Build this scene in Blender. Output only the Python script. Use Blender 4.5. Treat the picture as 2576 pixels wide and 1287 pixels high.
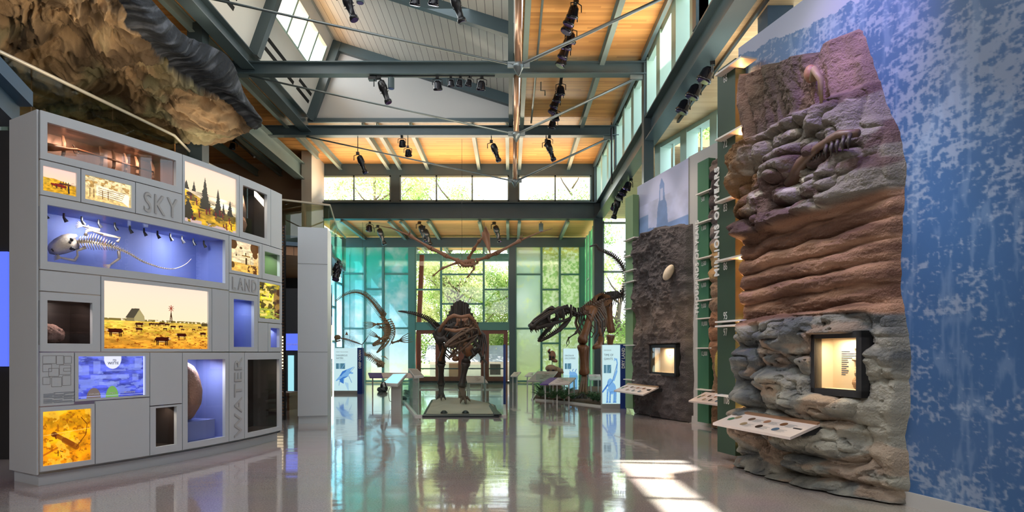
import bpy, math, random
import numpy as np
from mathutils import Vector, Matrix
random.seed(7)
rng = np.random.default_rng(7)
for _o in list(bpy.data.objects): bpy.data.objects.remove(_o)
SC = bpy.context.scene
COL = SC.collection
# ---------------------------------------------------------------- camera, world, sun, large lights, exposure
F, U0, V0, EH = 1600.0, 1283.0, 885.0, 1.5
def P(u, v, d): return Vector(((u-U0)*d/F, d, EH+(V0-v)*d/F))
cd = bpy.data.cameras.new('camera'); cam = bpy.data.objects.new('camera', cd); COL.objects.link(cam)
cam.location = (0, 0, EH); cam.rotation_euler = (math.radians(90), 0, 0)
cd.sensor_width = 36; cd.lens = 36*F/2576; cd.shift_y = (V0-643.5)/2576; cd.shift_x = (1288-U0)/2576
cd.clip_end = 400; SC.camera = cam
SC.view_settings.view_transform = 'Standard'; SC.view_settings.look = 'None'
SC.view_settings.gamma = 1; SC.view_settings.use_curve_mapping = False
SC.view_settings.exposure = 0.18
SC.cycles.use_denoising = True; SC.cycles.use_adaptive_sampling = True; SC.cycles.adaptive_threshold = 0.04
SC.cycles.max_bounces = 7; SC.cycles.diffuse_bounces = 3; SC.cycles.glossy_bounces = 4; SC.cycles.transmission_bounces = 5
SC.cycles.transparent_max_bounces = 14; SC.cycles.caustics_reflective = False; SC.cycles.caustics_refractive = False
SC.cycles.sample_clamp_indirect = 4
w = bpy.data.worlds.new('sky'); SC.world = w; w.use_nodes = True
wn = w.node_tree.nodes; wl = w.node_tree.links
bg = wn['Background']; tc = wn.new('ShaderNodeTexCoord'); sp = wn.new('ShaderNodeSeparateXYZ'); cr = wn.new('ShaderNodeValToRGB')
wl.new(tc.outputs['Generated'], sp.inputs[0]); wl.new(sp.outputs[2], cr.inputs[0]); wl.new(cr.outputs[0], bg.inputs[0])
cr.color_ramp.elements[0].color = (.95, .98, 1, 1); cr.color_ramp.elements[1].color = (.45, .68, 1, 1)
bg.inputs[1].default_value = 3.2
def lamp(kind, name, loc, energy, color=(1, 1, 1), target=None, size=1.0, sizey=None, angle=40, blend=.5):
    ld = bpy.data.lights.new(name, kind); ld.energy = energy; ld.color = color
    o = bpy.data.objects.new(name, ld); COL.objects.link(o); o.location = loc
    if target is not None: o.rotation_euler = (Vector(target)-Vector(loc)).to_track_quat('-Z', 'Y').to_euler()
    if kind == 'AREA':
        ld.size = size
        if sizey: ld.shape = 'RECTANGLE'; ld.size_y = sizey
    if kind == 'SPOT': ld.spot_size = math.radians(angle); ld.spot_blend = blend; ld.shadow_soft_size = size
    if name.endswith('_daylight'): ld.specular_factor = .25
    if kind == 'SUN': ld.angle = math.radians(.6)
    return o
SUNDIR = Vector((8.1, -1.6, -11)).normalized()
lamp('SUN', 'sun', (0, 0, 30), 28.0, (1, .93, .82), target=Vector((0, 0, 30))+SUNDIR)
# unseen fill lamps added behind the camera, under the lantern roof, outside its panes
lamp('AREA', 'front_fill_daylight', (-2.5, -5.4, 7.0), 420, (.9, .95, 1), target=(-3, 8, 1.0), size=9, sizey=3)
lamp('AREA', 'lantern_daylight_near', (-2.8, 8.5, 10.2), 300, (.92, .96, 1), target=(-2.8, 8.5, 0), size=6, sizey=6)
lamp('AREA', 'lantern_daylight_far', (-2.6, 17.5, 10.6), 120, (.92, .96, 1), target=(-2.6, 17.6, 0), size=5, sizey=4)
lamp('AREA', 'lantern_window_daylight', (-7.1, 15.5, 11.5), 520, (.86, .93, 1), target=(0, 16.5, 10.5), size=12, sizey=.9)
# warm unseen area lamps added to brighten the timber ceilings
lamp('AREA', 'ceiling_fill', (3.1, 15, 7.8), 330, (1, .86, .66), target=(1.6, 15, 9.4), size=.3, sizey=16)
lamp('AREA', 'ceiling_fill', (-2.2, 25.6, 7.75), 260, (1, .86, .66), target=(-2.2, 24.6, 9.4), size=10, sizey=.3)
lamp('AREA', 'ceiling_fill', (-2.2, 27.2, 6.4), 60, (1, .84, .6), target=(-2.2, 28.8, 7.2), size=10, sizey=.3)
lamp('AREA', 'ceiling_fill', (-7.6, 14, 8.2), 60, (1, .8, .6), target=(-8.0, 14, 9.4), size=.3, sizey=16)
lamp('AREA', 'ceiling_fill', (4.3, 11.5, 6.2), 70, (1, .88, .7), target=(4.6, 11.5, 7.2), size=.2, sizey=10)
# ---------------------------------------------------------------- noise
def _h(ix, iy, iz, s):
    n = (ix*374761393 + iy*668265263 + iz*2147483647 + s*1274126177) & 0xffffffff
    n = ((n ^ (n >> 13))*1274126177) & 0xffffffff
    return ((n ^ (n >> 16)) & 0xffff)/65535.0
def vn(x, y, z=0, s=0):
    x = np.asarray(x, float); y = np.asarray(y, float)+0*x; z = np.asarray(z, float)+0*x
    ix, iy, iz = [np.floor(t).astype(np.int64) for t in (x, y, z)]
    fx, fy, fz = x-ix, y-iy, z-iz
    fx, fy, fz = [t*t*(3-2*t) for t in (fx, fy, fz)]
    r = 0
    for a in (0, 1):
        for b in (0, 1):
            for c in (0, 1):
                r = r + _h(ix+a, iy+b, iz+c, s)*np.where(a, fx, 1-fx)*np.where(b, fy, 1-fy)*np.where(c, fz, 1-fz)
    return r
def fbm(x, y, z=0, s=0, o=4, ridge=False):
    r = 0; a = .5; t = 0; f = 1.0
    for k in range(o):
        n = vn(np.asarray(x)*f, np.asarray(y)*f, np.asarray(z)*f, s+k)
        if ridge: n = 1-abs(2*n-1)
        r = r+a*n; t += a; a *= .5; f *= 2.03
    return r/t
# ---------------------------------------------------------------- materials
M = {}
def nd(nt, t, **k):
    n = nt.nodes.new(t)
    for a, b in k.items(): setattr(n, a, b)
    return n
def mat(name, col, rough=.5, metal=0.0, var=.08, scale=6, bump=0.0, bscale=40, coat=0, stretch=None):
    m = bpy.data.materials.new(name); m.use_nodes = True; nt = m.node_tree; b = nt.nodes['Principled BSDF']
    b.inputs['Roughness'].default_value = rough; b.inputs['Metallic'].default_value = metal
    if coat: b.inputs['Coat Weight'].default_value = coat; b.inputs['Coat Roughness'].default_value = .05
    t = nd(nt, 'ShaderNodeTexCoord'); src = t.outputs['Object']
    if stretch:
        mp = nd(nt, 'ShaderNodeMapping'); mp.inputs['Scale'].default_value = stretch; nt.links.new(src, mp.inputs[0]); src = mp.outputs[0]
    n = nd(nt, 'ShaderNodeTexNoise'); n.inputs['Scale'].default_value = scale; n.inputs['Detail'].default_value = 3
    nt.links.new(src, n.inputs['Vector'])
    mx = nd(nt, 'ShaderNodeMix', data_type='RGBA')
    c = Vector(col[:3])
    mx.inputs[6].default_value = (*[min(1, q*(1-var)) for q in c], 1); mx.inputs[7].default_value = (*[min(1, q*(1+var)) for q in c], 1)
    nt.links.new(n.outputs['Fac'], mx.inputs[0]); nt.links.new(mx.outputs[2], b.inputs['Base Color'])
    if bump:
        n2 = nd(nt, 'ShaderNodeTexNoise'); n2.inputs['Scale'].default_value = bscale; nt.links.new(src, n2.inputs['Vector'])
        bp = nd(nt, 'ShaderNodeBump'); bp.inputs['Strength'].default_value = bump; bp.inputs['Distance'].default_value = .02
        nt.links.new(n2.outputs['Fac'], bp.inputs['Height']); nt.links.new(bp.outputs[0], b.inputs['Normal'])
    M[name] = m; return m
def vcmat(name, rough=.85, bump=0, bscale=60, emit=0.0):
    m = bpy.data.materials.new(name); m.use_nodes = True; nt = m.node_tree; b = nt.nodes['Principled BSDF']
    a = nd(nt, 'ShaderNodeVertexColor', layer_name='Col'); nt.links.new(a.outputs[0], b.inputs['Base Color'])
    b.inputs['Roughness'].default_value = rough
    if emit:
        mx = nd(nt, 'ShaderNodeMix', data_type='RGBA', blend_type='MULTIPLY'); mx.inputs[0].default_value = 1; mx.inputs[7].default_value = (.25, .25, .25, 1)
        nt.links.new(a.outputs[0], mx.inputs[6]); nt.links.new(mx.outputs[2], b.inputs['Base Color'])
        nt.links.new(a.outputs[0], b.inputs['Emission Color']); b.inputs['Emission Strength'].default_value = emit
    if bump:
        t = nd(nt, 'ShaderNodeTexCoord'); n2 = nd(nt, 'ShaderNodeTexNoise'); n2.inputs['Scale'].default_value = bscale; n2.inputs['Detail'].default_value = 5
        nt.links.new(t.outputs['Object'], n2.inputs['Vector'])
        bp = nd(nt, 'ShaderNodeBump'); bp.inputs['Strength'].default_value = bump; bp.inputs['Distance'].default_value = .03
        nt.links.new(n2.outputs['Fac'], bp.inputs['Height']); nt.links.new(bp.outputs[0], b.inputs['Normal'])
    M[name] = m; return m
def glass(name, tint=(1, 1, 1), refl=.5):
    m = bpy.data.materials.new(name); m.use_nodes = True; nt = m.node_tree
    nt.nodes.remove(nt.nodes['Principled BSDF']); out = nt.nodes['Material Output']
    tr = nd(nt, 'ShaderNodeBsdfTransparent'); tr.inputs[0].default_value = (*tint, 1)
    gl = nd(nt, 'ShaderNodeBsdfGlossy'); gl.inputs['Roughness'].default_value = .01; gl.inputs[0].default_value = (1, 1, 1, 1)
    fr = nd(nt, 'ShaderNodeLayerWeight'); fr.inputs[0].default_value = .5
    pw = nd(nt, 'ShaderNodeMath', operation='POWER'); pw.inputs[1].default_value = 4; nt.links.new(fr.outputs['Facing'], pw.inputs[0])
    mu = nd(nt, 'ShaderNodeMath', operation='MULTIPLY_ADD'); mu.inputs[1].default_value = refl; mu.inputs[2].default_value = .012+.04*refl
    nt.links.new(pw.outputs[0], mu.inputs[0])
    mx = nd(nt, 'ShaderNodeMixShader'); nt.links.new(mu.outputs[0], mx.inputs[0]); nt.links.new(tr.outputs[0], mx.inputs[1]); nt.links.new(gl.outputs[0], mx.inputs[2])
    nt.links.new(mx.outputs[0], out.inputs[0]); M[name] = m; return m
def emis(name, col, s):
    m = bpy.data.materials.new(name); m.use_nodes = True; b = m.node_tree.nodes['Principled BSDF']
    b.inputs['Base Color'].default_value = (*col, 1); b.inputs['Emission Color'].default_value = (*col, 1); b.inputs['Emission Strength'].default_value = s
    M[name] = m; return m
mat('steel', (.058, .088, .10), .38, .0, .12, 2, 0.03, 30)
mat('steel_pale', (.22, .28, .26), .35, .1, .12, 2)
mat('steel_blue', (.06, .12, .20), .4, 0, .1, 2)
mat('mint_frame', (.42, .60, .52), .4, 0, .05, 2)
mat('teal_frame', (.10, .24, .22), .4, 0, .08, 2)
mat('white_panel', (.60, .655, .70), .45, 0, .02, 3)
mat('white_relief', (.50, .52, .53), .5, 0, .02, 3)
mat('cab_dark', (.02, .02, .022), .6)
mat('cream', (.68, .62, .52), .7, 0, .03, 3)
mat('tan_wall', (.42, .28, .18), .7, 0, .05, 2)
mat('grey_wall', (.50, .49, .48), .6, 0, .02, 3)
mat('lantern_white', (.72, .72, .68), .6, 0, .02, 3)
mat('black', (.012, .012, .014), .3, .2, .1, 10)
mat('black_gloss', (.01, .01, .015), .12, .3, .1, 10)
mat('lens', (.10, .06, .20), .05, .6)
mat('chrome', (.6, .6, .62), .2, 1)
mat('copper', (.62, .36, .22), .3, .7, .15, 8, 0, 1, 0, (1, 1, .1))
mat('rod', (.22, .25, .25), .35, .6)
mat('sign_blue', (.01, .04, .24), .4, 0, .03)
mat('rail_pink', (.72, .62, .58), .35, 0, .03)
mat('rail_purple', (.12, .07, .28), .35, 0, .1)
mat('rail_white', (.70, .68, .64), .35, 0, .02)
mat('rail_grey', (.36, .36, .33), .4, 0, .05)
mat('leg_metal', (.55, .55, .53), .3, .6)
mat('letter_white', (.85, .85, .83), .5, 0, 0)
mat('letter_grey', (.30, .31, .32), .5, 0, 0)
mat('letter_dark', (.05, .08, .14), .5, 0, 0)
mat('letter_pale', (.62, .70, .64), .5, 0, 0)
mat('blade_dark', (.035, .068, .042), .5, 0, .05, 1)
mat('blade_mid', (.04, .15, .075), .5, 0, .08, 1)
mat('blade_light', (.20, .33, .15), .5, 0, .08, 1)
mat('shelf_white', (.78, .74, .68), .45, 0, .02)
mat('bone_dark', (.045, .032, .026), .45, 0, .45, 5, .3, 30)
mat('bone_brown', (.20, .085, .035), .35, 0, .5, 4, .2, 30)
mat('bone_mid', (.13, .075, .045), .45, 0, .4, 5, .2, 30)
mat('bone_red', (.33, .16, .09), .5, 0, .3, 5, .2, 30)
mat('bone_tan', (.33, .23, .13), .5, 0, .35, 8, .2, 30)
mat('bone_pale', (.75, .62, .45), .5, 0, .15, 12, .2, 40)
mat('sand', (.52, .42, .33), .8, 0, .3, 1.2, .2, 20)
mat('mulch', (.17, .085, .06), .95, 0, .5, 25, .8, 40)
mat('fern', (.04, .11, .035), .6, 0, .4, 6)
mat('brown_wood', (.13, .065, .03), .5, 0, .3, 3, 0, 1, 0, (1, 1, 12))
mat('door_wood', (.20, .055, .03), .4, 0, .25, 4, 0, 1, 0, (6, 6, .5))
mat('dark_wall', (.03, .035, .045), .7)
mat('lawn', (.16, .24, .05), .95, 0, .5, 1.5)
mat('paving', (.55, .52, .46), .9, 0, .1, 1.5)
mat('trunk', (.16, .12, .09), .9, 0, .4, 5, .6, 20)
mat('shed', (.55, .52, .46), .8, 0, .15, 3, 0, 1, 0, (8, 8, .3))
mat('shed_roof', (.30, .32, .36), .8, 0, .2, 6)
mat('black_pit', (.015, .02, .022), .5)
mat('rail_skin', (.62, .56, .46), .3, .3)
mat('rock_brown', (.13, .075, .05), .9, 0, .5, 8, .7, 25)
mat('case_cream', (.85, .70, .48), .6, 0, .03)
mat('case_blue', (.20, .26, .60), .55, 0, .05)
mat('case_black', (.018, .013, .012), .4)
mat('case_copper', (.22, .10, .06), .3, .3, .5, 2, 0, 1, 0, (6, 6, .3))
mat('case_green', (.10, .16, .07), .4, 0, .15)
mat('wood_stock', (.28, .09, .035), .25)
mat('gunmetal', (.22, .13, .09), .2, .8)
mat('slot_black', (.006, .006, .006), .8)
glass('glass_clear', (.95, .985, .97), .5)
glass('glass_guard', (.88, .965, .94), .25)
glass('glass_case', (.97, .98, 1), .8)
glass('glass_smoke', (.74, .75, .62), .6)
vcmat('vc_rock', .8, .8, 45)
vcmat('vc_fur', .95, .5, 22)
vcmat('vc_lit', .25, emit=.78)
vcmat('vc_print', .45)
emis('screen_blue', (.10, .16, .85), .9)
emis('screen_teal', (.35, .75, .85), .8)
emis('warm_lit', (1, .82, .55), 1.2)
def leafmat(name, c1, c2):
    m = bpy.data.materials.new(name); m.use_nodes = True; nt = m.node_tree; b = nt.nodes['Principled BSDF']; out = nt.nodes['Material Output']
    t = nd(nt, 'ShaderNodeTexCoord'); n = nd(nt, 'ShaderNodeTexNoise'); n.inputs['Scale'].default_value = .9; nt.links.new(t.outputs['Object'], n.inputs['Vector'])
    r = nd(nt, 'ShaderNodeValToRGB'); r.color_ramp.elements[0].position = .35; r.color_ramp.elements[1].position = .65
    r.color_ramp.elements[0].color = (*c1, 1); r.color_ramp.elements[1].color = (*c2, 1); nt.links.new(n.outputs['Fac'], r.inputs[0])
    tl = nd(nt, 'ShaderNodeBsdfTranslucent'); nt.links.new(r.outputs[0], tl.inputs[0]); nt.links.new(r.outputs[0], b.inputs['Base Color'])
    b.inputs['Roughness'].default_value = .6
    mx = nd(nt, 'ShaderNodeMixShader'); mx.inputs[0].default_value = .5; nt.links.new(b.outputs[0], mx.inputs[1]); nt.links.new(tl.outputs[0], mx.inputs[2]); nt.links.new(mx.outputs[0], out.inputs[0])
    M[name] = m
leafmat('leaf_a', (.22, .38, .08), (.66, .74, .34)); leafmat('leaf_b', (.14, .27, .07), (.45, .58, .20)); leafmat('leaf_c', (.38, .48, .16), (.84, .84, .48))
def woodmat(name, c1, c2, across, width, rough=.35, groove=.5, scl=1.0):
    """boards: board index runs along axis `across`; grain runs along the other."""
    m = bpy.data.materials.new(name); m.use_nodes = True; nt = m.node_tree; b = nt.nodes['Principled BSDF']
    t = nd(nt, 'ShaderNodeTexCoord'); s = nd(nt, 'ShaderNodeSeparateXYZ'); nt.links.new(t.outputs['Object'], s.inputs[0])
    def mth(op, a, bb=None):
        q = nd(nt, 'ShaderNodeMath', operation=op)
        for i, z in enumerate((a, bb)):
            if z is None: continue
            if isinstance(z, (int, float)): q.inputs[i].default_value = z
            else: nt.links.new(z, q.inputs[i])
        return q.outputs[0]
    ax = s.outputs['XYZ'.index(across)]; al = s.outputs['YXX'['XYZ'.index(across)] == 'Y' and 1 or 0]
    q = mth('DIVIDE', ax, width); fl = mth('FLOOR', q); fr = mth('FRACT', q)
    ro = nd(nt, 'ShaderNodeTexWhiteNoise', noise_dimensions='2D'); cb = nd(nt, 'ShaderNodeCombineXYZ'); nt.links.new(fl, cb.inputs[0])
    of = mth('FLOOR', mth('ADD', mth('MULTIPLY', al, .35), mth('MULTIPLY', fl, .37))); nt.links.new(of, cb.inputs[1]); nt.links.new(cb.outputs[0], ro.inputs['Vector'])
    n = nd(nt, 'ShaderNodeTexNoise'); n.inputs['Scale'].default_value = 1; n.inputs['Detail'].default_value = 4
    c2n = nd(nt, 'ShaderNodeCombineXYZ'); nt.links.new(mth('MULTIPLY', al, 1.5*scl), c2n.inputs[0]); nt.links.new(mth('MULTIPLY', ax, 28*scl), c2n.inputs[1]); nt.links.new(fl, c2n.inputs[2])
    nt.links.new(c2n.outputs[0], n.inputs['Vector'])
    fac = mth('ADD', mth('MULTIPLY', ro.outputs[0], .6), mth('MULTIPLY', n.outputs[0], .4))
    mx = nd(nt, 'ShaderNodeMix', data_type='RGBA'); mx.inputs[6].default_value = (*c1, 1); mx.inputs[7].default_value = (*c2, 1); nt.links.new(fac, mx.inputs[0])
    gr = mth('LESS_THAN', fr, .06)
    m2 = nd(nt, 'ShaderNodeMix', data_type='RGBA', blend_type='MULTIPLY'); nt.links.new(mx.outputs[2], m2.inputs[6]); m2.inputs[7].default_value = (groove, groove, groove, 1); nt.links.new(gr, m2.inputs[0])
    nt.links.new(m2.outputs[2], b.inputs['Base Color']); b.inputs['Roughness'].default_value = rough
    M[name] = m
woodmat('wood_ceiling', (.42, .17, .045), (.80, .42, .14), 'Y', .085, .4, .62)
woodmat('wood_aisle', (.66, .42, .20), (.88, .64, .36), 'Y', .085, .4, .75)
woodmat('decking', (.55, .53, .48), (.62, .60, .54), 'X', .22, .5, .12)
woodmat('slats', (.30, .15, .08), (.42, .22, .12), 'Y', .12, .5, .05)
# terrazzo floor
m = bpy.data.materials.new('terrazzo'); m.use_nodes = True; nt = m.node_tree; b = nt.nodes['Principled BSDF']
t = nd(nt, 'ShaderNodeTexCoord'); n1 = nd(nt, 'ShaderNodeTexNoise'); n1.inputs['Scale'].default_value = 60; n1.inputs['Detail'].default_value = 4
n2 = nd(nt, 'ShaderNodeTexNoise'); n2.inputs['Scale'].default_value = .7
nt.links.new(t.outputs['Object'], n1.inputs['Vector']); nt.links.new(t.outputs['Object'], n2.inputs['Vector'])
r = nd(nt, 'ShaderNodeValToRGB'); r.color_ramp.elements[0].position = .3; r.color_ramp.elements[1].position = .7
r.color_ramp.elements[0].color = (.36, .31, .295, 1); r.color_ramp.elements[1].color = (.60, .535, .51, 1); nt.links.new(n1.outputs[0], r.inputs[0])
mx = nd(nt, 'ShaderNodeMix', data_type='RGBA', blend_type='MULTIPLY'); mx.inputs[0].default_value = .3; nt.links.new(r.outputs[0], mx.inputs[6]); nt.links.new(n2.outputs['Color'], mx.inputs[7])
nt.links.new(mx.outputs[2], b.inputs['Base Color']); b.inputs['Roughness'].default_value = .09; b.inputs['Specular IOR Level'].default_value = 1.0; b.inputs['IOR'].default_value = 1.7; b.inputs['Coat Weight'].default_value = .45; b.inputs['Coat IOR'].default_value = 1.6; b.inputs['Coat Roughness'].default_value = .03
mp = nd(nt, 'ShaderNodeMapping'); mp.inputs['Scale'].default_value = (1.6, 3.0, 1); nt.links.new(t.outputs['Object'], mp.inputs[0])
n3 = nd(nt, 'ShaderNodeTexNoise'); n3.inputs['Scale'].default_value = 1.0; n3.inputs['Detail'].default_value = 2; nt.links.new(mp.outputs[0], n3.inputs['Vector'])
bp = nd(nt, 'ShaderNodeBump'); bp.inputs['Strength'].default_value = .16; bp.inputs['Distance'].default_value = .03; nt.links.new(n3.outputs[0], bp.inputs['Height']); nt.links.new(bp.outputs[0], b.inputs['Normal'])
M['terrazzo'] = m
# printed translucent films on the back glazing
def film(name, ramp, spots, z0=0.0, z1=7.0, tl=.7, seed=0):
    m = bpy.data.materials.new(name); m.use_nodes = True; nt = m.node_tree; nt.nodes.remove(nt.nodes['Principled BSDF']); out = nt.nodes['Material Output']
    t = nd(nt, 'ShaderNodeNewGeometry'); s = nd(nt, 'ShaderNodeSeparateXYZ'); nt.links.new(t.outputs['Position'], s.inputs[0])
    mr = nd(nt, 'ShaderNodeMapRange'); mr.inputs[1].default_value = z0; mr.inputs[2].default_value = z1; nt.links.new(s.outputs[2], mr.inputs[0])
    r = nd(nt, 'ShaderNodeValToRGB'); nt.links.new(mr.outputs[0], r.inputs[0])
    e = r.color_ramp.elements; e[0].position, e[0].color = ramp[0][0], (*ramp[0][1], 1); e[1].position, e[1].color = ramp[-1][0], (*ramp[-1][1], 1)
    for p_, c_ in ramp[1:-1]: q = e.new(p_); q.color = (*c_, 1)
    n = nd(nt, 'ShaderNodeTexNoise'); n.inputs['Scale'].default_value = spots[0]; n.inputs['Detail'].default_value = 5
    mp = nd(nt, 'ShaderNodeMapping'); mp.inputs['Location'].default_value = (seed, seed, 0); nt.links.new(t.outputs['Position'], mp.inputs[0]); nt.links.new(mp.outputs[0], n.inputs['Vector'])
    r2 = nd(nt, 'ShaderNodeValToRGB'); r2.color_ramp.elements[0].position = spots[1]; r2.color_ramp.elements[1].position = spots[2]; nt.links.new(n.outputs[0], r2.inputs[0])
    mx = nd(nt, 'ShaderNodeMix', data_type='RGBA'); nt.links.new(r2.outputs[0], mx.inputs[0]); nt.links.new(r.outputs[0], mx.inputs[6]); mx.inputs[7].default_value = (*spots[3], 1)
    a = nd(nt, 'ShaderNodeBsdfTranslucent'); nt.links.new(mx.outputs[2], a.inputs[0])
    d = nd(nt, 'ShaderNodeBsdfTransparent'); nt.links.new(mx.outputs[2], d.inputs[0])
    m1 = nd(nt, 'ShaderNodeMixShader'); m1.inputs[0].default_value = 1-tl; nt.links.new(a.outputs[0], m1.inputs[1]); nt.links.new(d.outputs[0], m1.inputs[2])
    g = nd(nt, 'ShaderNodeBsdfGlossy'); g.inputs['Roughness'].default_value = .1
    m2 = nd(nt, 'ShaderNodeMixShader'); m2.inputs[0].default_value = .06; nt.links.new(m1.outputs[0], m2.inputs[1]); nt.links.new(g.outputs[0], m2.inputs[2]); nt.links.new(m2.outputs[0], out.inputs[0])
    M[name] = m
film('film_teal', [(0, (.30, .34, .20)), (.12, (.26, .34, .32)), (.25, (.19, .31, .42)), (.42, (.12, .30, .42)), (.65, (.06, .26, .36)), (.88, (.015, .28, .30)), (1, (.12, .28, .34))], (1.3, .52, .78, (.26, .38, .52)), tl=.9)
film('film_pale', [(0, (.42, .48, .24)), (.3, (.40, .50, .40)), (.6, (.36, .50, .52)), (.85, (.34, .52, .56)), (1, (.62, .50, .36))], (2.0, .55, .7, (.46, .58, .34)), tl=.9, seed=3)
film('film_leaf', [(0, (.40, .46, .20)), (.35, (.34, .46, .24)), (.85, (.24, .42, .18)), (1, (.60, .46, .12))], (7, .45, .56, (.50, .60, .46)), tl=.85, seed=9)
film('film_side', [(0, (.2, .45, .2)), (.5, (.08, .30, .12)), (1, (.06, .25, .10))], (2, .5, .7, (.2, .5, .2)), tl=.8)
# ---------------------------------------------------------------- mesh helpers
class MB:
    def __init__(s): s.v = []; s.f = []; s.mi = []; s.cur = 0
    def add(s, vs, fs):
        b = len(s.v); s.v += [tuple(q) for q in vs]; s.f += [tuple(b+i for i in f) for f in fs]; s.mi += [s.cur]*len(fs); return s
    def quadp(s, pts): return s.add(pts, [tuple(range(len(pts)))])
    def box(s, lo, hi, Mx=None):
        x0, y0, z0 = lo; x1, y1, z1 = hi
        vs = [Vector(p) for p in ((x0,y0,z0),(x1,y0,z0),(x1,y1,z0),(x0,y1,z0),(x0,y0,z1),(x1,y0,z1),(x1,y1,z1),(x0,y1,z1))]
        if Mx is not None: vs = [Mx @ q for q in vs]
        return s.add(vs, [(0,3,2,1),(4,5,6,7),(0,1,5,4),(1,2,6,5),(2,3,7,6),(3,0,4,7)])
    def hexa(s, a, b):
        """two matching quads a (4 pts) and b (4 pts)"""
        return s.add(list(a)+list(b), [(3,2,1,0),(4,5,6,7),(0,1,5,4),(1,2,6,5),(2,3,7,6),(3,0,4,7)])
    def prism(s, poly, off):
        n = len(poly); off = Vector(off); a = [Vector(p) for p in poly]; b = [p+off for p in a]
        return s.add(a+b, [tuple(range(n))[::-1], tuple(range(n, 2*n))]+[(i, (i+1) % n, n+(i+1) % n, n+i) for i in range(n)])
    def beam(s, p0, p1, w, h, up=(0, 0, 1)):
        p0 = Vector(p0); p1 = Vector(p1); d = (p1-p0).normalized(); r = d.cross(Vector(up)).normalized(); u = r.cross(d)
        a = [p0+r*x*w/2+u*y*h/2 for x, y in ((-1,-1),(1,-1),(1,1),(-1,1))]; b = [q+(p1-p0) for q in a]
        return s.hexa(a, b)
    def ibeam(s, p0, p1, w, h, t=.03, up=(0, 0, 1)):
        p0 = Vector(p0); p1 = Vector(p1); d = (p1-p0).normalized(); r = d.cross(Vector(up)).normalized(); u = r.cross(d)
        pr = [(-w/2,-h/2),(w/2,-h/2),(w/2,-h/2+t),(t/2,-h/2+t),(t/2,h/2-t),(w/2,h/2-t),(w/2,h/2),(-w/2,h/2),(-w/2,h/2-t),(-t/2,h/2-t),(-t/2,-h/2+t),(-w/2,-h/2+t)]
        return s.prism([p0+r*x+u*y for x, y in pr], p1-p0)
    def tube(s, pts, rad, n=8, cap=True, flat=1.0):
        pts = [Vector(p) for p in pts]; k = len(pts)
        if not hasattr(rad, '__len__'): rad = [rad]*k
        vs = []; r = None
        for i, p in enumerate(pts):
            d = (pts[min(i+1, k-1)]-pts[max(i-1, 0)])
            d = d.normalized() if d.length > 1e-9 else Vector((0, 0, 1))
            if r is None: r = d.cross(Vector((0, 0, 1)) if abs(d.z) < .95 else Vector((0, 1, 0))).normalized()
            else:
                r = r-d*r.dot(d); r = r.normalized() if r.length > 1e-6 else d.orthogonal().normalized()
            u = d.cross(r)
            for j in range(n):
                a = 2*math.pi*j/n; vs.append(p+(r*math.cos(a)+u*math.sin(a)*flat)*rad[i])
        fs = [(i*n+j, i*n+(j+1) % n, (i+1)*n+(j+1) % n, (i+1)*n+j) for i in range(k-1) for j in range(n)]
        if cap: fs += [tuple(range(n))[::-1], tuple((k-1)*n+j for j in range(n))]
        return s.add(vs, fs)
    def ell(s, c, r, n=10, m=7, Mx=None):
        c = Vector(c); vs = []; r = (r, r, r) if not hasattr(r, '__len__') else r
        for i in range(m+1):
            th = math.pi*i/m
            for j in range(n):
                a = 2*math.pi*j/n; q = Vector((r[0]*math.sin(th)*math.cos(a), r[1]*math.sin(th)*math.sin(a), r[2]*math.cos(th)))
                if Mx is not None: q = Mx @ q
                vs.append(c+q)
        return s.add(vs, [(i*n+j, (i+1)*n+j, (i+1)*n+(j+1) % n, i*n+(j+1) % n) for i in range(m) for j in range(n)])
    def build(s, name, mt, parent=None, world=True, smooth=False, org=None):
        me = bpy.data.meshes.new(name)
        v = np.array(s.v, float).reshape(-1, 3)
        if parent is not None:
            if world: inv = np.array(parent['_inv']).reshape(4, 4); v = v@inv[:3, :3].T+inv[:3, 3]
            loc = (0, 0, 0)
        else:
            loc = org if org is not None else ((v[:, 0].min()+v[:, 0].max())/2, (v[:, 1].min()+v[:, 1].max())/2, v[:, 2].min())
            v = v-np.array(loc)
        me.from_pydata(v.tolist(), [], s.f)
        ms = mt if isinstance(mt, (list, tuple)) else [mt]
        for q in ms: me.materials.append(M[q] if isinstance(q, str) else q)
        if len(ms) > 1: me.polygons.foreach_set('material_index', s.mi)
        if smooth: me.polygons.foreach_set('use_smooth', [True]*len(me.polygons))
        me.update()
        o = bpy.data.objects.new(name, me); COL.objects.link(o); o.location = loc
        if parent is not None: o.parent = parent if not isinstance(parent, bpy.types.Object) or parent.type == 'EMPTY' else parent
        if parent is not None and parent.type != 'EMPTY': o['_inv'] = parent['_inv']
        elif parent is not None: o['_inv'] = parent['_inv']
        return o
def tag(o, label=None, cat=None, group=None, kind=None):
    if label: o['label'] = label
    if cat: o['category'] = cat
    if group: o['group'] = group
    if kind: o['kind'] = kind
    return o
def thing(name, label, cat, loc=(0, 0, 0), rz=0.0, group=None, kind=None):
    o = bpy.data.objects.new(name, None); COL.objects.link(o); o.location = loc; o.rotation_euler = (0, 0, rz); o.empty_display_size = .1
    mx = (Matrix.Translation(Vector(loc)) @ Matrix.Rotation(rz, 4, 'Z')).inverted(); o['_inv'] = [x for row in mx for x in row]
    return tag(o, label, cat, group, kind)
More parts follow.
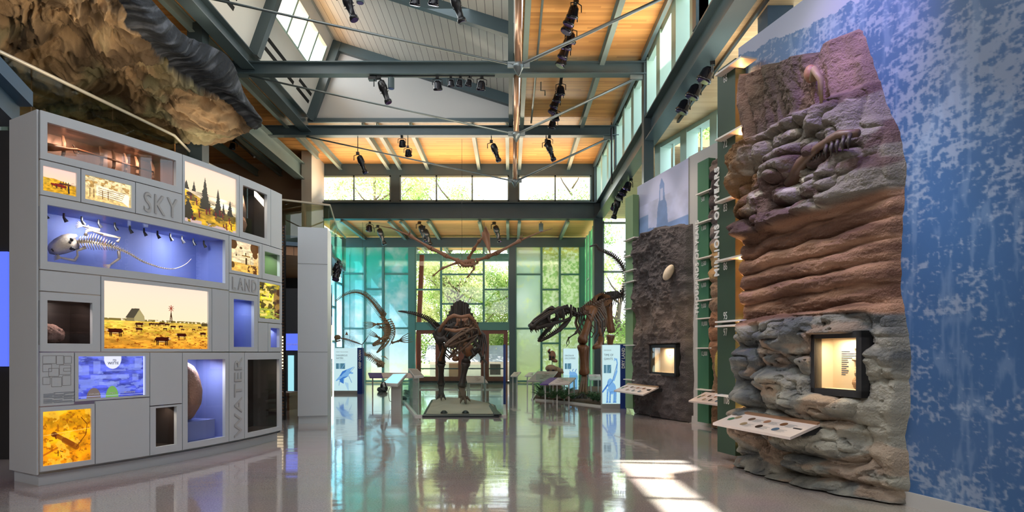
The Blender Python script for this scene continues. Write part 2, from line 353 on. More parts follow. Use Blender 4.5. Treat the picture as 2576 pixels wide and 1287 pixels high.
def dup(root, loc, rz=0, label=None, group=None, scale=None, rot=None):
    r = root.copy(); COL.objects.link(r); r.location = loc; r.rotation_euler = rot if rot else (0, 0, rz)
    if scale: r.scale = (scale,)*3
    if label: r['label'] = label
    if group: r['group'] = group
    for ch in list(root.children):
        c = ch.copy(); COL.objects.link(c); c.parent = r
        for g in list(ch.children):
            e = g.copy(); COL.objects.link(e); e.parent = c
    return r
def struct(name, mb, mt, label=None, smooth=False, org=None, cat=None):
    o = mb.build(name, mt, smooth=smooth, org=org); return tag(o, label, cat, None, 'structure')
def gridmesh(name, Pg, colg, mt, parent=None, world=True, smooth=True, mask=None):
    """Pg (n,m,3) positions; colg (n,m,3) colours or None"""
    n, m_, _ = Pg.shape; v = Pg.reshape(-1, 3).astype(float)
    idx = np.arange(n*m_).reshape(n, m_)
    q = np.stack([idx[:-1, :-1], idx[:-1, 1:], idx[1:, 1:], idx[1:, :-1]], -1)
    if mask is not None: q = q[mask[:-1, :-1] & mask[1:, 1:] & mask[:-1, 1:] & mask[1:, :-1]]
    q = q.reshape(-1, 4)
    me = bpy.data.meshes.new(name)
    if parent is not None:
        if world: inv = np.array(parent['_inv']).reshape(4, 4); v = v@inv[:3, :3].T+inv[:3, 3]
        loc = (0, 0, 0)
    else:
        loc = ((v[:, 0].min()+v[:, 0].max())/2, (v[:, 1].min()+v[:, 1].max())/2, v[:, 2].min()); v = v-np.array(loc)
    me.vertices.add(len(v)); me.vertices.foreach_set('co', v.ravel())
    me.loops.add(q.size); me.loops.foreach_set('vertex_index', q.ravel().astype(np.int32))
    me.polygons.add(len(q)); me.polygons.foreach_set('loop_start', np.arange(0, q.size, 4, dtype=np.int32))
    me.update(calc_edges=True); me.validate()
    if smooth: me.polygons.foreach_set('use_smooth', [True]*len(me.polygons))
    if colg is not None:
        ca = me.color_attributes.new('Col', 'FLOAT_COLOR', 'POINT')
        c4 = np.ones((len(v), 4)); c4[:, :3] = colg.reshape(-1, 3); ca.data.foreach_set('color', c4.ravel())
    me.materials.append(M[mt])
    o = bpy.data.objects.new(name, me); COL.objects.link(o); o.location = loc
    if parent is not None: o.parent = parent; o['_inv'] = parent['_inv']
    return o
def text(s, size, origin, xdir, ydir, mt, parent, name='lettering', extrude=.004, align='LEFT', off=0.0, sx=1.0, spc=1.0):
    """flat letters: xdir reading direction, ydir letter-up direction, world coordinates"""
    c = bpy.data.curves.new(name, 'FONT'); c.body = s; c.size = size; c.extrude = extrude; c.align_x = align; c.space_character = spc; c.offset = off; c.resolution_u = 3
    c.materials.append(M[mt]); o = bpy.data.objects.new(name, c); COL.objects.link(o)
    x = Vector(xdir).normalized(); y = Vector(ydir).normalized(); z = x.cross(y)
    mx = Matrix((x, y, z)).transposed().to_4x4(); mx.translation = Vector(origin)
    if sx != 1: mx = mx @ Matrix.Diagonal((sx, 1, 1, 1))
    if parent is not None:
        o.parent = parent; inv = Matrix([parent['_inv'][i*4:i*4+4] for i in range(4)]); mx = inv @ mx
    l, r_, s_ = mx.decompose(); o.location = l; o.rotation_mode = 'QUATERNION'; o.rotation_quaternion = r_; o.scale = s_
    return o
def lerp(a, b, t): return a+(b-a)*t
def curve_pts(ctrl, n):
    """Catmull-Rom through control tuples (any length)"""
    c = [np.array(q, float) for q in ctrl]; c = [2*c[0]-c[1]]+c+[2*c[-1]-c[-2]]; k = len(c)-3; out = []
    for i in range(n):
        t = i/(n-1)*k; j = min(int(t), k-1); t -= j; a, b, cc, d = c[j:j+4]
        out.append(.5*((2*b)+(cc-a)*t+(2*a-5*b+4*cc-d)*t*t+(3*b-a-3*cc+d)*t**3))
    return np.array(out)
# ================================================================ STRUCTURE
YB, YL = 26.7, 31.2          # clerestory wall, lower glazed wall
struct('floor', MB().box((-14, -8, -.25), (9, YL+.3, 0)), 'terrazzo', 'polished taupe terrazzo floor running the length of the hall', org=(0, 0, 0))
struct('lawn', MB().box((-60, YL+8, -.6), (60, 120, -.25)), 'lawn', 'green lawn outside behind the glazed end wall', org=(0, 0, 0))
struct('paving', MB().box((-60, YL+.3, -.5), (60, YL+8, -.1)), 'paving', 'pale paved terrace outside the red doors', org=(0, 0, 0))
# --- ceilings
g = MB(); g.box((-14, -6, 9.4), (-6.96, YB, 9.65)); g.box((-6.96, 21.85, 9.4), (.3, YB, 9.65)); g.box((.3, -6, 9.4), (3.9, YB, 9.65)); g.box((-6.96, -6, 9.4), (.3, 6, 9.65))
struct('ceiling', g, 'wood_ceiling', 'varnished orange timber plank ceiling over the nave', org=(0, 0, 0))
struct('ceiling', MB().box((-8.3, YB, 7.16), (3.9, YL+4.2, 7.35)), 'wood_ceiling', 'lower timber plank ceiling in front of the glazed end wall', org=(0, 0, 0))
g = MB(); g.prism([(3.9, -6, 7.16), (11.6, -6, 7.16), (4.02, 17.5, 7.16), (5.8, 17.6, 7.16), (5.8, YB+.3, 7.16), (3.9, YB+.3, 7.16)], (0, 0, .2))
struct('ceiling', g, 'wood_aisle', 'pale timber plank ceiling of the right aisle', org=(0, 0, 0))
# --- lantern
LX0, LX1, LZ0, LZ1, LR, LRZ = -6.96, -6.0, 9.4, 12.1, .1, 10.2
def LW(t, y, off=0): return Vector((lerp(LX0, LX1, t)-off, y, lerp(LZ0, LZ1, t)))
LY0, LY1 = 6.0, 21.8
def lwall(t0, t1, y0, y1, th=.12, mb=None):
    mb = mb or MB(); a = [LW(t0, y0), LW(t0, y1), LW(t1, y1), LW(t1, y0)]; return mb.hexa(a, [q+Vector((-th, 0, 0)) for q in a])
g = MB(); lwall(0, .49, LY0, LY1, mb=g); lwall(.865, 1, LY0, LY1, mb=g); lwall(.49, .865, LY1-.45, LY1, mb=g); lwall(.49, .865, 15.9, 17.5, mb=g); lwall(.49, .865, 11.3, 12.6, mb=g)
g.box((LR, LY0, 9.4), (LR+.12, LY1, LRZ+.05)); g.prism([(LX0, LY0, 9.4), (LR, LY0, 9.4), (LR, LY0, LRZ), (LX1, LY0, LZ1)], (0, -.1, 0))
struct('wall_lantern', g, 'lantern_white', 'off white leaning side wall of the roof lantern', org=(0, 0, 0))
struct('wall_lantern_end', MB().prism([(LX0, LY1, 9.45), (LR, LY1, 9.45), (LR, LY1, LRZ), (LX1, LY1, LZ1)], (0, .12, 0)), 'grey_wall', 'pale gable wall closing the roof lantern', org=(0, 0, 0))
g = MB(); g.prism([(LX1-.1, LY0-.1, LZ1+.03), (LR+.1, LY0-.1, LRZ), (LR+.1, LY0-.1, LRZ+.15), (LX1-.1, LY0-.1, LZ1+.18)], (0, LY1-LY0+.3, 0))
struct('ceiling', g, 'decking', 'ribbed beige metal deck ceiling of the roof lantern', org=(0, 0, 0))
g = MB(); g.prism([(LX1, 6, LZ1+.05), (-7.8, 6, LZ1+.05), (-7.8, 7.6, LZ1+.05), (-7.02, 7.6, LZ1+.05), (-7.02, 9.6, LZ1+.05), (-6.4, 10.0, LZ1+.05), (-6.4, 10.6, LZ1+.05), (-7.8, 10.6, LZ1+.05), (-7.8, LY1, LZ1+.05), (LX1, LY1, LZ1+.05)], (0, 0, .1))  # unseen slab added outside; its stepped edge shapes the sun patches on the floor
struct('trim_1', g, 'lantern_white', 'unseen notched slab outside the roof lantern, added to trim the sunlight', org=(0, 0, 0))
n_w = 1
for y0, y1 in ((6.0, 11.3), (12.6, 15.9), (17.5, LY1-.45)):
    k = max(2, round((y1-y0)/1.1)); g = MB()
    g.hexa([LW(.49, y0, .03), LW(.49, y1, .03), LW(.49, y1, .08), LW(.49, y0, .08)], [LW(.52, y0, .03), LW(.52, y1, .03), LW(.52, y1, .08), LW(.52, y0, .08)])
    for i in range(k+1):
        y = lerp(y0, y1, i/k); lwall(.49, .865, y-.05, y+.05, .1, g)
    o = struct('window_%d' % n_w, g, 'mint_frame', 'slanted lantern window strip high above bay %d' % n_w); n_w += 1
    o['_inv'] = [x for row in Matrix.Translation(-o.location) for x in row]
    MB().quadp([LW(.49, y0, .06), LW(.49, y1, .06), LW(.865, y1, .06), LW(.865, y0, .06)]).build('pane', 'glass_clear', o)
# slot diffusers on the lantern wall
for i, (ya, yb) in enumerate(((12.9, 15.6), (17.6, 19.9), (13.4, 14.4))[:2]+((20.2, 21.4),)):
    o = thing('slot_diffuser', ('pair of long black slots in the lantern wall nearest the hall front', 'pair of black slots in the lantern wall behind the front truss', 'short pair of black slots at the far end of the lantern wall')[i], 'air vent', (LX0, ya, 9.7))
    for t in (.17, .26):
        MB().hexa([LW(t, ya, -.012), LW(t, yb, -.012), LW(t+.035, yb, -.012), LW(t+.035, ya, -.012)], [LW(t, ya, .02), LW(t, yb, .02), LW(t+.035, yb, .02), LW(t+.035, ya, .02)]).build('slot', 'slot_black', o)
# lantern frames
def st(o, lab): return tag(o, lab, None, None, 'structure')
for i, y in enumerate((12.4, 16.95, 21.7)):
    g = MB(); g.beam(LW(0, y, -.12), LW(1, y, -.12)+Vector((0, 0, -.05)), .32, .24, (0, 1, 0)); g.beam((LX1+.1, y, LZ1-.16), (LR, y, LRZ-.16), .2, .34)
    struct('lantern_frame', g, 'steel', 'dark green steel frame leaning inside the lantern, %s' % ('nearest', 'above the front truss', 'at the gable wall')[i])
g = MB(); g.ibeam((-6.96, 4, 9.22), (-6.96, 21.9, 9.22), .34, .42, .03)
struct('roof_girder', g, 'steel', 'dark steel girder along the left foot of the lantern')
g = MB(); g.beam((.02, 6, 9.3), (.02, 21.8, 9.3), .12, .24)
for y in (12.6, 16.9, 21.7): g.beam((.03, y, 9.2), (.03, y, 10.15), .16, .16, (0, 1, 0))
struct('roof_girder', g, 'steel', 'dark steel edge member with posts on the right of the lantern')
struct('roof_girder', MB().beam((-6.9, 21.72, 9.4), (.1, 21.72, 9.4), .1, .14), 'steel', 'thin steel sill under the lantern gable')
# --- roof rafters
XR = [-7.1, -5.1, -4.6, -3.45, -1.3, -.1, .4, 2.45]
for i, x in enumerate(XR):
    y0 = 5 if x > .3 else 21.9
    g = MB().ibeam((x, y0, 9.27), (x, YB, 9.27), .13, .26, .025)
    struct('roof_rafter', g, 'steel_pale' if x > -4 else 'steel_pale', 'pale steel rafter under the high plank ceiling, number %d from the left' % (i+1))
for i, x in enumerate(XR):
    g = MB().ibeam((x, YB, 7.06), (x, YL+4, 7.06), .13, .2, .02)
    struct('roof_rafter', g, 'steel_pale', 'steel rafter under the lower plank ceiling, number %d from the left' % (i+1))
for i, (x, z) in enumerate(((-7.6, 9.27), (-9.6, 9.0), (-10.6, 9.0))):
    struct('roof_rafter', MB().ibeam((x, 8, z), (x, YB-(0 if i else 1.5), z), .13, .26, .025), 'steel_pale', 'steel rafter over the left aisle, %s' % ('beside the lantern', 'second from the lantern', 'above the beige wall')[i])
# --- trusses (tie beam + king strut + rods)
def truss(y, lab, zn, xe=3.45, beam=True):
    o = thing('roof_truss', lab, 'truss', (.17, y, 8.9)); o['kind'] = 'structure'
    MB().ibeam((-9.2, y, 9.04), (3.7, y, 9.04), .26, .34, .03).build('tie_beam', 'steel', o)
    MB().tube([(.17, y, 8.9), (.17, y, zn)], [.07, .07], 12).build('king_strut', 'copper', o, smooth=True)
    MB().tube([(.17, y, zn+.06), (.17, y, zn), (.17, y, zn-.05), (.17, y, zn-.2)], [.08, .12, .1, .02], 10).build('node', 'rod', o, smooth=True)
    MB().tube([(.17, y, zn), (-6.96, y, 8.86)], .025, 6).build('rod', 'rod', o, smooth=True)
    MB().tube([(.17, y, zn), (xe, y, 8.84)], .035, 6).build('rod', 'rod', o, smooth=True)
    MB().box((xe-.25, y-.05, 8.76), (xe+.1, y+.05, 8.88)).build('gusset', 'rod', o)
    MB().box((-.05, y-.02, zn-.04), (.4, y+.02, zn+.08)).build('gusset', 'rod', o)
truss(12.9, 'steel roof truss nearest the camera with copper strut and two rods', 7.3)
truss(16.97, 'front visible steel truss crossing above the hall with stage lights below', 7.3)
truss(21.75, 'far steel truss crossing under the lantern gable', 7.33)
# --- right side: girder, columns, clerestory
struct('girder', MB().ibeam((3.76, -6, 7.43), (3.76, YB, 7.43), .36, .64, .04), 'steel', 'deep dark steel I girder along the right side of the nave')
for i, (x, y, s, z0, z1) in enumerate(((3.68, 17.0, .26, 0, 9.4), (3.66, 21.75, .2, 7.75, 9.4), (3.70, YB+.05, .36, 0, 9.4), (3.68, 12.3, .24, 7.75, 9.4), (4.42, 10.6, .42, 0, 9))):
    struct('steel_column', MB().box((x-s/2, y-s/2, z0), (x+s/2, y+s/2, z1)), 'steel' if i < 4 else 'steel_blue', 'dark steel column %s' % ('beside the tower photograph', 'short, at the far truss end', 'at the right corner of the end wall', 'short, at the near truss end', 'behind the top of the big blue mural')[i])
for i, (y0, y1) in enumerate(((7.2, 12.2), (12.45, 16.85), (17.15, 21.65), (21.85, YB-.15))):
    g = MB(); g.box((3.66, y0, 7.75), (3.80, y1, 7.85)); g.box((3.66, y0, 9.2), (3.80, y1, 9.4)); k = 3
    for j in range(k+1):
        y = lerp(y0, y1, j/k); g.box((3.62, max(y0, y-.02), 7.75), (3.98, min(y1, y+.36), 9.3))
    o = struct('window_%d' % n_w, g, 'mint_frame', 'pale green framed clerestory window bay above the right girder, bay %d from the front' % (i+1)); n_w += 1
    o['_inv'] = [x for row in Matrix.Translation(-o.location) for x in row]
    MB().quadp([(3.85, y0, 7.8), (3.85, y1, 7.8), (3.85, y1, 9.3), (3.85, y0, 9.3)]).build('pane', 'glass_clear', o)
    struct('trim_%d' % (i+2), MB().beam((3.52, y0, 9.3), (3.52, y1, 9.3), .1, .16), 'steel', 'dark steel trim over right clerestory bay %d' % (i+1))
# outer wall of the right aisle with windows
WO = Vector((4.0, 17.5, 0)); WD = Vector((.32, -1, 0)).normalized(); WN = Vector((-1, -.32, 0)).normalized()
def OW(s, z, off=0): return WO+WD*s+WN*off+Vector((0, 0, z))
def owbox(g, s0, s1, z0, z1, o0, o1): g.hexa([OW(s0, z0, o0), OW(s1, z0, o0), OW(s1, z1, o0), OW(s0, z1, o0)], [OW(s0, z0, o1), OW(s1, z0, o1), OW(s1, z1, o1), OW(s0, z1, o1)])
g = MB(); owbox(g, 0, 24.7, 0, 4.9, -.25, 0); struct('wall_right', g, 'grey_wall', 'plain outer wall behind the timeline murals')
g = MB(); owbox(g, 0, 14, 4.9, 5.0, -.3, .05); owbox(g, 0, 14, 7.04, 7.16, -.3, 0)
for s in (0, 1.25, 2.5, 3.7, 5.0, 6.2, 7.4, 8.6): owbox(g, s, s+.28, 4.95, 7.16, -.32, .02); owbox(g, s+.62, s+.65, 4.95, 7.16, -.2, -.15)
o = struct('window_%d' % n_w, g, 'mint_frame', 'mint framed aisle windows with trees outside, right of the steel column'); n_w += 1
o['_inv'] = [x for row in Matrix.Translation(-o.location) for x in row]
MB().quadp([OW(0, 5, -.18), OW(14, 5, -.18), OW(14, 7.1, -.18), OW(0, 7.1, -.18)]).build('pane', 'glass_clear', o)
struct('wall_right_far', MB().box((5.7, 17.6, 0), (5.9, YB+.3, 7.16)), 'grey_wall', 'pale aisle wall hidden behind the green timeline')
# --- end wall upper clerestory
def XB(u, d=YB): return (u-U0)*d/F
def ZB(v, d=YB): return EH+(V0-v)*d/F
g = MB(); g.box((-8.1, YB, 8.9), (3.75, YB+.3, 9.4)); g.box((XB(983), YB, 7.75), (XB(1006), YB+.3, 8.9)); g.box((XB(1280), YB, 7.75), (XB(1304), YB+.3, 8.9)); g.box((XB(1487), YB, 7.75), (3.75, YB+.3, 8.9)); g.box((-8.2, YB, 7.7), (3.75, YB+.3, 7.82))
struct('wall_back', g, 'steel', 'dark steel clad band around the end clerestory', org=(0, 0, 0))
struct('end_beam', MB().ibeam((-8.2, YB-.05, 7.40), (3.6, YB-.05, 7.40), .4, .70, .04), 'steel', 'deep dark steel beam spanning the end of the nave below the windows')
for i, (a, b, ms) in enumerate(((805, 983, (890.5,)), (1006, 1280, (1098, 1188)), (1304, 1487, (1396.5,)))):
    g = MB(); x0, x1 = XB(a), XB(b); z0, z1 = 7.82, 8.9
    g.box((x0, YB-.03, z0), (x1, YB+.06, z0+.06)); g.box((x0, YB-.03, z1-.06), (x1, YB+.06, z1)); g.box((x0, YB-.03, z0), (x0+.05, YB+.06, z1)); g.box((x1-.05, YB-.03, z0), (x1, YB+.06, z1))
    for q in ms: g.box((XB(q)-.03, YB-.03, z0), (XB(q)+.03, YB+.06, z1))
    o = struct('window_%d' % n_w, g, 'steel_pale', ('left', 'middle three pane', 'right')[i]+' clerestory window of the end wall with trees outside'); n_w += 1
    o['_inv'] = [x for row in Matrix.Translation(-o.location) for x in row]
    MB().quadp([(x0, YB+.02, z0), (x1, YB+.02, z0), (x1, YB+.02, z1), (x0, YB+.02, z1)]).build('pane', 'glass_clear', o)
# --- lower glazed end wall
XL = lambda u: XB(u, YL); ZL = lambda v: ZB(v, YL)
struct('header_beam', MB().box((XL(852), YL-.15, 6.63), (3.72, YL+.1, 7.10)), 'steel', 'dark steel header above the tall coloured glazing')
def zone(lab, us, hz, mt, vt=622, vb=962, fm='teal_frame', th=.05):
    """us: vertical bar pixels; hz: per column list of horizontal bar pixels"""
    global n_w
    g = MB()
    for u in us: g.box((XL(u)-th, YL-.1, ZL(vb)), (XL(u)+th, YL+.05, ZL(vt)))
    for c, hs in enumerate(hz):
        for v in hs: g.box((XL(us[c]), YL-.08, ZL(v)-.04), (XL(us[c+1]), YL+.04, ZL(v)+.04))
    o = struct('window_%d' % n_w, g, fm, lab); n_w += 1
    o['_inv'] = [x for row in Matrix.Translation(-o.location) for x in row]
    for c, hs in enumerate(hz):
        mm = mt[c] if isinstance(mt, (list, tuple)) else mt
        MB().quadp([(XL(us[c]), YL, ZL(vb)), (XL(us[c+1]), YL, ZL(vb)), (XL(us[c+1]), YL, ZL(vt)), (XL(us[c]), YL, ZL(vt))]).build('pane', mm, o)
zone('tall turquoise printed glazing left of the doors', (862, 918, 964, 1030), ((688, 826, 958), (727, 863, 958), (689, 825, 958)), 'film_teal')
zone('tall pale green printed glazing right of the doors', (1297, 1362, 1408, 1459), ((690, 826, 958), (728, 863, 958), (690, 826, 958)), ['film_pale', 'film_leaf', 'film_leaf'])
zone('clear tall window above the red doors', (1045, 1110, 1217, 1281), ((728, 812), (690, 764, 812), (728, 812)), 'glass_clear', vb=814)
for i, (a, b) in enumerate(((1030, 1045), (1281, 1297), (848, 862), (1459, 1472))):
    struct('steel_column', MB().box((XL(a), YL-.12, 0), (XL(b), YL+.12, 6.65)), 'teal_frame' if i != 1 else 'steel', ('teal steel post left of the red doors', 'steel post right of the red doors', 'teal corner post at the left of the end glazing', 'green corner post at the right of the end glazing')[i])
struct('door_transom', MB().box((XL(1045), YL-.1, ZL(830)), (XL(1281), YL+.1, ZL(813))), 'teal_frame', 'teal transom above the red wooden doors')
k = 4; us = [1049+i*(1277-1049)/4 for i in range(5)]
for i in range(4):
    x0, x1, zt = XL(us[i]), XL(us[i+1]), ZL(830); fw = .20
    o = thing('door_%d' % (i+1), 'red brown timber glazed door leaf, %s of four in the end wall' % ('first from the left', 'second from the left', 'third from the left', 'fourth from the left')[i], 'door', ((x0+x1)/2, YL, 0)); o['kind'] = 'structure'
    g = MB(); g.box((x0, YL-.05, 0), (x0+fw, YL+.03, zt)); g.box((x1-fw, YL-.05, 0), (x1, YL+.03, zt)); g.box((x0+fw, YL-.05, zt-.18), (x1-fw, YL+.03, zt)); g.box((x0+fw, YL-.05, 0), (x1-fw, YL+.03, .3)); g.build('frame', 'door_wood', o)
    MB().quadp([(x0+fw, YL, .3), (x1-fw, YL, .3), (x1-fw, YL, zt-.18), (x0+fw, YL, zt-.18)]).build('pane', 'glass_clear', o)
    MB().box((x0+fw, YL-.09, .66), (x1-fw, YL-.05, .72)).build('push_bar', 'steel', o)
# side return walls of the lower bay
def side(x, lab, fm, mt, ys, hs, zt=7.0):
    global n_w
    g = MB()
    for y in ys: g.box((x-.06, y-.06, 0), (x+.06, y+.06, zt))
    for j, z in enumerate(hs): g.box((x-.04, ys[j % (len(ys)-1)], z-.04), (x+.04, ys[j % (len(ys)-1)+1], z+.04))
    o = struct('window_%d' % n_w, g, fm, lab); n_w += 1
    o['_inv'] = [q for row in Matrix.Translation(-o.location) for q in row]
    MB().quadp([(x, ys[0], 0), (x, ys[-1], 0), (x, ys[-1], zt), (x, ys[0], zt)]).build('pane', mt, o)
side(-8.2, 'turquoise side glazing at the left of the end bay', 'teal_frame', 'film_teal', (YB, 28.2, 29.8, YL), (5.4, 3.6, 4.8, 2.6, 2.0, 1.7))
side(3.66, 'green side glazing at the right of the end bay', 'mint_frame', 'film_side', (YB+.2, 27.8, 29, 30.1, YL), (4.6, 3.5, 4.9, 3.9, 2.2, 2.5, 1.2, 1.5))
# aisle end window at the right
g = MB()
for u in (1517, 1600, 1650): g.box((XB(u)-.05, YB, 0), (XB(u)+.05, YB+.1, 7.0))
for v in (560, 683, 866): g.box((XB(1517), YB, ZB(v)-.04), (XB(1650), YB+.1, ZB(v)+.04))
o = struct('window_%d' % n_w, g, 'mint_frame', 'tall clear window behind the raised dinosaur tail'); n_w += 1
o['_inv'] = [q for row in Matrix.Translation(-o.location) for q in row]
MB().quadp([(XB(1517), YB+.05, 0), (5.7, YB+.05, 0), (5.7, YB+.05, 7), (XB(1517), YB+.05, 7)]).build('pane', 'glass_clear', o)
# canopy outside
struct('canopy_beam', MB().box((-9, YL+4, 6.55), (3.6, YL+4.3, 6.95)), 'teal_frame', 'dark green canopy beam outside above the trees')
struct('canopy_column', MB().beam((XB(1048, 33.5), 33.5, 0), (XB(1062, 33.5), 33.5, 6.6), .22, .3, (0, 1, 0)), 'door_wood', 'orange timber canopy post outside the window')
g = MB(); [g.beam((4.4+i*.55, 30.6+i*.4, 7.2), (4.9+i*.55, 35.6, 7.9), .1, .14) for i in range(4)]
struct('canopy_louvre', g, 'lantern_white', 'pale louvred canopy outside the far right window')
# --- left side
g = MB(); g.box((-14, -6.2, 0), (-7.5, -6, 9.65)); g.box((2.5, -6.2, 0), (11.8, -6, 9.65)); g.box((-7.5, -6.2, 0), (2.5, -6, 9.65))
struct('wall_front', g, 'cream', 'cream entrance wall behind the camera', org=(0, 0, 0))
struct('wall_clerestory', MB().box((3.66, -6, 7.7), (3.85, 7.2, 9.4)), 'cream', 'plain wall above the near part of the right girder', org=(0, 0, 0))
g = MB(); owbox(g, 14, 24.7, 4.9, 7.16, -.25, 0); struct('wall_right', g, 'grey_wall', 'upper outer wall near the entrance')
struct('wall_left', MB().box((-14.2, -8, 0), (-14, YB, 9.65)), 'tan_wall', 'far left wall of the hall', org=(0, 0, 0))
struct('wall_left_back', MB().box((-14, YB, 5.2), (-8.2, YB+.2, 9.4)), 'tan_wall', 'tan end wall above the left balcony', org=(0, 0, 0))
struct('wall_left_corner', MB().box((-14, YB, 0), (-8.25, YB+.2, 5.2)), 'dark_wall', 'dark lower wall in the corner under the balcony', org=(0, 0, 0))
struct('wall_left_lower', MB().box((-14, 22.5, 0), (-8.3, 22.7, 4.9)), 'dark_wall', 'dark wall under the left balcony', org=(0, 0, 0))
struct('cream_column', MB().box((-8.2, 25.0, 4.9), (-7.8, YB, 9.4)), 'cream', 'square cream pier left of the end clerestory', org=(-8, 25.5, 4.9))
struct('girder', MB().ibeam((-8.25, 7, 8.6), (-8.25, 25.0, 8.6), .36, .64, .04), 'steel_pale', 'steel I girder above the left balcony ending at the cream pier')
BP = [(-8.9, 6.5), (-8.06, 10.7), (-7.45, 14.1), (-7.77, 15.7), (-7.2, 20.05), (-5.9, 20.8), (-6.74, 24.8), (-6.9, YB)]
g = MB(); g.prism([(x, y, 4.88) for x, y in BP]+[(-14, YB, 4.88), (-14, 6.5, 4.88)], (0, 0, .32))
struct('balcony_floor', g, 'steel_blue', 'blue grey edge of the left balcony floor', org=(0, 0, 0))
g = MB(); g.prism([(x-.35, y, 4.6) for x, y in BP]+[(-14, YB, 4.6), (-14, 6.5, 4.6)], (0, 0, .27))
struct('balcony_soffit', g, 'slats', 'dark slatted timber soffit below the balcony', org=(0, 0, 0))
o = thing('balcony_railing', 'glass balcony railing with pale handrail on the left mezzanine', 'railing', (-8, 14, 5.2)); o['kind'] = 'structure'
zr = 6.3
MB().tube([(x, y, zr) for x, y in BP], .035, 8).build('handrail', 'rail_skin', o, smooth=True)
for (x0, y0), (x1, y1) in zip(BP[:-1], BP[1:]):
    n = max(1, round(math.dist((x0, y0), (x1, y1))/1.5))
    for j in range(n):
        a, b = (j+.01)/n, (j+.99)/n; p = Vector((lerp(x0, x1, a), lerp(y0, y1, a), 5.0)); q = Vector((lerp(x0, x1, b), lerp(y0, y1, b), 5.0))
        MB().prism([p, q, q+Vector((0, 0, zr-5.04)), p+Vector((0, 0, zr-5.04))], (.012, 0, 0)).build('glass_panel', 'glass_smoke', o)
struct('steel_column', MB().box((-7.72, 15.2, 4.9), (-7.36, 15.55, 9.4)), 'steel', 'dark blue steel column standing on the left balcony')
# near-left overhead balcony corner
g = MB(); g.prism([(-8.6, 6.2, 5.2), (-6.75, 8.4, 5.2), (-7.2, 9.6, 5.2), (-10.5, 9.6, 5.2)], (0, 0, .22)); g.prism([(-8.6, 6.4, 4.9), (-6.95, 8.5, 4.9), (-7.4, 9.6, 4.9), (-10.5, 9.6, 4.9)], (0, 0, .3))
struct('balcony_floor', g, 'steel_blue', 'blue steel balcony corner at the far left edge of view')
# ================================================================ LEFT EXHIBIT WALL (curved)
def circ(a, b, c):
    (ax, ay), (bx, by), (cx, cy) = a, b, c; d = 2*(ax*(by-cy)+bx*(cy-ay)+cx*(ay-by))
    ux = ((ax*ax+ay*ay)*(by-cy)+(bx*bx+by*by)*(cy-ay)+(cx*cx+cy*cy)*(ay-by))/d
    uy = ((ax*ax+ay*ay)*(cx-bx)+(bx*bx+by*by)*(ax-cx)+(cx*cx+cy*cy)*(bx-ax))/d
    return ux, uy, math.hypot(ax-ux, ay-uy)
CXc, CYc, CR = circ((-5.27, 7.07), (-4.47, 8.75), (-3.93, 10.9))
A0 = math.atan2(7.07-CYc, -5.27-CXc)
def cab(s, z, off=0.0):
    a = A0+s/CR; return Vector((CXc+(CR+off)*math.cos(a), CYc+(CR+off)*math.sin(a), z))
def cabn(s): a = A0+s/CR; return Vector((math.cos(a), math.sin(a), 0))
def cabt(s): a = A0+s/CR; return Vector((-math.sin(a), math.cos(a), 0))
def u2s(u):
    t = (u-U0)/F; A = t*t+1; B = -2*(t*CXc+CYc); C = CXc**2+CYc**2-CR**2; D = math.sqrt(max(0, B*B-4*A*C))
    best = None
    for y in ((-B-D)/(2*A), (-B+D)/(2*A)):
        a = math.atan2(y-CYc, t*y-CXc)
        s = (a-A0)*CR
        if -1 < s < 6: best = (s, y) if best is None or abs(s-2) < abs(best[0]-2) else best
    return best
def u2so(u, off):
    t = (u-U0)/F; r = CR+off; A = t*t+1; B = -2*(t*CXc+CYc); C = CXc**2+CYc**2-r*r; D = math.sqrt(max(0, B*B-4*A*C)); best = (9, 9)
    for y in ((-B-D)/(2*A), (-B+D)/(2*A)):
        s = (math.atan2(y-CYc, t*y-CXc)-A0)*CR
        if abs(s-2) < abs(best[0]-2): best = (s, y)
    return best
def us(u): return u2s(u)[0]
def zz(u, v): return EH+(V0-v)*u2s(u)[1]/F
S0, S1 = us(92), us(707); ZT = 4.2
CW = thing('exhibit_wall', 'curved grey white exhibit wall of display boxes at the left of the hall', 'display wall', cab(2, 0))
# shell: left end, back, top, right end, plinth
g = MB(); N = 24
def strip(g, f0, f1, n=N, s0=S0, s1=S1, flip=False):
    vs = []; 
    for i in range(n+1):
        s = lerp(s0, s1, i/n); vs += [f0(s), f1(s)]
    g.add(vs, [(2*i, 2*i+2, 2*i+3, 2*i+1) if not flip else (2*i, 2*i+1, 2*i+3, 2*i+2) for i in range(n)])
TH = -.66
strip(g, lambda s: cab(s, ZT, 0), lambda s: cab(s, ZT, TH)); strip(g, lambda s: cab(s, .13, TH), lambda s: cab(s, ZT, TH))
strip(g, lambda s: cab(s, .13, 0), lambda s: cab(s, .13, TH))
for s in (S0, S1): g.hexa([cab(s, .13, .0), cab(s, .13, TH), cab(s, ZT, TH), cab(s, ZT, .0)], [q+cabt(s)*(.02 if s == S0 else -.02) for q in (cab(s, .13, .0), cab(s, .13, TH), cab(s, ZT, TH), cab(s, ZT, .0))])
g.build('cabinet_body', 'white_panel', CW)
g = MB(); strip(g, lambda s: cab(s, 0, -.05), lambda s: cab(s, .16, -.05), s0=S0+.04, s1=S1-.04)
for s in (S0+.04, S1-.04): g.quadp([cab(s, 0, -.05), cab(s, 0, TH+.03), cab(s, .16, TH+.03), cab(s, .16, -.05)])
g.build('plinth', 'white_panel', CW)
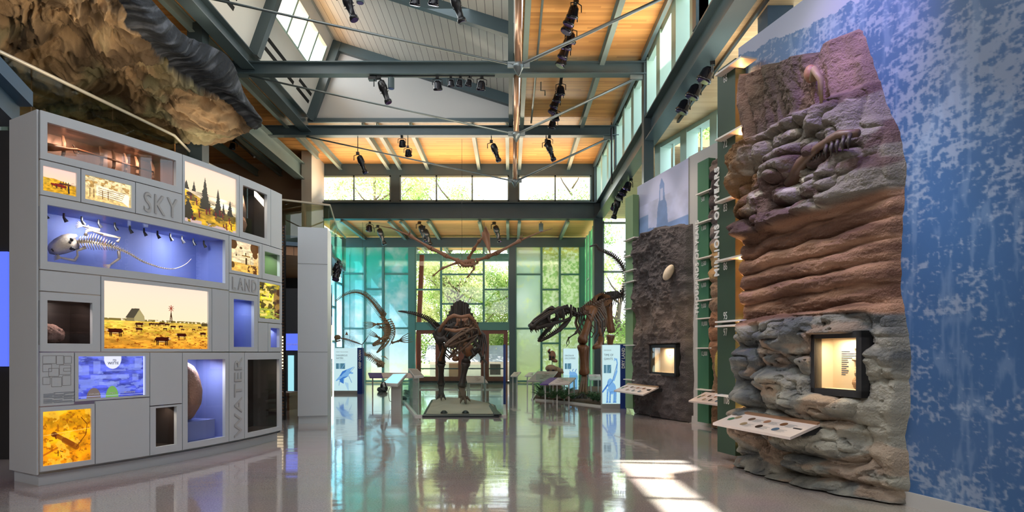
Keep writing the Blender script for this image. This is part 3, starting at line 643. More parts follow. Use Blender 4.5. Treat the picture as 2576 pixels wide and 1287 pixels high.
def panel(s0, s1, z0, z1, hole=None, gap=.006, th=.03):
    s0 += gap; s1 -= gap; z0 += gap; z1 -= gap
    ss = sorted(set([s0, s1]+([hole[0], hole[1]] if hole else [])))
    full = []
    for a, b in zip(ss[:-1], ss[1:]):
        n = max(1, int((b-a)/.12)); full += [lerp(a, b, i/n) for i in range(n)]
    full.append(ss[-1]); zs = sorted(set([z0, z1]+([hole[2], hole[3]] if hole else [])))
    g = MB()
    for a, b in zip(full[:-1], full[1:]):
        for c, d in zip(zs[:-1], zs[1:]):
            m_ = ((a+b)/2, (c+d)/2)
            if hole and hole[0] < m_[0] < hole[1] and hole[2] < m_[1] < hole[3]: continue
            g.quadp([cab(a, c, .03), cab(b, c, .03), cab(b, d, .03), cab(a, d, .03)])
        if True:
            for z in (z0, z1): g.quadp([cab(a, z, .03), cab(b, z, .03), cab(b, z, 0), cab(a, z, 0)])
            if hole and hole[0] < (a+b)/2 < hole[1]:
                for z in (hole[2], hole[3]): g.quadp([cab(a, z, .03), cab(b, z, .03), cab(b, z, -.02), cab(a, z, -.02)])
    for s in (s0, s1): g.quadp([cab(s, z0, .03), cab(s, z0, 0), cab(s, z1, 0), cab(s, z1, .03)])
    if hole:
        for s in hole[:2]: g.quadp([cab(s, hole[2], .03), cab(s, hole[2], -.02), cab(s, hole[3], -.02), cab(s, hole[3], .03)])
    return g.build('cladding_panel', 'white_panel', CW)
def R(u0, v0, v1, u1): return (us(u0), us(u1), zz(u0, v1), zz(u0, v0))
PU = lambda u: us(u)
panels = {  # name: (uL,uR,z0,z1, window)
 'rifle': (92, 455, 3.65, 4.2, R(116, 308, 385, 439)), 'ox': (92, 200, 3.25, 3.65, R(105.4, 416.5, 479, 190)), 'photo': (200, 337, 3.25, 3.65, R(211, 439, 500, 328)),
 'sky': (337, 455, 3.25, 3.65, None), 'lizard': (92, 572, 2.42, 3.25, R(116, 515, 657.5, 562.5)), 'camp': (455, 598, 3.25, 4.2, R(461, 404, 555, 592)),
 'globe': (598, 677, 3.25, 4.2, R(607, 465, 583, 668)), 'b1': (677, 707, 3.25, 4.2, None), 'fort': (572, 655, 2.68, 3.25, R(578.5, 601.5, 679, 649)),
 'green': (655, 707, 2.68, 3.25, R(662, 631, 687, 700)), 'land': (572, 645, 2.40, 2.68, None), 'river': (645, 707, 1.98, 2.68, R(649, 708, 799, 702)),
 'b2': (92, 250, 2.18, 2.42, None), 'dark1': (92, 250, 1.5, 2.18, R(116, 754.5, 863, 229)), 'cows': (250, 529, 1.5, 2.42, R(258.5, 705, 876, 521)),
 'b3': (529, 572, 1.5, 2.42, None), 'bluetall': (572, 645, 1.5, 2.40, R(584, 751, 872, 635)), 'b4': (645, 670, 1.5, 1.98, None), 'bluesmall': (670, 707, 1.5, 1.98, R(677, 824, 873, 699)),
 'map': (92, 184, .89, 1.5, None), 'screen': (184, 373, .92, 1.5, R(194, 896, 1007.6, 363)), 'b5': (373, 455, .80, 1.5, None), 'bison': (455, 572, .16, 1.5, R(468, 904, 1113, 562.5)),
 'water': (572, 611, .16, 1.5, None), 'dark3': (611, 707, .16, 1.5, R(619, 904, 1088.5, 699)), 'rockart': (92, 236, .16, .89, R(105, 1035, 1172, 227)), 'b6': (236, 373, .16, .92, None),
 'dark2': (373, 455, .16, .80, R(388, 1026, 1124, 440.5))}
W = {}
for k, (a, b, z0, z1, h) in panels.items():
    sa = S0+.02 if a == 92 else us(a); sb = S1-.02 if b == 707 else us(b)
    if h:
        hz0, hz1 = max(h[2], z0+.03), min(h[3], z1-.03); h = (max(h[0], sa+.02), min(h[1], sb-.02), hz0, hz1)
    panel(sa, sb, z0, z1, h); W[k] = h
def case(k, mt, depth=.45, glassm='glass_case', light=None, lcol=(1, 1, 1)):
    s0, s1, z0, z1 = W[k]; e = .004; s0 -= e; s1 += e; z0 -= e; z1 += e; n = max(1, int((s1-s0)/.3)); g = MB()
    for i in range(n):
        a, b = lerp(s0, s1, i/n), lerp(s0, s1, (i+1)/n)
        g.quadp([cab(a, z0, -depth), cab(b, z0, -depth), cab(b, z1, -depth), cab(a, z1, -depth)])
        for z in (z0, z1): g.quadp([cab(a, z, 0), cab(b, z, 0), cab(b, z, -depth), cab(a, z, -depth)])
    for s in (s0, s1): g.quadp([cab(s, z0, 0), cab(s, z0, -depth), cab(s, z1, -depth), cab(s, z1, 0)])
    o = g.build('case_lining', mt, CW)
    g = MB()
    for i in range(n):
        a, b = lerp(s0, s1, i/n), lerp(s0, s1, (i+1)/n); g.quadp([cab(a, z0, .0), cab(b, z0, .0), cab(b, z1, .0), cab(a, z1, .0)])
    g.build('case_glass', glassm, CW, smooth=True)
    if light:
        n = max(1, round((s1-s0)/1.0))
        for i in range(n):
            s = lerp(s0, s1, (i+.5)/n); q = cab(s, z1-.03, -.12); lamp('AREA', 'case_lamp', q, light/n, lcol, target=cab(s, z0, -.3), size=.25, sizey=.1)
case('rifle', 'case_copper', .4, light=4, lcol=(1, .75, .55)); case('lizard', 'case_blue', .5, light=13, lcol=(.92, .92, 1)); case('globe', 'case_black', .4, light=3, lcol=(1, .8, .6))
case('green', 'case_green', .4, light=3, lcol=(.9, 1, .8)); case('dark1', 'case_black', .45, light=2, lcol=(1, .8, .7)); case('bluetall', 'case_blue', .4, light=1.6, lcol=(.8, .85, 1))
case('bluesmall', 'case_blue', .35, light=.8, lcol=(.9, .85, 1)); case('bison', 'case_blue', .5, light=6, lcol=(.95, .9, 1)); case('dark2', 'case_black', .4, light=1.5, lcol=(1, .8, .6)); case('dark3', 'case_black', .45, light=2.5, lcol=(1, .75, .5))
# ---- painted pictures (vertex painted, back lit)
PK = 1.8
class Pic:
    def __init__(s, w, h, top, bot):
        w, h = int(w*PK), int(h*PK)
        s.w, s.h = w, h; y, x = np.mgrid[0:h, 0:w]; s.X = (x+.5)/w; s.Y = (y+.5)/h; t = s.Y[..., None]; s.c = np.array(top)*(1-t)+np.array(bot)*t; s.c = s.c.astype(float)
    def put(s, m, col, a=1.0):
        m = m.astype(float)[..., None]*a; s.c = s.c*(1-m)+np.array(col)*m
    def ell(s, x, y, rx, ry, col, a=1): s.put(((s.X-x)/rx)**2+((s.Y-y)/ry)**2 < 1, col, a)
    def box(s, x0, y0, x1, y1, col, a=1): s.put((s.X >= x0) & (s.X < x1) & (s.Y >= y0) & (s.Y < y1), col, a)
    def line(s, x0, y0, x1, y1, w, col, a=1):
        ar = s.w/s.h; dx, dy = x1-x0, (y1-y0)/ar; L = dx*dx+dy*dy+1e-12; px, py = s.X-x0, (s.Y-y0)/ar; t = np.clip((px*dx+py*dy)/L, 0, 1); s.put((px-t*dx)**2+(py-t*dy)**2 < w*w, col, a)
    def poly(s, pts, col, a=1):
        ins = np.zeros(s.X.shape, bool); n = len(pts)
        for i in range(n):
            (x0, y0), (x1, y1) = pts[i], pts[(i+1) % n]
            if y0 == y1: continue
            c = ((s.Y >= min(y0, y1)) & (s.Y < max(y0, y1))) & (s.X < (x1-x0)*(s.Y-y0)/(y1-y0)+x0); ins ^= c
        s.put(ins, col, a)
    def noise(s, sc, amt, seed=0, st=1, reg=None):
        ar = s.w/s.h; n = fbm(s.X*sc*ar, s.Y*sc*st, 0, seed, 4)-.5; k = (1+n*amt*2)[..., None]
        if reg is not None: k = np.where(reg[..., None], k, 1)
        s.c = np.clip(s.c*k, 0, 1)
    def nmask(s, sc, th, seed, st=1): return fbm(s.X*sc*s.w/s.h, s.Y*sc*st, 0, seed, 4) > th
    def mesh(s, f, name, mt, parent, lab=None):
        ii = np.linspace(0, 1, s.w+1); jj = np.linspace(0, 1, s.h+1)
        Pg = np.array([[f(x, y) for x in ii] for y in jj]); c = np.zeros((s.h+1, s.w+1, 3)); c[:-1, :-1] = s.c; c[-1, :-1] = s.c[-1]; c[:, -1] = c[:, -2]
        o = gridmesh(name, Pg, c, mt, parent); 
        if lab: o['label'] = lab
        return o
def cabpic(k, p, lab, mt='vc_lit', off=.004):
    p.c = np.clip(p.c, 0, 1)**(1.2 if k == 'screen' else 1.8)*1.15
    s0, s1, z0, z1 = W[k]; return p.mesh(lambda x, y: tuple(cab(lerp(s0, s1, x), lerp(z1, z0, y), off)), 'picture', mt, CW, lab)
def cow(p, x, y, w, col=(.17, .035, .01), flip=1, white=True):
    h = w*.42*p.w/p.h
    p.ell(x, y, w*.5, h*.50, col); p.box(x-w*.44, y-h*.46, x+w*.44, y+h*.2, col); p.ell(x+flip*w*.42, y-h*.16, w*.17, h*.34, col)
    if white: p.ell(x+flip*w*.56, y-h*.18, w*.09, h*.18, (.8, .62, .4)); p.ell(x, y+h*.35, w*.36, h*.09, (.75, .58, .35))
    for q in (-.38, -.28, .25, .36): p.line(x+q*w, y+h*.1, x+(q+.02)*w, y+h*.98, w*.035, (.10, .03, .01))
    p.line(x-flip*w*.48, y-h*.2, x-flip*w*.56, y+h*.5, w*.02, (.1, .03, .01))
p = Pic(230, 150, (1, .86, .76), (1, .91, .68))
hz = .58+0*p.X; p.put(p.Y > .575, (.90, .62, .13)); t = np.clip((p.Y-.575)/.42, 0, 1)[..., None]; p.c = np.where((p.Y > .575)[..., None], np.array((.92, .72, .25))*(1-t)+np.array((.88, .52, .12))*t, p.c)
p.noise(9, .5, 3, 3, p.Y > .575); p.put(p.nmask(22, .66, 8, 3) & (p.Y > .66), (.45, .16, .02), .8); p.put(p.nmask(16, .62, 11, 3) & (p.Y > .60) & (p.Y < .8), (.75, .62, .12), .6)
p.put((p.Y > .545) & (p.Y < .578) & p.nmask(30, .42, 4), (.42, .36, .16))
p.poly([(.25, .575), (.255, .50), (.30, .385), (.345, .50), (.35, .575)], (.62, .56, .36)); p.poly([(.18, .53), (.235, .385), (.305, .38), (.25, .54)], (.24, .22, .17)); p.box(.19, .53, .255, .575, (.45, .40, .26)); p.line(.60, .57, .60, .38, .004, (.2, .12, .06)); p.line(.585, .57, .60, .40, .003, (.2, .12, .06)); p.line(.615, .57, .60, .40, .003, (.2, .12, .06))
for a in range(8): p.line(.60, .345, .60+.028*math.cos(a*.785), .345+.05*math.sin(a*.785), .003, (.5, .12, .06))
for x, y, w_, f in ((.10, .74, .12, -1), (.30, .62, .07, 1), (.30, .70, .06, -1), (.41, .61, .05, 1), (.46, .61, .05, 1), (.51, .60, .06, 1), (.56, .61, .05, -1), (.62, .64, .055, 1), (.70, .63, .045, 1), (.72, .68, .035, 1), (.84, .67, .035, -1), (.91, .63, .04, -1), (.95, .74, .07, -1), (.51, .855, .135, 1), (.71, .775, .10, -1), (.54, .68, .04, 1)): cow(p, x, y, w_, flip=f)
p.line(.0, .62, .98, .585, .0015, (.4, .3, .15), .5); p.box(.93, .56, 1, .61, (.25, .2, .1))
cabpic('cows', p, 'back lit painting of brown and white cattle on a golden prairie with barn and windmill')
p = Pic(120, 90, (1, .78, .72), (1, .85, .6)); p.poly([(0, .45), (.35, .42), (.7, .5), (1, .58), (1, 1), (0, 1)], (.80, .55, .08)); p.poly([(0, .42), (.25, .44), (.5, .6), (0, .7)], (.85, .62, .12)); p.noise(8, .5, 5, 2, p.Y > .45)
for x, y, w_ in ((.35, .66, .18), (.5, .66, .24), (.62, .68, .2)): cow(p, x, y, w_, (.45, .08, .02), -1, False)
for x in (.55, .62, .70, .78): p.line(x, .6, x, .48, .012, (.12, .08, .05)); 
p.box(.5, .54, .85, .60, (.25, .12, .06)); p.line(.78, .62, .79, .9, .025, (.12, .1, .1)); p.ell(.78, .6, .03, .04, (.3, .15, .1)); cabpic('ox', p, 'small back lit painting of oxen pulling a cart')
p = Pic(130, 90, (.95, .85, .62), (.9, .72, .4)); p.put(p.nmask(9, .52, 6) & (p.Y < .45), (.62, .42, .16), .8); p.poly([(.25, .30), (.95, .45), (.95, .85), (.25, .75)], (.98, .92, .75))
for i in range(5): p.line(.3, .42+.08*i, .95, .5+.09*i, .008, (.6, .42, .2))
for x in (.12, .2, .38, .5): p.line(x, .5, x, .85, .008, (.4, .25, .1))
p.noise(14, .35, 8); p.poly([(.88, .45), (.97, .5), (.96, .98), (.8, .8)], (.98, .95, .85)); cabpic('photo', p, 'small back lit sepia photograph of a long building')
p = Pic(150, 190, (1, .82, .72), (1, .9, .62)); p.poly([(0, .45), (.3, .55), (.6, .72), (1, .72), (1, 1), (0, 1)], (.80, .58, .10)); p.noise(7, .7, 12, 2, p.Y > .45); p.put((p.Y > .5) & p.nmask(8, .55, 21, 2) & (p.Y > .45+.25*p.X), (.25, .20, .04), .8)
def conifer(x, y0, y1, w_):
    r = np.clip((p.Y-y0)/(y1-y0), 0, 1); j = fbm(p.Y*60, p.X*30, 0, int(x*100), 3); p.put((p.Y > y0) & (p.Y < y1) & (abs(p.X-x) < w_*r*(.4+j)), (.16, .13, .07))
conifer(.38, .16, .72, .11); conifer(.63, .28, .78, .09); conifer(.18, .28, .46, .04); conifer(.05, .3, .45, .05); conifer(.88, .42, .72, .07); conifer(.74, .5, .72, .04); conifer(.08, .6, .95, .16)
for x, y in ((.12, .55), (.22, .62), (.27, .82), (.58, .76), (.72, .74), (.8, .92), (.86, .8), (.74, .95), (.4, .74), (.46, .72), (.9, .9), (.66, .7), (.15, .92)): p.line(x, y-.04, x+.01, y+.05, .012, (.38, .05, .02)); p.ell(x, y-.05, .012, .012, (.15, .05, .03)); p.line(x, y, x+.05, y-.03, .005, (.3, .06, .03)); p.line(x, y+.06, x+.12, y+.07, .006, (.15, .1, .02), .7)
p.ell(.1, .52, .05, .03, (.15, .05, .02)); p.put((p.Y > .93+.03*p.X) & p.nmask(14, .5, 31), (.75, .62, .6)); cabpic('camp', p, 'large back lit painting of figures among tall conifers')
p = Pic(110, 100, (1, .86, .68), (.95, .7, .3)); p.box(.08, .30, .82, .72, (.95, .84, .62)); p.poly([(.28, .30), (.45, .2), (.62, .2), (.7, .30)], (.95, .86, .66)); p.put((p.Y > .7), (.92, .68, .28)); p.noise(9, .4, 7, 2)
p.ell(.1, .12, .13, .16, (.28, .16, .05)); p.ell(.86, .12, .16, .2, (.30, .17, .05)); p.ell(.88, .35, .1, .12, (.32, .18, .05)); p.ell(.36, .2, .05, .04, (.3, .2, .08)); p.box(.51, .55, .59, .72, (.2, .12, .06)); p.ell(.55, .55, .04, .05, (.2, .12, .06)); p.box(.51, .33, .55, .42, (.25, .15, .08)); p.box(.39, .42, .7, .46, (.5, .33, .12)); p.box(.18, .42, .22, .5, (.3, .2, .1)); p.box(.74, .42, .78, .5, (.3, .2, .1))
for x in np.linspace(.4, .7, 6): p.line(x, .46, x, .7, .006, (.7, .55, .3))
p.ell(.08, .8, .07, .1, (.3, .2, .08)); p.put((p.Y > .72) & (p.X > .6) & p.nmask(12, .5, 3), (.3, .16, .05)); cabpic('fort', p, 'back lit painting of a stone mission church front')
p = Pic(80, 130, (.85, .72, .15), (.5, .5, .06)); p.noise(7, 1.6, 2, 1.4); p.put(p.nmask(11, .56, 9), (.95, .8, .35)); p.put(p.nmask(8, .58, 19), (.16, .12, .02), .85); p.poly([(.7, .2), (1, .1), (1, 1), (.75, .95)], (.22, .07, .02), .6); p.put((p.Y > .72) & p.nmask(5, .48, 23, 4), (.55, .6, .2), .8); cabpic('river', p, 'back lit painting of a yellow leafed river bank')
p = Pic(130, 150, (.98, .62, .04), (.95, .50, .03)); p.noise(6, .5, 2, 1.2); p.put(p.nmask(18, .62, 7, 1.2), (.55, .25, .02), .7); p.put(p.nmask(5, .60, 15), (1, .75, .2), .6)
p.line(.26, .45, .62, .66, .045, (.42, .16, .03), .75); p.line(.45, .57, .7, .72, .06, (.42, .17, .03), .7); p.ell(.24, .44, .06, .05, (.30, .12, .03), .8); p.line(.24, .42, .28, .52, .015, (.3, .1, .02), .8); p.line(.7, .72, .9, .5, .008, (.35, .14, .03)); p.line(.9, .5, .93, .3, .008, (.35, .14, .03)); p.line(.93, .3, .8, .16, .008, (.35, .14, .03)); p.line(.0, .82, .3, .7, .02, (.6, .22, .03), .6); p.line(.32, .75, .32, .85, .008, (.3, .12, .02)); p.line(.36, .76, .42, .78, .008, (.3, .12, .02)); p.line(0, .45, 1, .38, .006, (1, .85, .5), .5)
cabpic('rockart', p, 'glowing amber picture of a faded rock painting of a long tailed animal')
p = Pic(190, 125, (.16, .20, .75), (.10, .13, .62)); p.noise(5, .8, 2, 2.5); p.put(p.nmask(4, .55, 33, 3), (.30, .38, .85), .6)
for x0, y0, x1, y1 in ((.22, .12, .32, .42), (.40, .2, .66, .26), (.4, .33, .7, .37), (.84, .05, .96, .3), (.8, .45, .9, .62), (.02, .22, .16, .45), (.18, .45, .75, .55), (.3, .62, .6, .7)): p.box(x0, y0, x1, y1, (.40, .48, .95), .45)
p.ell(.5, .05, .13, .26, (.80, .82, .95)); p.ell(.225, 1.0, .10, .24, (.22, .18, .17)); p.ell(.49, 1.0, .095, .27, (.22, .42, .14)); p.box(.0, .955, 1, .965, (.55, .6, .95)); p.box(.98, 0, 1, 1, (.7, .75, 1))
cabpic('screen', p, 'blue touch screen with round grey and green buttons')
def ctext(s, sz, su, z, mt, off=.012, al='CENTER', vert=False, n='lettering', ex=.002, sx=1, bold=0):
    if isinstance(sz, tuple): sz, = sz
    t = cabt(su); return text(s, sz, cab(su, z, off), t if not vert else Vector((0, 0, 1)), Vector((0, 0, 1)) if not vert else -t, mt, CW, n, ex, al, bold, sx)
s_, e_, z_, y_ = W['screen']; sm = (s_+e_)/2
ctext('WITTE', .045, sm, y_-.10, 'letter_dark'); ctext('rp', .05, sm+.015, y_-.06, 'letter_grey'); ctext('EXPLORE', .028, s_+.225*(e_-s_), z_+.04, 'letter_white'); ctext('MAPS', .028, sm-.01, z_+.04, 'letter_white'); ctext('PROGRAMS', .028, s_+.75*(e_-s_), z_+.04, 'letter_white')
for ch, uu, zc in (('S', 366, 3.31), ('K', 395, 3.31), ('Y', 428, 3.31)):  # grey copy shifted under each face paints the shaded edge of cut letters
    ctext(ch, .36, us(uu), zc, 'letter_grey', .0335, n='letter_shade_edge', sx=.72); ctext(ch, .36, us(uu)+.010, zc-.008, 'white_relief', .036, n='letter_face', sx=.72)
for i, ch in enumerate('LAND'):
    q = us(583+17*i); ctext(ch, .27, q, 2.45, 'letter_grey', .0335, n='letter_shade_edge', sx=.7); ctext(ch, .27, q+.008, 2.443, 'white_relief', .036, n='letter_face', sx=.7)
sw = us(603); ctext('WATER', .245, sw, .20, 'letter_grey', .0335, 'LEFT', True, 'letter_shade_edge', sx=1.45); ctext('WATER', .245, sw+.008, .207, 'white_relief', .036, 'LEFT', True, 'letter_face', sx=1.45)
# engraved key plan and captions on the map panel
g = MB(); sa, sb = us(104), us(176); za, zb = 1.10, 1.46
def cline(g, a0, z0, a1, z1, w_=.0025):
    if a0 == a1: g.quadp([cab(a0-w_, z0, .032), cab(a0+w_, z0, .032), cab(a0+w_, z1, .032), cab(a0-w_, z1, .032)])
    else: g.quadp([cab(a0, z0-w_, .032), cab(a1, z0-w_, .032), cab(a1, z0+w_, .032), cab(a0, z0+w_, .032)])
for a, b, c, d in ((0, .75, .45, 1), (.47, .72, .72, 1), (.74, .75, 1, .98), (0, .5, .3, .73), (.2, .35, .55, .6), (.57, .4, .98, .7), (0, .1, .25, .33), (.3, .02, .65, .32), (.68, .05, .98, .36), (.72, .5, .98, .6)):
    a, c = lerp(sa, sb, a), lerp(sa, sb, c); b, d = lerp(za, zb, b), lerp(za, zb, d); cline(g, a, b, c, b); cline(g, a, d, c, d); cline(g, a, b, a, d); cline(g, c, b, c, d)
g.build('key_plan', 'letter_grey', CW)
g = MB()
for c in range(3):
    for r_ in range(10):
        if (c*7+r_*3) % 5 == 0: continue
        a = lerp(sa, sb, .02+.35*c); cline(g, a, 1.04-.0125*r_, a+.09+.03*((r_*5+c) % 3)*.5, 1.04-.0125*r_, .002)
g.build('caption_lines', 'letter_dark', CW)
# small hooks / spot lamps in the blue long case
s0, s1, z0, z1 = W['lizard']
for i in range(12):
    s = lerp(s0+.1, s1-.12, i/11); c = cab(s, z1-.01, -.25)
    tag(MB().tube([c, c+Vector((0, 0, -.05)), c+Vector((.02, .02, -.1))], [.012, .014, .024], 8).build('case_spotlight', 'black'), 'tiny black spot lamp in the long blue case, number %d from the left' % (i+1), 'lamp', 'lamps in the long blue case')
# ---- giant amphibian/lizard skeleton in the long case
def CS(x, y, off=-.22):
    """x 0..1 along, y 0..1 down inside long case"""
    return cab(lerp(s0, s1, x), lerp(z1, z0, y), off)
LZ = thing('lizard_skeleton', 'cream skeleton of a large flat headed animal in the long blue case', 'skeleton', CS(.3, 1))
hw = s1-s0; hh = z1-z0
def imgcs(px, py, off=-.22):  # zoomed crop px -> case
    u = 110+px/5.724; v = 510+py/5.724; q, y = u2so(u, off); return cab(q, EH+(V0-v)*y/F, off)
skp = [(45, 650), (70, 590), (150, 520), (260, 460), (350, 440), (470, 450), (490, 480), (440, 490), (500, 560), (520, 650), (440, 690), (300, 735), (170, 755), (80, 730)]
c0 = imgcs(300, 600, -.2); fr = [imgcs(a, b, -.24) for a, b in skp]; mid = [imgcs(lerp(300, a, .55), lerp(600, b, .55), -.14) for a, b in skp]
g = MB(); n = len(skp); g.add(fr+mid+[imgcs(300, 600, -.12)], [(i, (i+1) % n, n+(i+1) % n, n+i) for i in range(n)]+[(n+i, n+(i+1) % n, 2*n) for i in range(n)]+[tuple(range(n))[::-1]])
g.build('skull', 'bone_pale', LZ, smooth=True)
g = MB()
for a, b, r_ in ((395, 530, .05), (365, 570, .05), (400, 655, .05), (435, 665, .035), (120, 670, .025), (135, 690, .02)): MB().ell(imgcs(a, b, -.15), (r_*.5, r_*.5, r_*.45), 8, 6).build('skull_opening', 'case_black', LZ)
spn = curve_pts([(480, 560), (650, 560), (820, 590), (960, 620), (1090, 665), (1250, 740), (1400, 830), (1550, 890), (1700, 935), (1850, 950), (1960, 925), (2060, 870), (2125, 805)], 60)
g = MB(); g.tube([imgcs(a, b) for a, b in spn], [lerp(.022, .003, (i/59)**.8) for i in range(60)], 6)
for i in range(1, 46):
    a, b = spn[i]; h = lerp(95, 12, i/46) if i > 16 else 40; w_ = lerp(.007, .003, i/46); g.tube([imgcs(a, b), imgcs(a+12, b-h*.55, -.19)], [w_, w_*.6], 5); g.tube([imgcs(a, b), imgcs(a+14, b+h*.5, -.19)], [w_, w_*.6], 5)
g.build('backbone', 'bone_pale', LZ, smooth=True)
g = MB()
for i in range(14):
    a = 500+i*38; q = 560+max(0, i-6)*10; h = 120-abs(i-5)*8
    for sgn in (-1, 1): g.tube([imgcs(a, q), imgcs(a+14, q+sgn*h*.5, -.16), imgcs(a+34, q+sgn*h, -.24)], [.008, .007, .003], 5)
g.build('rib_cage', 'bone_pale', LZ, smooth=True)
for lp, fg in ((((600, 640), (480, 690), (490, 760), (440, 830)), (250, 790)), (((600, 470), (620, 400), (800, 390)), (560, 330)), (((1080, 690), (1090, 800)), (960, 890)), (((1060, 560), (1100, 500), (850, 450)), (700, 400))):
    g = MB(); g.tube([imgcs(a, b) for a, b in lp], [.02]+[.012]*(len(lp)-2)+[.018], 7); e = lp[-1]
    g.tube([imgcs(*e), imgcs(*fg)], [.016, .012], 6)
    dx, dy = fg[0]-e[0], fg[1]-e[1]; L = math.hypot(dx, dy)+1e-6
    for k in range(5):
        a = math.atan2(dy, dx)+(k-2)*.28; g.tube([imgcs(*fg), imgcs(fg[0]+math.cos(a)*60, fg[1]+math.sin(a)*60), imgcs(fg[0]+math.cos(a)*105, fg[1]+math.sin(a)*105)], [.008, .006, .003], 5)
    g.build('leg', 'bone_pale', LZ, smooth=True)
# ---- rifle, bundles and other contents
s0, s1, z0, z1 = W['rifle']
def CR_(x, y, off=-.2): return cab(lerp(s0, s1, x), lerp(z1, z0, y), off)
o = thing('rifle', 'long wooden stocked flintlock rifle in the top copper case', 'rifle', CR_(.4, .8))
MB().tube([CR_(.06, .62), CR_(.10, .60), CR_(.2, .52), CR_(.27, .45), CR_(.45, .47), CR_(.7, .50)], [.075, .07, .03, .022, .018, .014], 10, flat=.6).build('stock', 'wood_stock', o, smooth=True)
MB().tube([CR_(.26, .43), CR_(.9, .50)], .011, 8).build('barrel', 'gunmetal', o, smooth=True)
MB().tube([CR_(.24, .5), CR_(.25, .60), CR_(.28, .58), CR_(.28, .48)], .006, 6).build('trigger_guard', 'gunmetal', o, smooth=True)
MB().tube([CR_(.25, .42), CR_(.245, .34), CR_(.235, .33)], .01, 6).build('hammer', 'gunmetal', o)
for i in range(6):
    x = (.2, .48, .58, .68, .78, .93)[i]; tag(MB().tube([CR_(x, .02, -.3), CR_(x-.01, .3, -.24), CR_(x-.02, .7, -.22), CR_(x-.015, .95, -.3)], [.015, .022, .02, .012], 8, flat=.5).build('leather_strap', 'bone_red'), 'curled brown leather strap hanging in the top case, number %d from the left' % (i+1), 'strap', 'straps in the top copper case')
def lump(name, c, r, mt, lab, cat, seed=0, amp=.25, n=36, fr=3.0, par=None, stretch=(1, 1, 1)):
    th = np.linspace(0, math.pi, n)[:, None]; ph = np.linspace(0, 2*math.pi, n*2)[None, :]
    x, y, z = np.sin(th)*np.cos(ph), np.sin(th)*np.sin(ph), np.cos(th)+0*ph
    d = 1+amp*(fbm(x*fr+9, y*fr+5, z*fr, seed, 4)-.5)*2
    Pg = np.stack([c[0]+x*d*r[0], c[1]+y*d*r[1], c[2]+z*d*r[2]], -1)
    k = .7+.6*fbm(x*4, y*4, z*4, seed+7, 4)
    cl = np.stack([k*mt[0], k*mt[1], k*mt[2]], -1)
    o = gridmesh(name, Pg, np.clip(cl, 0, 1), 'vc_rock', par)
    if cat: tag(o, lab, cat)
    return o
s0, s1, z0, z1 = W['bison']
q = cab(lerp(s0, s1, .42), z0+.14, -.25); o = MB().hexa([cab(s0+.01, z0, -.06), cab(lerp(s0, s1, .84), z0, -.06), cab(lerp(s0, s1, .84), z0, -.42), cab(s0+.01, z0, -.42)], [cab(s0+.01, z0+.27, -.06), cab(lerp(s0, s1, .84), z0+.27, -.06), cab(lerp(s0, s1, .84), z0+.27, -.42), cab(s0+.01, z0+.27, -.42)]).build('display_plinth', 'case_blue'); tag(o, 'blue block plinth under the round stone in the tall blue case', 'plinth')
q = cab(lerp(s0, s1, .22), z0+.27+.42, -.24); lump('fossil_slab', q, (.26, .26, .43), (.34, .20, .15), 'large round brown mottled fossil stone standing on a blue plinth', 'fossil', 3, .08, fr=2.5)
s0, s1, z0, z1 = W['dark1']; lump('fossil_skull', cab(lerp(s0, s1, .22), z0+.1, -.2), (.16, .16, .12), (.22, .13, .11), 'dim brown fossil lump in the square dark case left of the cattle painting', 'fossil', 4, .2)
s0, s1, z0, z1 = W['globe']; lump('leather_drum', cab(lerp(s0, s1, .3), z0+.16, -.2), (.13, .13, .15), (.40, .20, .12), 'rounded copper brown hide object in the tall dark case at the top right', 'artifact', 5, .08)
MB_ = MB().tube([cab(lerp(s0, s1, .55), z1-.02, -.25), cab(lerp(s0, s1, .5), z1-.3, -.2), cab(lerp(s0, s1, .45), z0+.05, -.22)], [.02, .05, .08], 10).build('hanging_horn', 'bone_mid', smooth=True); tag(MB_, 'dark hanging horn behind the copper brown hide object', 'horn')
s0, s1, z0, z1 = W['dark2']; lump('small_fossil', cab(lerp(s0, s1, .12), z0+.32, -.2), (.07, .07, .07), (.45, .36, .25), 'small striped pale fossil in the narrow dark case low on the wall', 'fossil', 6, .2)
s0, s1, z0, z1 = W['dark3']
o = thing('standing_costume', 'dim brown garment standing in the tall dark case at the right end', 'costume', cab(lerp(s0, s1, .2), z0, -.25))
MB().tube([cab(lerp(s0, s1, .2), z0+.95, -.25), cab(lerp(s0, s1, .2), z0+.85, -.25), cab(lerp(s0, s1, .22), z0+.6, -.25), cab(lerp(s0, s1, .2), z0+.45, -.25)], [.05, .13, .12, .14], 12, flat=.7).build('jacket', 'bone_brown', o, smooth=True)
for q in (.12, .26): MB().tube([cab(lerp(s0, s1, q), z0+.48, -.25), cab(lerp(s0, s1, q), z0+.02, -.25)], [.06, .04], 10).build('leg', 'bone_red', o, smooth=True)
for k, nm, lab in (('bluetall', 'ammonite', 'small brown and cream curled fossil at the foot of the tall blue case'), ('bluesmall', 'shell', 'tiny pale shell at the foot of the smallest blue case'), ('green', 'shell', 'pale patterned shell at the left of the green case')):
    s0, s1, z0, z1 = W[k]; c = cab(lerp(s0, s1, .2), z0+.05, -.2); g = MB(); pts = []; rr = []
    for i in range(26): a = i*.45; r_ = .055*(1-i/30); pts.append(c+cabt(s0)*(r_*math.cos(a))+Vector((0, 0, .01+r_*math.sin(a)))); rr.append(.02*(1-i/32))
    g.tube(pts, rr, 8); tag(g.build(nm, 'bone_tan', smooth=True), lab, 'fossil')
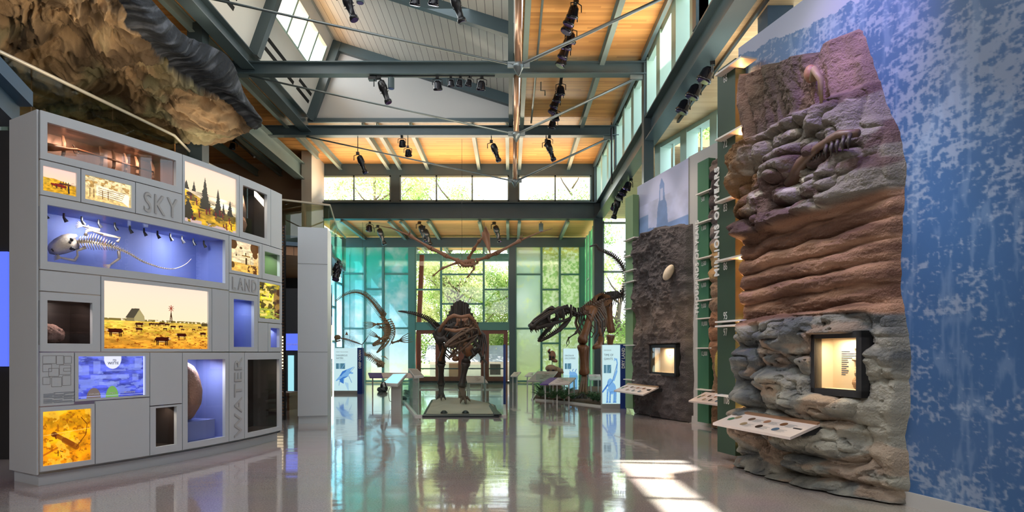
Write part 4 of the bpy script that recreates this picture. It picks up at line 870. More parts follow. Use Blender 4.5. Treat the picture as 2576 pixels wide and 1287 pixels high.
# ================================================================ SECOND WHITE CABINET
ZC = 4.12; C2 = thing('exhibit_wall', 'narrow end of the second grey white exhibit wall behind the curved one', 'display wall', (-4.1, 13.6, 0))
cp = [(-4.44, 13.3), (-3.86, 13.45), (-3.965, 14.1), (-4.22, 15.0), (-4.55, 16.0), (-5.1, 16.0), (-4.9, 14.8)]
MB().prism([(x, y, .16) for x, y in cp], (0, 0, ZC-.16)).build('cabinet_body', 'white_panel', C2)
MB().prism([(x*.99+.01*-4.4-(0), lerp(y, 14.5, .03), 0) for x, y in cp], (0, 0, .17)).build('plinth', 'white_panel', C2)
[MB().hexa([Vector((-4.44, 13.296, z)), Vector((-3.86, 13.446, z)), Vector((-3.86, 13.446, z+.008)), Vector((-4.44, 13.296, z+.008))], [Vector((-4.44, 13.31, z)), Vector((-3.86, 13.46, z)), Vector((-3.86, 13.46, z+.008)), Vector((-4.44, 13.31, z+.008))]).build('seam', 'letter_grey', C2) for z in (1.5, 3.35)]
def sidep(p0, p1, z0, z1, mt, nm='case_glass', off=.01):
    p0 = Vector((*p0, 0)); p1 = Vector((*p1, 0)); n = (p1-p0).normalized().cross(Vector((0, 0, 1))); a = [p0+n*off+Vector((0, 0, z0)), p1+n*off+Vector((0, 0, z0)), p1+n*off+Vector((0, 0, z1)), p0+n*off+Vector((0, 0, z1))]
    return MB().hexa(a, [q+n*.015 for q in a]).build(nm, mt, C2)
sidep((-4.00, 14.2), (-4.19, 14.9), 3.2, 3.9, 'black_gloss'); sidep((-4.00, 14.2), (-4.19, 14.9), 2.3, 3.0, 'black_gloss'); sidep((-4.00, 14.2), (-4.19, 14.9), 1.65, 2.1, 'warm_lit', 'picture'); sidep((-4.00, 14.2), (-4.19, 14.9), .5, 1.35, 'black_gloss'); sidep((-4.25, 15.1), (-4.5, 15.85), 1.9, 2.9, 'case_blue')
# things seen in the gap
o = thing('slatted_screen', 'brown timber slatted screen in the gap beside the second white cabinet', 'screen', (-5.1, 14.6, 0))
g = MB(); [g.box((-5.22, 14.0, .1+.07*i), (-4.98, 14.04, .13+.07*i)) for i in range(60)]; g.build('slats', 'brown_wood', o); MB().box((-5.24, 14.03, 0), (-5.2, 14.08, 4.3)).build('post', 'cab_dark', o); MB().box((-5.0, 14.03, 0), (-4.96, 14.08, 4.3)).build('post', 'cab_dark', o)
o = thing('bench', 'low brown timber bench under the balcony behind the curved exhibit wall', 'bench', (-6.1, 16.5, 0))
MB().box((-6.4, 16.2, .38), (-5.62, 17.0, .46)).build('seat', 'brown_wood', o)
for x in (-6.35, -5.7): MB().box((x, 16.25, 0), (x+.06, 16.9, .38)).build('leg', 'brown_wood', o)
o = thing('display_case', 'teal framed display case with warm lit panel under the balcony', 'display case', (-6.6, 19, 0))
MB().box((-7.2, 19.0, 0), (-6.1, 19.4, 3.4)).build('case_body', 'dark_wall', o); MB().box((-7.1, 18.97, 1.0), (-6.75, 19.0, 2.0)).build('lit_panel', 'warm_lit', o); MB().box((-6.7, 18.97, 1.55), (-6.2, 19.0, 2.05)).build('sign_panel', 'screen_blue', o); MB().box((-6.62, 18.96, .3), (-6.45, 18.99, 1.4)).build('lit_panel', 'screen_teal', o)
for x in (-7.15, -6.72, -6.15): MB().box((x-.02, 18.94, 0), (x+.02, 18.97, 3.4)).build('frame', 'teal_frame', o)
text('FEATHERS', .08, (-6.66, 18.965, 1.7), (1, 0, 0), (0, 0, 1), 'letter_white', o)
o = thing('video_screen', 'tall violet and blue video screen at the far left edge', 'screen', (-7.6, 8.6, 0)); MB().box((-8.6, 8.9, 0), (-6.9, 9.0, 4.6)).build('surround', 'cab_dark', o)
MB().box((-8.4, 8.86, 1.3), (-7.0, 8.9, 2.9)).build('screen', 'screen_blue', o)
# ================================================================ RIGHT TIMELINE WALLS
class Wall:
    def __init__(s, x, y, sl, H): s.o = Vector((x, y, 0)); s.w = Vector((sl, -1, 0)).normalized(); s.n = Vector((-1, -sl, 0)).normalized(); s.H = H
    def p(s, a, z, off=0): return s.o+s.w*a+s.n*off+Vector((0, 0, z))
    def px(s, u, v, off=0):
        """pixel -> (along, z) on the plane at offset off"""
        q = s.o+s.n*off; t = (u-U0)/F; k = (t*q.y-q.x)/(s.w.x-t*s.w.y); y = q.y+s.w.y*k; return k, EH+(V0-v)*y/F
    def box(s, g, a0, a1, z0, z1, o0, o1): return g.hexa([s.p(a0, z0, o0), s.p(a1, z0, o0), s.p(a1, z1, o0), s.p(a0, z1, o0)], [s.p(a0, z0, o1), s.p(a1, z0, o1), s.p(a1, z1, o1), s.p(a0, z1, o1)])
def smooth01(x): x = np.clip(x, 0, 1); return x*x*(3-2*x)
def rock(w, name, lab, left, right, top, fn, cf, ns, nz, base=.0, z0=.02, edge=.14):
    """left/right: lists of (z,s); top: list of (frac, z)"""
    a = np.linspace(0, 1, ns)[None, :]; t = np.linspace(0, 1, nz)[:, None]
    zt = np.interp(a, [q[0] for q in top], [q[1] for q in top])
    Z = z0+(zt-z0)*t+0*a
    rz = sorted(right); lz = sorted(left)
    R_ = np.interp(Z, [q[0] for q in rz], [q[1] for q in rz]); L_ = np.interp(Z, [q[0] for q in lz], [q[1] for q in lz])
    S = L_+(R_-L_)*a
    S = S+(fbm(Z*3, 0*Z+S*.5, 0, 91, 4)-.5)*.10*smooth01((a-.7)/.3)
    Z = Z+(fbm(S*3.5, 0*Z, 0, 95, 4)-.5)*.16*smooth01((t-.8)/.2)
    D = fn(S, Z)
    D = D*(.30+.70*smooth01((1-a)*(R_-L_)/.8))+.05*(fbm(S*8, Z*8, 0, 97, 4)-.5)*(1-smooth01((1-a)*(R_-L_)/.9))
    e = smooth01(np.minimum.reduce([(1-a)*(R_-L_)/edge+0*t, (1-t)*(zt-z0)/(edge*.7)+0*a, a*(R_-L_)/.3+.12+0*t]))
    O = base-.03+(D+.03)*e
    ow = np.array([[w.o.x, w.o.y, 0]]); Pg = np.zeros(S.shape+(3,))
    for i in range(3): Pg[..., i] = w.o[i]+w.w[i]*S+w.n[i]*O
    Pg[..., 2] = Z
    o = gridmesh(name, Pg, np.clip(cf(S, Z, O), 0, 1), 'vc_rock'); return tag(o, lab, 'rock relief')
def blade(w, s0, s1, off, z0, z1, mt, wordmark, tz0, tsize, shelves, nums, lab, nsize, th=.05, bold=.012, sh=.5, lm='letter_white', back=True):
    o = thing('timeline_blade', lab, 'sign', w.p((s0+s1)/2, z0, off))
    g = MB(); w.box(g, s0, s1, z0, z1, off, off+th); g.build('panel', mt, o)
    if back: g = MB(); w.box(g, s1-.05, s1, z0, z1, .02, off); g.build('spine', mt, o)
    for z in shelves:
        g = MB(); w.box(g, s0+(s1-s0)*.25, s1+sh, z-.012, z+.012, off+.02, off+.16); w.box(g, s1+.001, s1+sh-.001, z-.010, z+.010, .05, off+.159); g.build('shelf', 'shelf_white', o)
    text(wordmark, tsize, w.p(s0+tsize*.28, tz0, off+th), (0, 0, 1), -w.w, lm, o, 'lettering', .012, 'LEFT', bold*tsize*.9, 1.0, 1.16)
    for z, n in nums: text(n, nsize, w.p(s0+(s1-s0)*.34, z, off+th+.001), w.w, (0, 0, 1), lm, o, 'number', .001, sx=.62)
    return o
def mural(w, name, lab, a0, a1, z0, z1, p, th=.05):
    o = thing(name, lab, 'mural', w.p((a0+a1)/2, z0, 0))
    g = MB(); w.box(g, a0, a1, z0, z1, -.12, -.004); g.build('backing', 'grey_wall', o)
    p.mesh(lambda x, y: tuple(w.p(lerp(a0, a1, x), lerp(z1, z0, y), 0)), 'print', 'vc_print', o); return o
def C3(*c): return np.array(c)
def mixc(a, b, t): t = t[..., None]; return a*(1-t)+b*t
# ---- Millions
PK = 1.0
WM = Wall(3.16, 8.8, .28, 5.7)
p = Pic(460, 520, (.34, .38, .52), (.34, .38, .52)); 
X, Y = p.X*3.9, p.Y*5.6
edge = .09+.055*X/3.9+.03*fbm(X*4, X*0, 0, 3)+.05*(1-p.X); hill = p.Y > (.025+.06*np.minimum(X/1.6, 1)+.035*(fbm(X*7, Y*2, 0, 5, 5)-.5))
blue = mixc(C3(.03, .10, .25)+np.zeros(X.shape+(3,)), C3(.05, .14, .33)+np.zeros(X.shape+(3,)), fbm(X*.9, Y*.7, 0, 14, 3))
n1 = fbm(X*5+Y*1.2, Y*7, 0, 22, 6, True); n2 = fbm(X*.8-Y*.25, Y*.9, 0, 31, 3); n3 = fbm(X*13, Y*15, 0, 37, 5, True)
n4 = fbm(X*24, Y*22, 0, 39, 4, True); k = (n3+n4)*.5*.62+n2*.34+.26*fbm(X*4.5+Y, Y*5-X*.5, 0, 47, 4); lo_, hi_ = np.percentile(k, 56), np.percentile(k, 93); k = smooth01((k-lo_)/(hi_-lo_))*(.35+.65*smooth01((n4*.5+n3*.5-.45)/.2))*.80
blue = mixc(blue, C3(.27, .34, .48)+np.zeros(X.shape+(3,)), k)
k2 = smooth01((fbm(X*7, Y*1.2, 0, 44, 5, True)-.72)/.15)*.25; blue = mixc(blue, C3(.30, .42, .62)+np.zeros(X.shape+(3,)), k2)
p.c = np.where(hill[..., None], blue, p.c+(.06*(fbm(X, Y, 0, 50)-.5))[..., None])
mu = mural(WM, 'blue_mural', 'huge blue toned photograph mural of a scrubby hillside on the right wall', 0, 5.2, .14, 5.7, p)
g = MB(); WM.box(g, 0, 5.2, 0, .14, -.1, .02); struct('baseboard_right', g, 'grey_wall', 'pale baseboard under the huge blue mural')
OFF = .2
def prof(w, pts, off=OFF): return [(max(0.0, w.px(u, v, off)[1]), w.px(u, v, off)[0]) for u, v in pts]
rp = prof(WM, [(2258, 1258), (2258, 1180), (2246, 1100), (2256, 1000), (2264, 900), (2250, 800), (2238, 700), (2234, 600), (2246, 480), (2250, 400), (2232, 320), (2202, 250), (2182, 180), (2160, 120), (2142, 78)])
sR = rp[-1][1]; tp = []
for u, v in ((1853, 178), (1880, 165), (1925, 155), (1975, 138), (2015, 130), (2045, 118), (2070, 90), (2095, 74), (2120, 66), (2142, 74)):
    s, z = WM.px(u, v, OFF); tp.append((max(0, min(1, (s-.17)/(sR-.17))), z))
b_c, b_d, b_b = 1.86, 3.02, 4.22
def fM(S, Z):
    wob = (fbm(S*1.5, Z*.5, 0, 60, 3)-.5)*.35+.10*(S-1)
    z = Z-wob*.5
    A = .14+.26*np.abs(2*fbm(S*3.2+.6*Z, Z*.6, 0, 61, 3)-1)**.7+.05*fbm(S*18, Z*16, 0, 62, 4)
    B = .10+.45*np.sqrt(np.abs(2*vn(S*2.2+.6*Z, Z*3.0, 0, 63)-1))*.6+.16*np.sqrt(np.abs(2*vn(S*5, Z*7, 0, 163)-1))+.06*fbm(S*9, Z*11, 0, 64, 4, True)+.02*fbm(S*30, Z*30, 0, 65, 2)
    zz_ = z*5.0+.6*fbm(S*1.2, Z*1.2, 0, 66, 3); fr = zz_-np.floor(zz_); lay = np.sqrt(np.clip(1-(2*fr-1)**2, 0, 1)); ai = _h(np.floor(zz_).astype(int), 3+0*np.floor(zz_).astype(int), 5, 9)
    C = .13+.15*lay*(.25+ai)+.07*fbm(S*3.5, Z*14, 0, 67, 4)+.02*fbm(S*20, Z*40, 0, 68, 3)
    D = .08+.28*np.sqrt(np.abs(2*vn(S*1.9, Z*4.4, 0, 69)-1))+.12*np.sqrt(np.abs(2*vn(S*5, Z*10, 0, 169)-1))+.05*fbm(S*10, Z*14, 0, 70, 4, True)+.03*np.sin(Z*26+4*fbm(S*2, Z*2, 0, 71))
    pit = smooth01((fbm(S*13, Z*15, 0, 72, 2)-.72)/.08)*.06; D = D-pit*(S > .9)
    r_ = D; e = .05
    for lo, Q in ((b_c, C), (b_d, B), (b_b, A)): r_ = r_+(Q-r_)*smooth01((z-lo+e)/(2*e))
    # hollow the rock behind the display case
    cs = smooth01((np.abs(S-CSm)-CSw)/.04); cz = smooth01((np.abs(Z-CZm)-CZw)/.04); k = np.maximum(cs, cz); return r_*k+(-.02)*(1-k)
ca = [WM.px(u, v, .27) for u, v in ((2037, 836), (2167, 834), (2037, 990))]
cs0, cs1, cz1, cz0 = ca[0][0], ca[1][0], ca[0][1], ca[2][1]
CSm, CSw, CZm, CZw = (cs0+cs1)/2, (cs1-cs0)/2-.05, (cz0+cz1)/2, (cz1-cz0)/2-.05
def cM(S, Z, O):
    z0_ = np.zeros(S.shape+(3,)); wob = (fbm(S*1.5, Z*.5, 0, 60, 3)-.5)*.35+.10*(S-1); z = Z-wob*.5; f = fbm(S*4, Z*6, 0, 80, 5); f2 = fbm(S*1.2, Z*2, 0, 81, 3)
    q1 = fbm(S*2.2, Z*1.1, 0, 85, 4); A = mixc(C3(.075, .055, .035)+z0_, C3(.25, .16, .13)+z0_, smooth01((q1-.3)/.4)); A = A*(.6+.8*f)[..., None]; B = mixc(C3(.20, .105, .04)+z0_, C3(.20, .18, .145)+z0_, smooth01((S-.6+(f-.5)*1.6)/.8)); B = mixc(B, C3(.10, .06, .05)+z0_, smooth01((fbm(S*1.8, Z*3.5, 0, 86, 4)-.5)/.12)); B = mixc(B, C3(.46, .42, .34)+z0_, smooth01((fbm(S*2.2+Z, Z*5, 0, 87, 4)-.60)/.08)*.8); B = B*(.6+.8*f)[..., None]
    C = mixc(C3(.13, .06, .035)+z0_, C3(.38, .21, .13)+z0_, smooth01((fbm(S*1.5, Z*11, 0, 82, 4)-.3)/.4)); D = mixc(C3(.09, .10, .105)+z0_, C3(.38, .365, .30)+z0_, smooth01((f*.6+f2*.6-.4)/.4)); D = mixc(D, C3(.40, .27, .18)+z0_, smooth01((fbm(S*2.0, Z*4, 0, 88, 4)-.58)/.1)*.55)
    r_ = D
    for lo, Q in ((b_c, C), (b_d, B), (b_b, A)): r_ = mixc(r_, Q, smooth01((z-lo+.03)/.06))
    return r_
rkM = rock(WM, 'layered_rock_relief', 'tall layered rock face standing out from the huge blue mural', [(0, .17), (6, .17)], rp, tp, fM, cM, 300, 620)
# fossil jaw and claws set in the rock
c = WM.px(2095, 362, .36); g = MB()
FJ = thing('fossil_claw', 'dark fossil hand with hooked claws set in the upper part of the tall rock face', 'fossil', WM.p(c[0], c[1], .3))
g.tube([WM.p(c[0]-.75, c[1]-.22, .26), WM.p(c[0]-.5, c[1]-.05, .32), WM.p(c[0]-.2, c[1]+.03, .36), WM.p(c[0]+.1, c[1]+.06, .38), WM.p(c[0]+.3, c[1]+.02, .32)], [.09, .07, .045, .05, .04], 10); g.build('arm_bone', 'bone_mid', FJ, smooth=True)
for i in range(5): MB().tube([WM.p(c[0]-.05+.075*i, c[1]+.02, .38), WM.p(c[0]-.04+.078*i, c[1]-.06, .42), WM.p(c[0]-.05+.075*i, c[1]-.14, .40)], [.025, .02, .004], 7).build('claw', 'bone_dark', FJ, smooth=True)
for i in range(7): MB().tube([WM.p(c[0]-.45+.05*i, c[1]-.03, .34), WM.p(c[0]-.45+.05*i, c[1]-.09, .35)], [.014, .003], 6).build('tooth', 'bone_dark', FJ, smooth=True)
c = WM.px(2068, 195, .34); tag(MB().tube([WM.p(c[0]-.12, c[1]+.03, .34), WM.p(c[0]-.05, c[1]+.1, .4), WM.p(c[0], c[1]-.02, .36), WM.p(c[0]-.01, c[1]-.28, .34)], [.05, .04, .035, .015], 8).build('fossil_bone', 'bone_tan', smooth=True), 'curved pale bone bulging from the top of the tall rock face', 'fossil')
c = WM.px(2035, 185, .34); tag(MB().ell(WM.p(c[0], c[1], .32), (.07, .07, .1), 12, 9).build('fossil_bone', 'bone_red', smooth=True), 'rounded rust coloured bone end near the top of the tall rock face', 'fossil')
blade(WM, *[WM.px(u, 500, .16)[0] for u in (1808, 1853)], .13, .10, 5.46, 'blade_dark', 'MILLIONS OF YEARS', WM.px(1815, 694, .16)[1], .15, [WM.px(1832, v, .16)[1] for v in (183, 348, 506, 655, 809, 820, 994)],
      [(WM.px(1826, v+8, .16)[1], n) for v, n in ((200, '66'), (364, '72'), (524, '83'), (671, '86'), (795, '95'), (836, '97'), (1007, '108'))], 'dark green vertical timeline blade marked in millions of years', .15, bold=.03, sh=.28)
def dcase(w, off, u0, v0, u1, v1, lab, dep=.34, power=5):
    a = w.px(u0, v0, off); b = w.px(u1, v1, off); s0, s1, z1, z0 = a[0], b[0], a[1], w.px(u0, v1, off)[1]; o = thing('display_case', lab, 'display case', w.p((s0+s1)/2, z0, off-.1)); f = .07
    g = MB(); w.box(g, s0, s1, z1-f, z1, off-.1, off); w.box(g, s0, s1, z0, z0+f, off-.1, off); w.box(g, s0, s0+f, z0, z1, off-.1, off); w.box(g, s1-f, s1, z0, z1, off-.1, off); g.build('frame', 'cab_dark', o)
    g = MB(); w.box(g, s0+.02, s1-.02, z0+.02, z1-.02, off-dep-.03, off-dep-.01); [w.box(g, q, q+.01, z0+.02, z1-.02, off-dep-.01, off-.09) for q in (s0+.02, s1-.03)]; g.build('carcass', 'cab_dark', o)
    g = MB(); a0, a1, b0, b1 = s0+f, s1-f, z0+f, z1-f
    g.quadp([w.p(a0, b0, off-dep), w.p(a1, b0, off-dep), w.p(a1, b1, off-dep), w.p(a0, b1, off-dep)])
    for z in (b0, b1): g.quadp([w.p(a0, z, off-.01), w.p(a1, z, off-.01), w.p(a1, z, off-dep), w.p(a0, z, off-dep)])
    for s in (a0, a1): g.quadp([w.p(s, b0, off-.01), w.p(s, b1, off-.01), w.p(s, b1, off-dep), w.p(s, b0, off-dep)])
    g.build('lining', 'case_cream', o)
    MB().quadp([w.p(a0, b0, off-.02), w.p(a1, b0, off-.02), w.p(a1, b1, off-.02), w.p(a0, b1, off-.02)]).build('glass', 'glass_case', o)
    lamp('AREA', 'case_lamp', w.p((a0+a1)/2, b1-.02, off-.1), power, (1, .78, .5), target=w.p((a0+a1)/2, b0, off-dep*.6), size=.3, sizey=.08)
    return o, (a0, a1, b0, b1)
o, (a0, a1, b0, b1) = dcase(WM, .27, 2037, 836, 2167, 990, 'square dark framed lit display case set in the tall rock face', dep=.25)
g = MB()
for i in range(12): s = lerp(a0, a1, .22); ww = (.12, .2, .2, .2, .09, .1, .08, .1, .07, .1, .09, .06)[i]; z = lerp(b1, b0, .27+.042*i); g.quadp([WM.p(s, z, .024), WM.p(s+ww, z, .024), WM.p(s+ww, z+.009, .024), WM.p(s, z+.009, .024)])
g.build('caption_lines', 'letter_dark', o)
def sh(w, a0, a1, b0, b1, x, y, off, r, nm, lab, col, seed): lump(nm, w.p(lerp(a0, a1, x), lerp(b1, b0, y), max(-.02, off-.07)), r, col, lab, 'fossil', seed, .2, 22)
for k_, (x, y, r, nm, lab, col) in enumerate(((.62, .41, (.05, .07, .03), 'fossil_shell', 'flat winged pale shell in the lit case of the tall rock', (.6, .45, .3)), (.88, .43, (.035, .035, .05), 'fossil_shell', 'small triangular shell in the lit case of the tall rock', (.55, .36, .2)), (.66, .65, (.05, .05, .07), 'fossil_shell', 'ribbed round shell in the middle of the lit case of the tall rock', (.65, .5, .3)), (.64, .88, (.06, .06, .07), 'fossil_urchin', 'brown round urchin at the bottom of the lit case of the tall rock', (.5, .3, .16)), (.92, .86, (.1, .1, .13), 'fossil_clam', 'largest brown fossil at the lower right of the lit case of the tall rock', (.4, .22, .13)), (.88, .14, (.05, .05, .05), 'fossil_shell', 'pale lump at the upper right of the lit case of the tall rock', (.7, .5, .28)))): sh(WM, a0, a1, b0, b1, x, y, .1, r, nm, lab, col, 30+k_)
g = MB(); WM.box(g, lerp(a0, a1, .52), lerp(a0, a1, .66), lerp(b1, b0, .20), lerp(b1, b0, .05), .02, .06); tag(g.build('label_card', 'rail_white'), 'small white card block at the top of the lit case of the tall rock', 'card')
def rail(w, s0, s1, ob, of, zb, zf, lab, hexc=(.02, .22, .13), rows=2, grip=True):
    o = thing('reading_rail', lab, 'information panel', w.p((s0+s1)/2, zf, ob))
    A, B, Cc, Dd = w.p(s0, zb, ob), w.p(s1, zb, ob), w.p(s1, zf, of), w.p(s0, zf, of); dn = Vector((0, 0, -.03))
    MB().hexa([A+dn, B+dn, Cc+dn, Dd+dn], [A, B, Cc, Dd]).build('panel', 'rail_pink', o)
    if grip: e = Vector((0, 0, .02)); MB().hexa([A, B, lerp(B, Cc, .1), lerp(A, Dd, .1)], [A+e, B+e, lerp(B, Cc, .1)+e, lerp(A, Dd, .1)+e]).build('wood_strip', 'copper', o)
    MB().beam(w.p(s1-.12, zb-.06, .02), w.p(s1-.12, zb-.10, of*.75), .12, .08).build('bracket', 'cab_dark', o)
    nrm = (B-A).cross(Dd-A).normalized(); nrm = nrm if nrm.z > 0 else -nrm
    def q(x, y, h=.002): return lerp(lerp(A, B, x), lerp(Dd, Cc, x), y)+nrm*h
    def disc(x, y, rx, ry, mt, n=16): g = MB(); g.add([q(x+rx*math.cos(2*math.pi*i/n), y+ry*math.sin(2*math.pi*i/n), .003) for i in range(n)], [tuple(range(n))]); g.build('picture_disc', mt, o)
    i = 0
    for r_ in range(2):
        for c_ in range(3): disc(.32+.2*c_+(.02 if r_ else 0), .36+.36*r_, .035, .11, ('bone_mid', 'bone_red', 'bone_brown', 'bone_tan', 'gunmetal', 'steel_blue')[i], 16); i += 1
    disc(.10, .55, .035, .13, 'blade_mid', 6); disc(.14, .38, .035, .13, 'bone_tan', 6)
    g = MB()
    for r_ in range(2):
        for c_ in range(3):
            for l_ in range(4): x = .365+.2*c_; y = .32+.36*r_+.05*l_; g.quadp([q(x, y), q(x+.10-.02*(l_ % 2), y), q(x+.10-.02*(l_ % 2), y+.015), q(x, y+.015)])
    g.build('caption_lines', 'letter_grey', o); return o
rail(WM, WM.px(1858, 1033, .36)[0], WM.px(2063, 1048, .36)[0], .36, .74, .73, .60, 'tilted pinkish white reading panel in front of the tall rock face')
# ---- Hundreds
WH = Wall(3.20, 16.0, .258, 5.65); WHL = 2.47
p = Pic(150, 260, (.50, .52, .72), (.30, .38, .66)); ar = WHL/5.5
p.poly([(0, .30), (.12, .25), (.25, .21), (.42, .22), (.44, .14), (.47, .11), (.48, .05), (.52, .02), (.57, .05), (.58, .11), (.62, .14), (.64, .22), (1, .22), (1, 1), (0, 1)], (.16, .26, .52)); p.put((p.Y > .12+.05*fbm(p.X*9, p.X*0, 0, 3)) & (p.X < .25) & (p.Y > .15), (.12, .24, .48), .8); p.noise(9, .35, 5, 2, p.Y > .1); p.put((abs(p.X-.52) < .025) & (abs(p.Y-.09) < .025), (.42, .46, .66))
mural(WH, 'tower_mural', 'violet blue photograph mural of a ruined stone tower above dark rock', 0, WHL, .12, 5.65, p)
g = MB(); WH.box(g, 0, WHL, 0, .12, -.1, .02); struct('baseboard_tower', g, 'grey_wall', 'pale baseboard under the tower mural')
rr = prof(WH, [(1731, 1062), (1731, 900), (1731, 700), (1731, 566)], .1); tp = [(0, WH.px(1598, 605, .1)[1]), (.25, WH.px(1625, 585, .1)[1]), (.45, WH.px(1650, 570, .1)[1]), (.7, WH.px(1690, 563, .1)[1]), (1, WH.px(1730, 560, .1)[1])]
HL = WH.px(1594, 800, .14)[0]
def fH(S, Z): r_ = .12+.22*fbm(S*2, Z*2.2, 0, 101, 5, True)**1.5+.06*fbm(S*14, Z*14, 0, 102, 3, True)*smooth01((Z-2.4)/.3); cs = smooth01((np.abs(S-HS)-HW)/.06); cz = smooth01((np.abs(Z-HZ)-HH)/.06); k = np.maximum(cs, cz); return r_*k-.02*(1-k)
cc = [WH.px(u, v, .22) for u, v in ((1634, 867), (1700, 942))]; HS, HW, HZ, HH = (cc[0][0]+cc[1][0])/2, (cc[1][0]-cc[0][0])/2-.03, (cc[0][1]+cc[1][1])/2, (cc[0][1]-cc[1][1])/2-.03
def cH(S, Z, O): z0_ = np.zeros(S.shape+(3,)); f = fbm(S*5, Z*5, 0, 104, 5); a = mixc(C3(.045, .035, .035)+z0_, C3(.13, .11, .11)+z0_, f); b = mixc(C3(.08, .055, .045)+z0_, C3(.26, .19, .15)+z0_, f); return mixc(a, b, smooth01(1-abs(Z-2.2+.5*(f-.5))/.9))
rock(WH, 'dark_rock_relief', 'dark brown rock face below the tower photograph', [(0, HL), (6, HL)], rr, tp, fH, cH, 160, 300)
blade(WH, *[WH.px(u, 800, .16)[0] for u in (1575, 1594)], .13, .08, 5.42, 'blade_light', 'HUNDREDS OF YEARS', WH.px(1579, 800, .16)[1], .155, [WH.px(1588, v, .16)[1] for v in (604, 645, 682, 710, 777, 868, 954)], [], 'light green vertical timeline blade marked in hundreds of years', .12, bold=.03, sh=.3, lm='letter_pale')
g = MB(); WH.box(g, -.1, .0, 2.0, 5.3, .0, .12); tag(g.build('green_fin', 'blade_mid'), 'short darker green fin behind the light green blade', 'sign')
o, (a0, a1, b0, b1) = dcase(WH, .22, 1634, 867, 1700, 942, 'small lit display case set in the dark rock below the tower photograph', dep=.20, power=6)
sp_ = WH.p(lerp(a0, a1, .78), lerp(b1, b0, .68), .02); o = thing('spider_model', 'black spider in the small lit case of the dark rock', 'spider', sp_); MB().ell(sp_, (.03, .03, .035), 8, 6).build('body', 'black', o)
for i in range(8): a = math.pi*(i+.5)/8*2; MB().tube([sp_, sp_+WH.w*(.05*math.cos(a))+Vector((0, 0, .05*math.sin(a)+.02)), sp_+WH.w*(.09*math.cos(a))+Vector((0, 0, .085*math.sin(a)))], .004, 5).build('leg', 'black', o)
for i, (x, y, r) in enumerate(((.35, .62, (.015, .02, .06)), (.5, .3, (.06, .03, .012)), (.7, .45, (.06, .03, .012)), (.55, .8, (.03, .03, .02)))): sh(WH, a0, a1, b0, b1, x, y, .04, r, 'small_tool', 'small stone tool in the lit case of the dark rock, %s' % ('standing at the left', 'long one at the top', 'long one in the middle', 'at the bottom')[i], (.3, .2, .14), 50+i)
c = WH.px(1682, 685, .3); tag(MB().ell(WH.p(c[0], c[1], .3), (.10, .10, .19), 12, 9, Matrix.Rotation(.5, 3, 'Y')).build('shell_inset', 'bone_pale', smooth=True), 'pale pink oval stone set high in the dark rock face', 'stone')
rail(WH, WH.px(1580, 968, .34)[0], WH.px(1657, 972, .34)[0], .34, .72, .72, .56, 'tilted pinkish white reading panel in front of the dark rock face')
# ---- Thousands
WT = Wall(3.86, 13.55, .30, 5.68)
g = MB(); WT.box(g, -.1, 3.4, .15, 5.68, -.12, 0); tag(g.build('grey_partition', 'grey_wall'), 'plain pale grey partition between the two timeline murals', 'partition')
g = MB(); WT.box(g, -.1, 3.4, 0, .15, -.11, .015); struct('baseboard_partition', g, 'grey_wall', 'baseboard of the pale grey partition')
sL = WT.px(1785, 600, .1)[0]
def fT(S, Z): zq = Z*3.5; fr = zq-np.floor(zq); return .12+.12*fbm(S*3, Z*4, 0, 121, 4, True)+.08*np.sqrt(np.clip(1-(2*fr-1)**2, 0, 1))*(Z > 1.4)
def cT(S, Z, O):
    z0_ = np.zeros(S.shape+(3,)); f = fbm(S*5, Z*5, 0, 124, 5); c = C3(.22, .13, .07)+z0_
    for zt_, cl in ((1.3, (.34, .17, .09)), (2.3, (.30, .20, .13)), (2.9, (.42, .27, .12)), (3.6, (.20, .17, .16)), (4.2, (.07, .05, .05)), (5.0, (.28, .20, .16))): c = np.where((Z > zt_+.1*(f-.5))[..., None], C3(*cl), c)
    return c*(.5+f)[..., None]
rock(WT, 'banded_rock_relief', 'narrow banded rock strip beside the mid green blade', [(0, sL), (6, sL)], [(0, sL+1.5), (6, sL+1.5)], [(0, 5.25), (.5, 5.4), (1, 5.5)], fT, cT, 110, 320)
blade(WT, *[WT.px(u, 700, .16)[0] for u in (1757, 1785)], .13, .08, 5.36, 'blade_mid', 'THOUSANDS OF YEARS', WT.px(1761, 790, .16)[1], .16, [WT.px(1775, v, .16)[1] for v in (487, 560, 650, 704, 756, 801, 875, 979)],
      [(WT.px(1770, v+6, .16)[1], n) for v, n in ((500, '500'), (573, '1,000'), (662, '3,500'), (716, '6,000'), (768, '9,000'), (813, '10,000'), (888, '12,000'), (990, '14,500'))], 'mid green vertical timeline blade marked in thousands of years', .125, bold=.03, sh=.25)
rail(WT, WT.px(1775, 985, .34)[0], WT.px(1785, 985, .34)[0]+.9, .34, .72, .72, .56, 'tilted white reading panel between the mid green and dark green blades', grip=False)
c = WT.px(1800, 915, .3); lump('yellow_shell', WT.p(c[0]+.1, c[1], .28), (.09, .09, .28), (.45, .34, .08), 'tall yellow shell shaped fossil in the narrow banded rock', 'fossil', 66, .1)
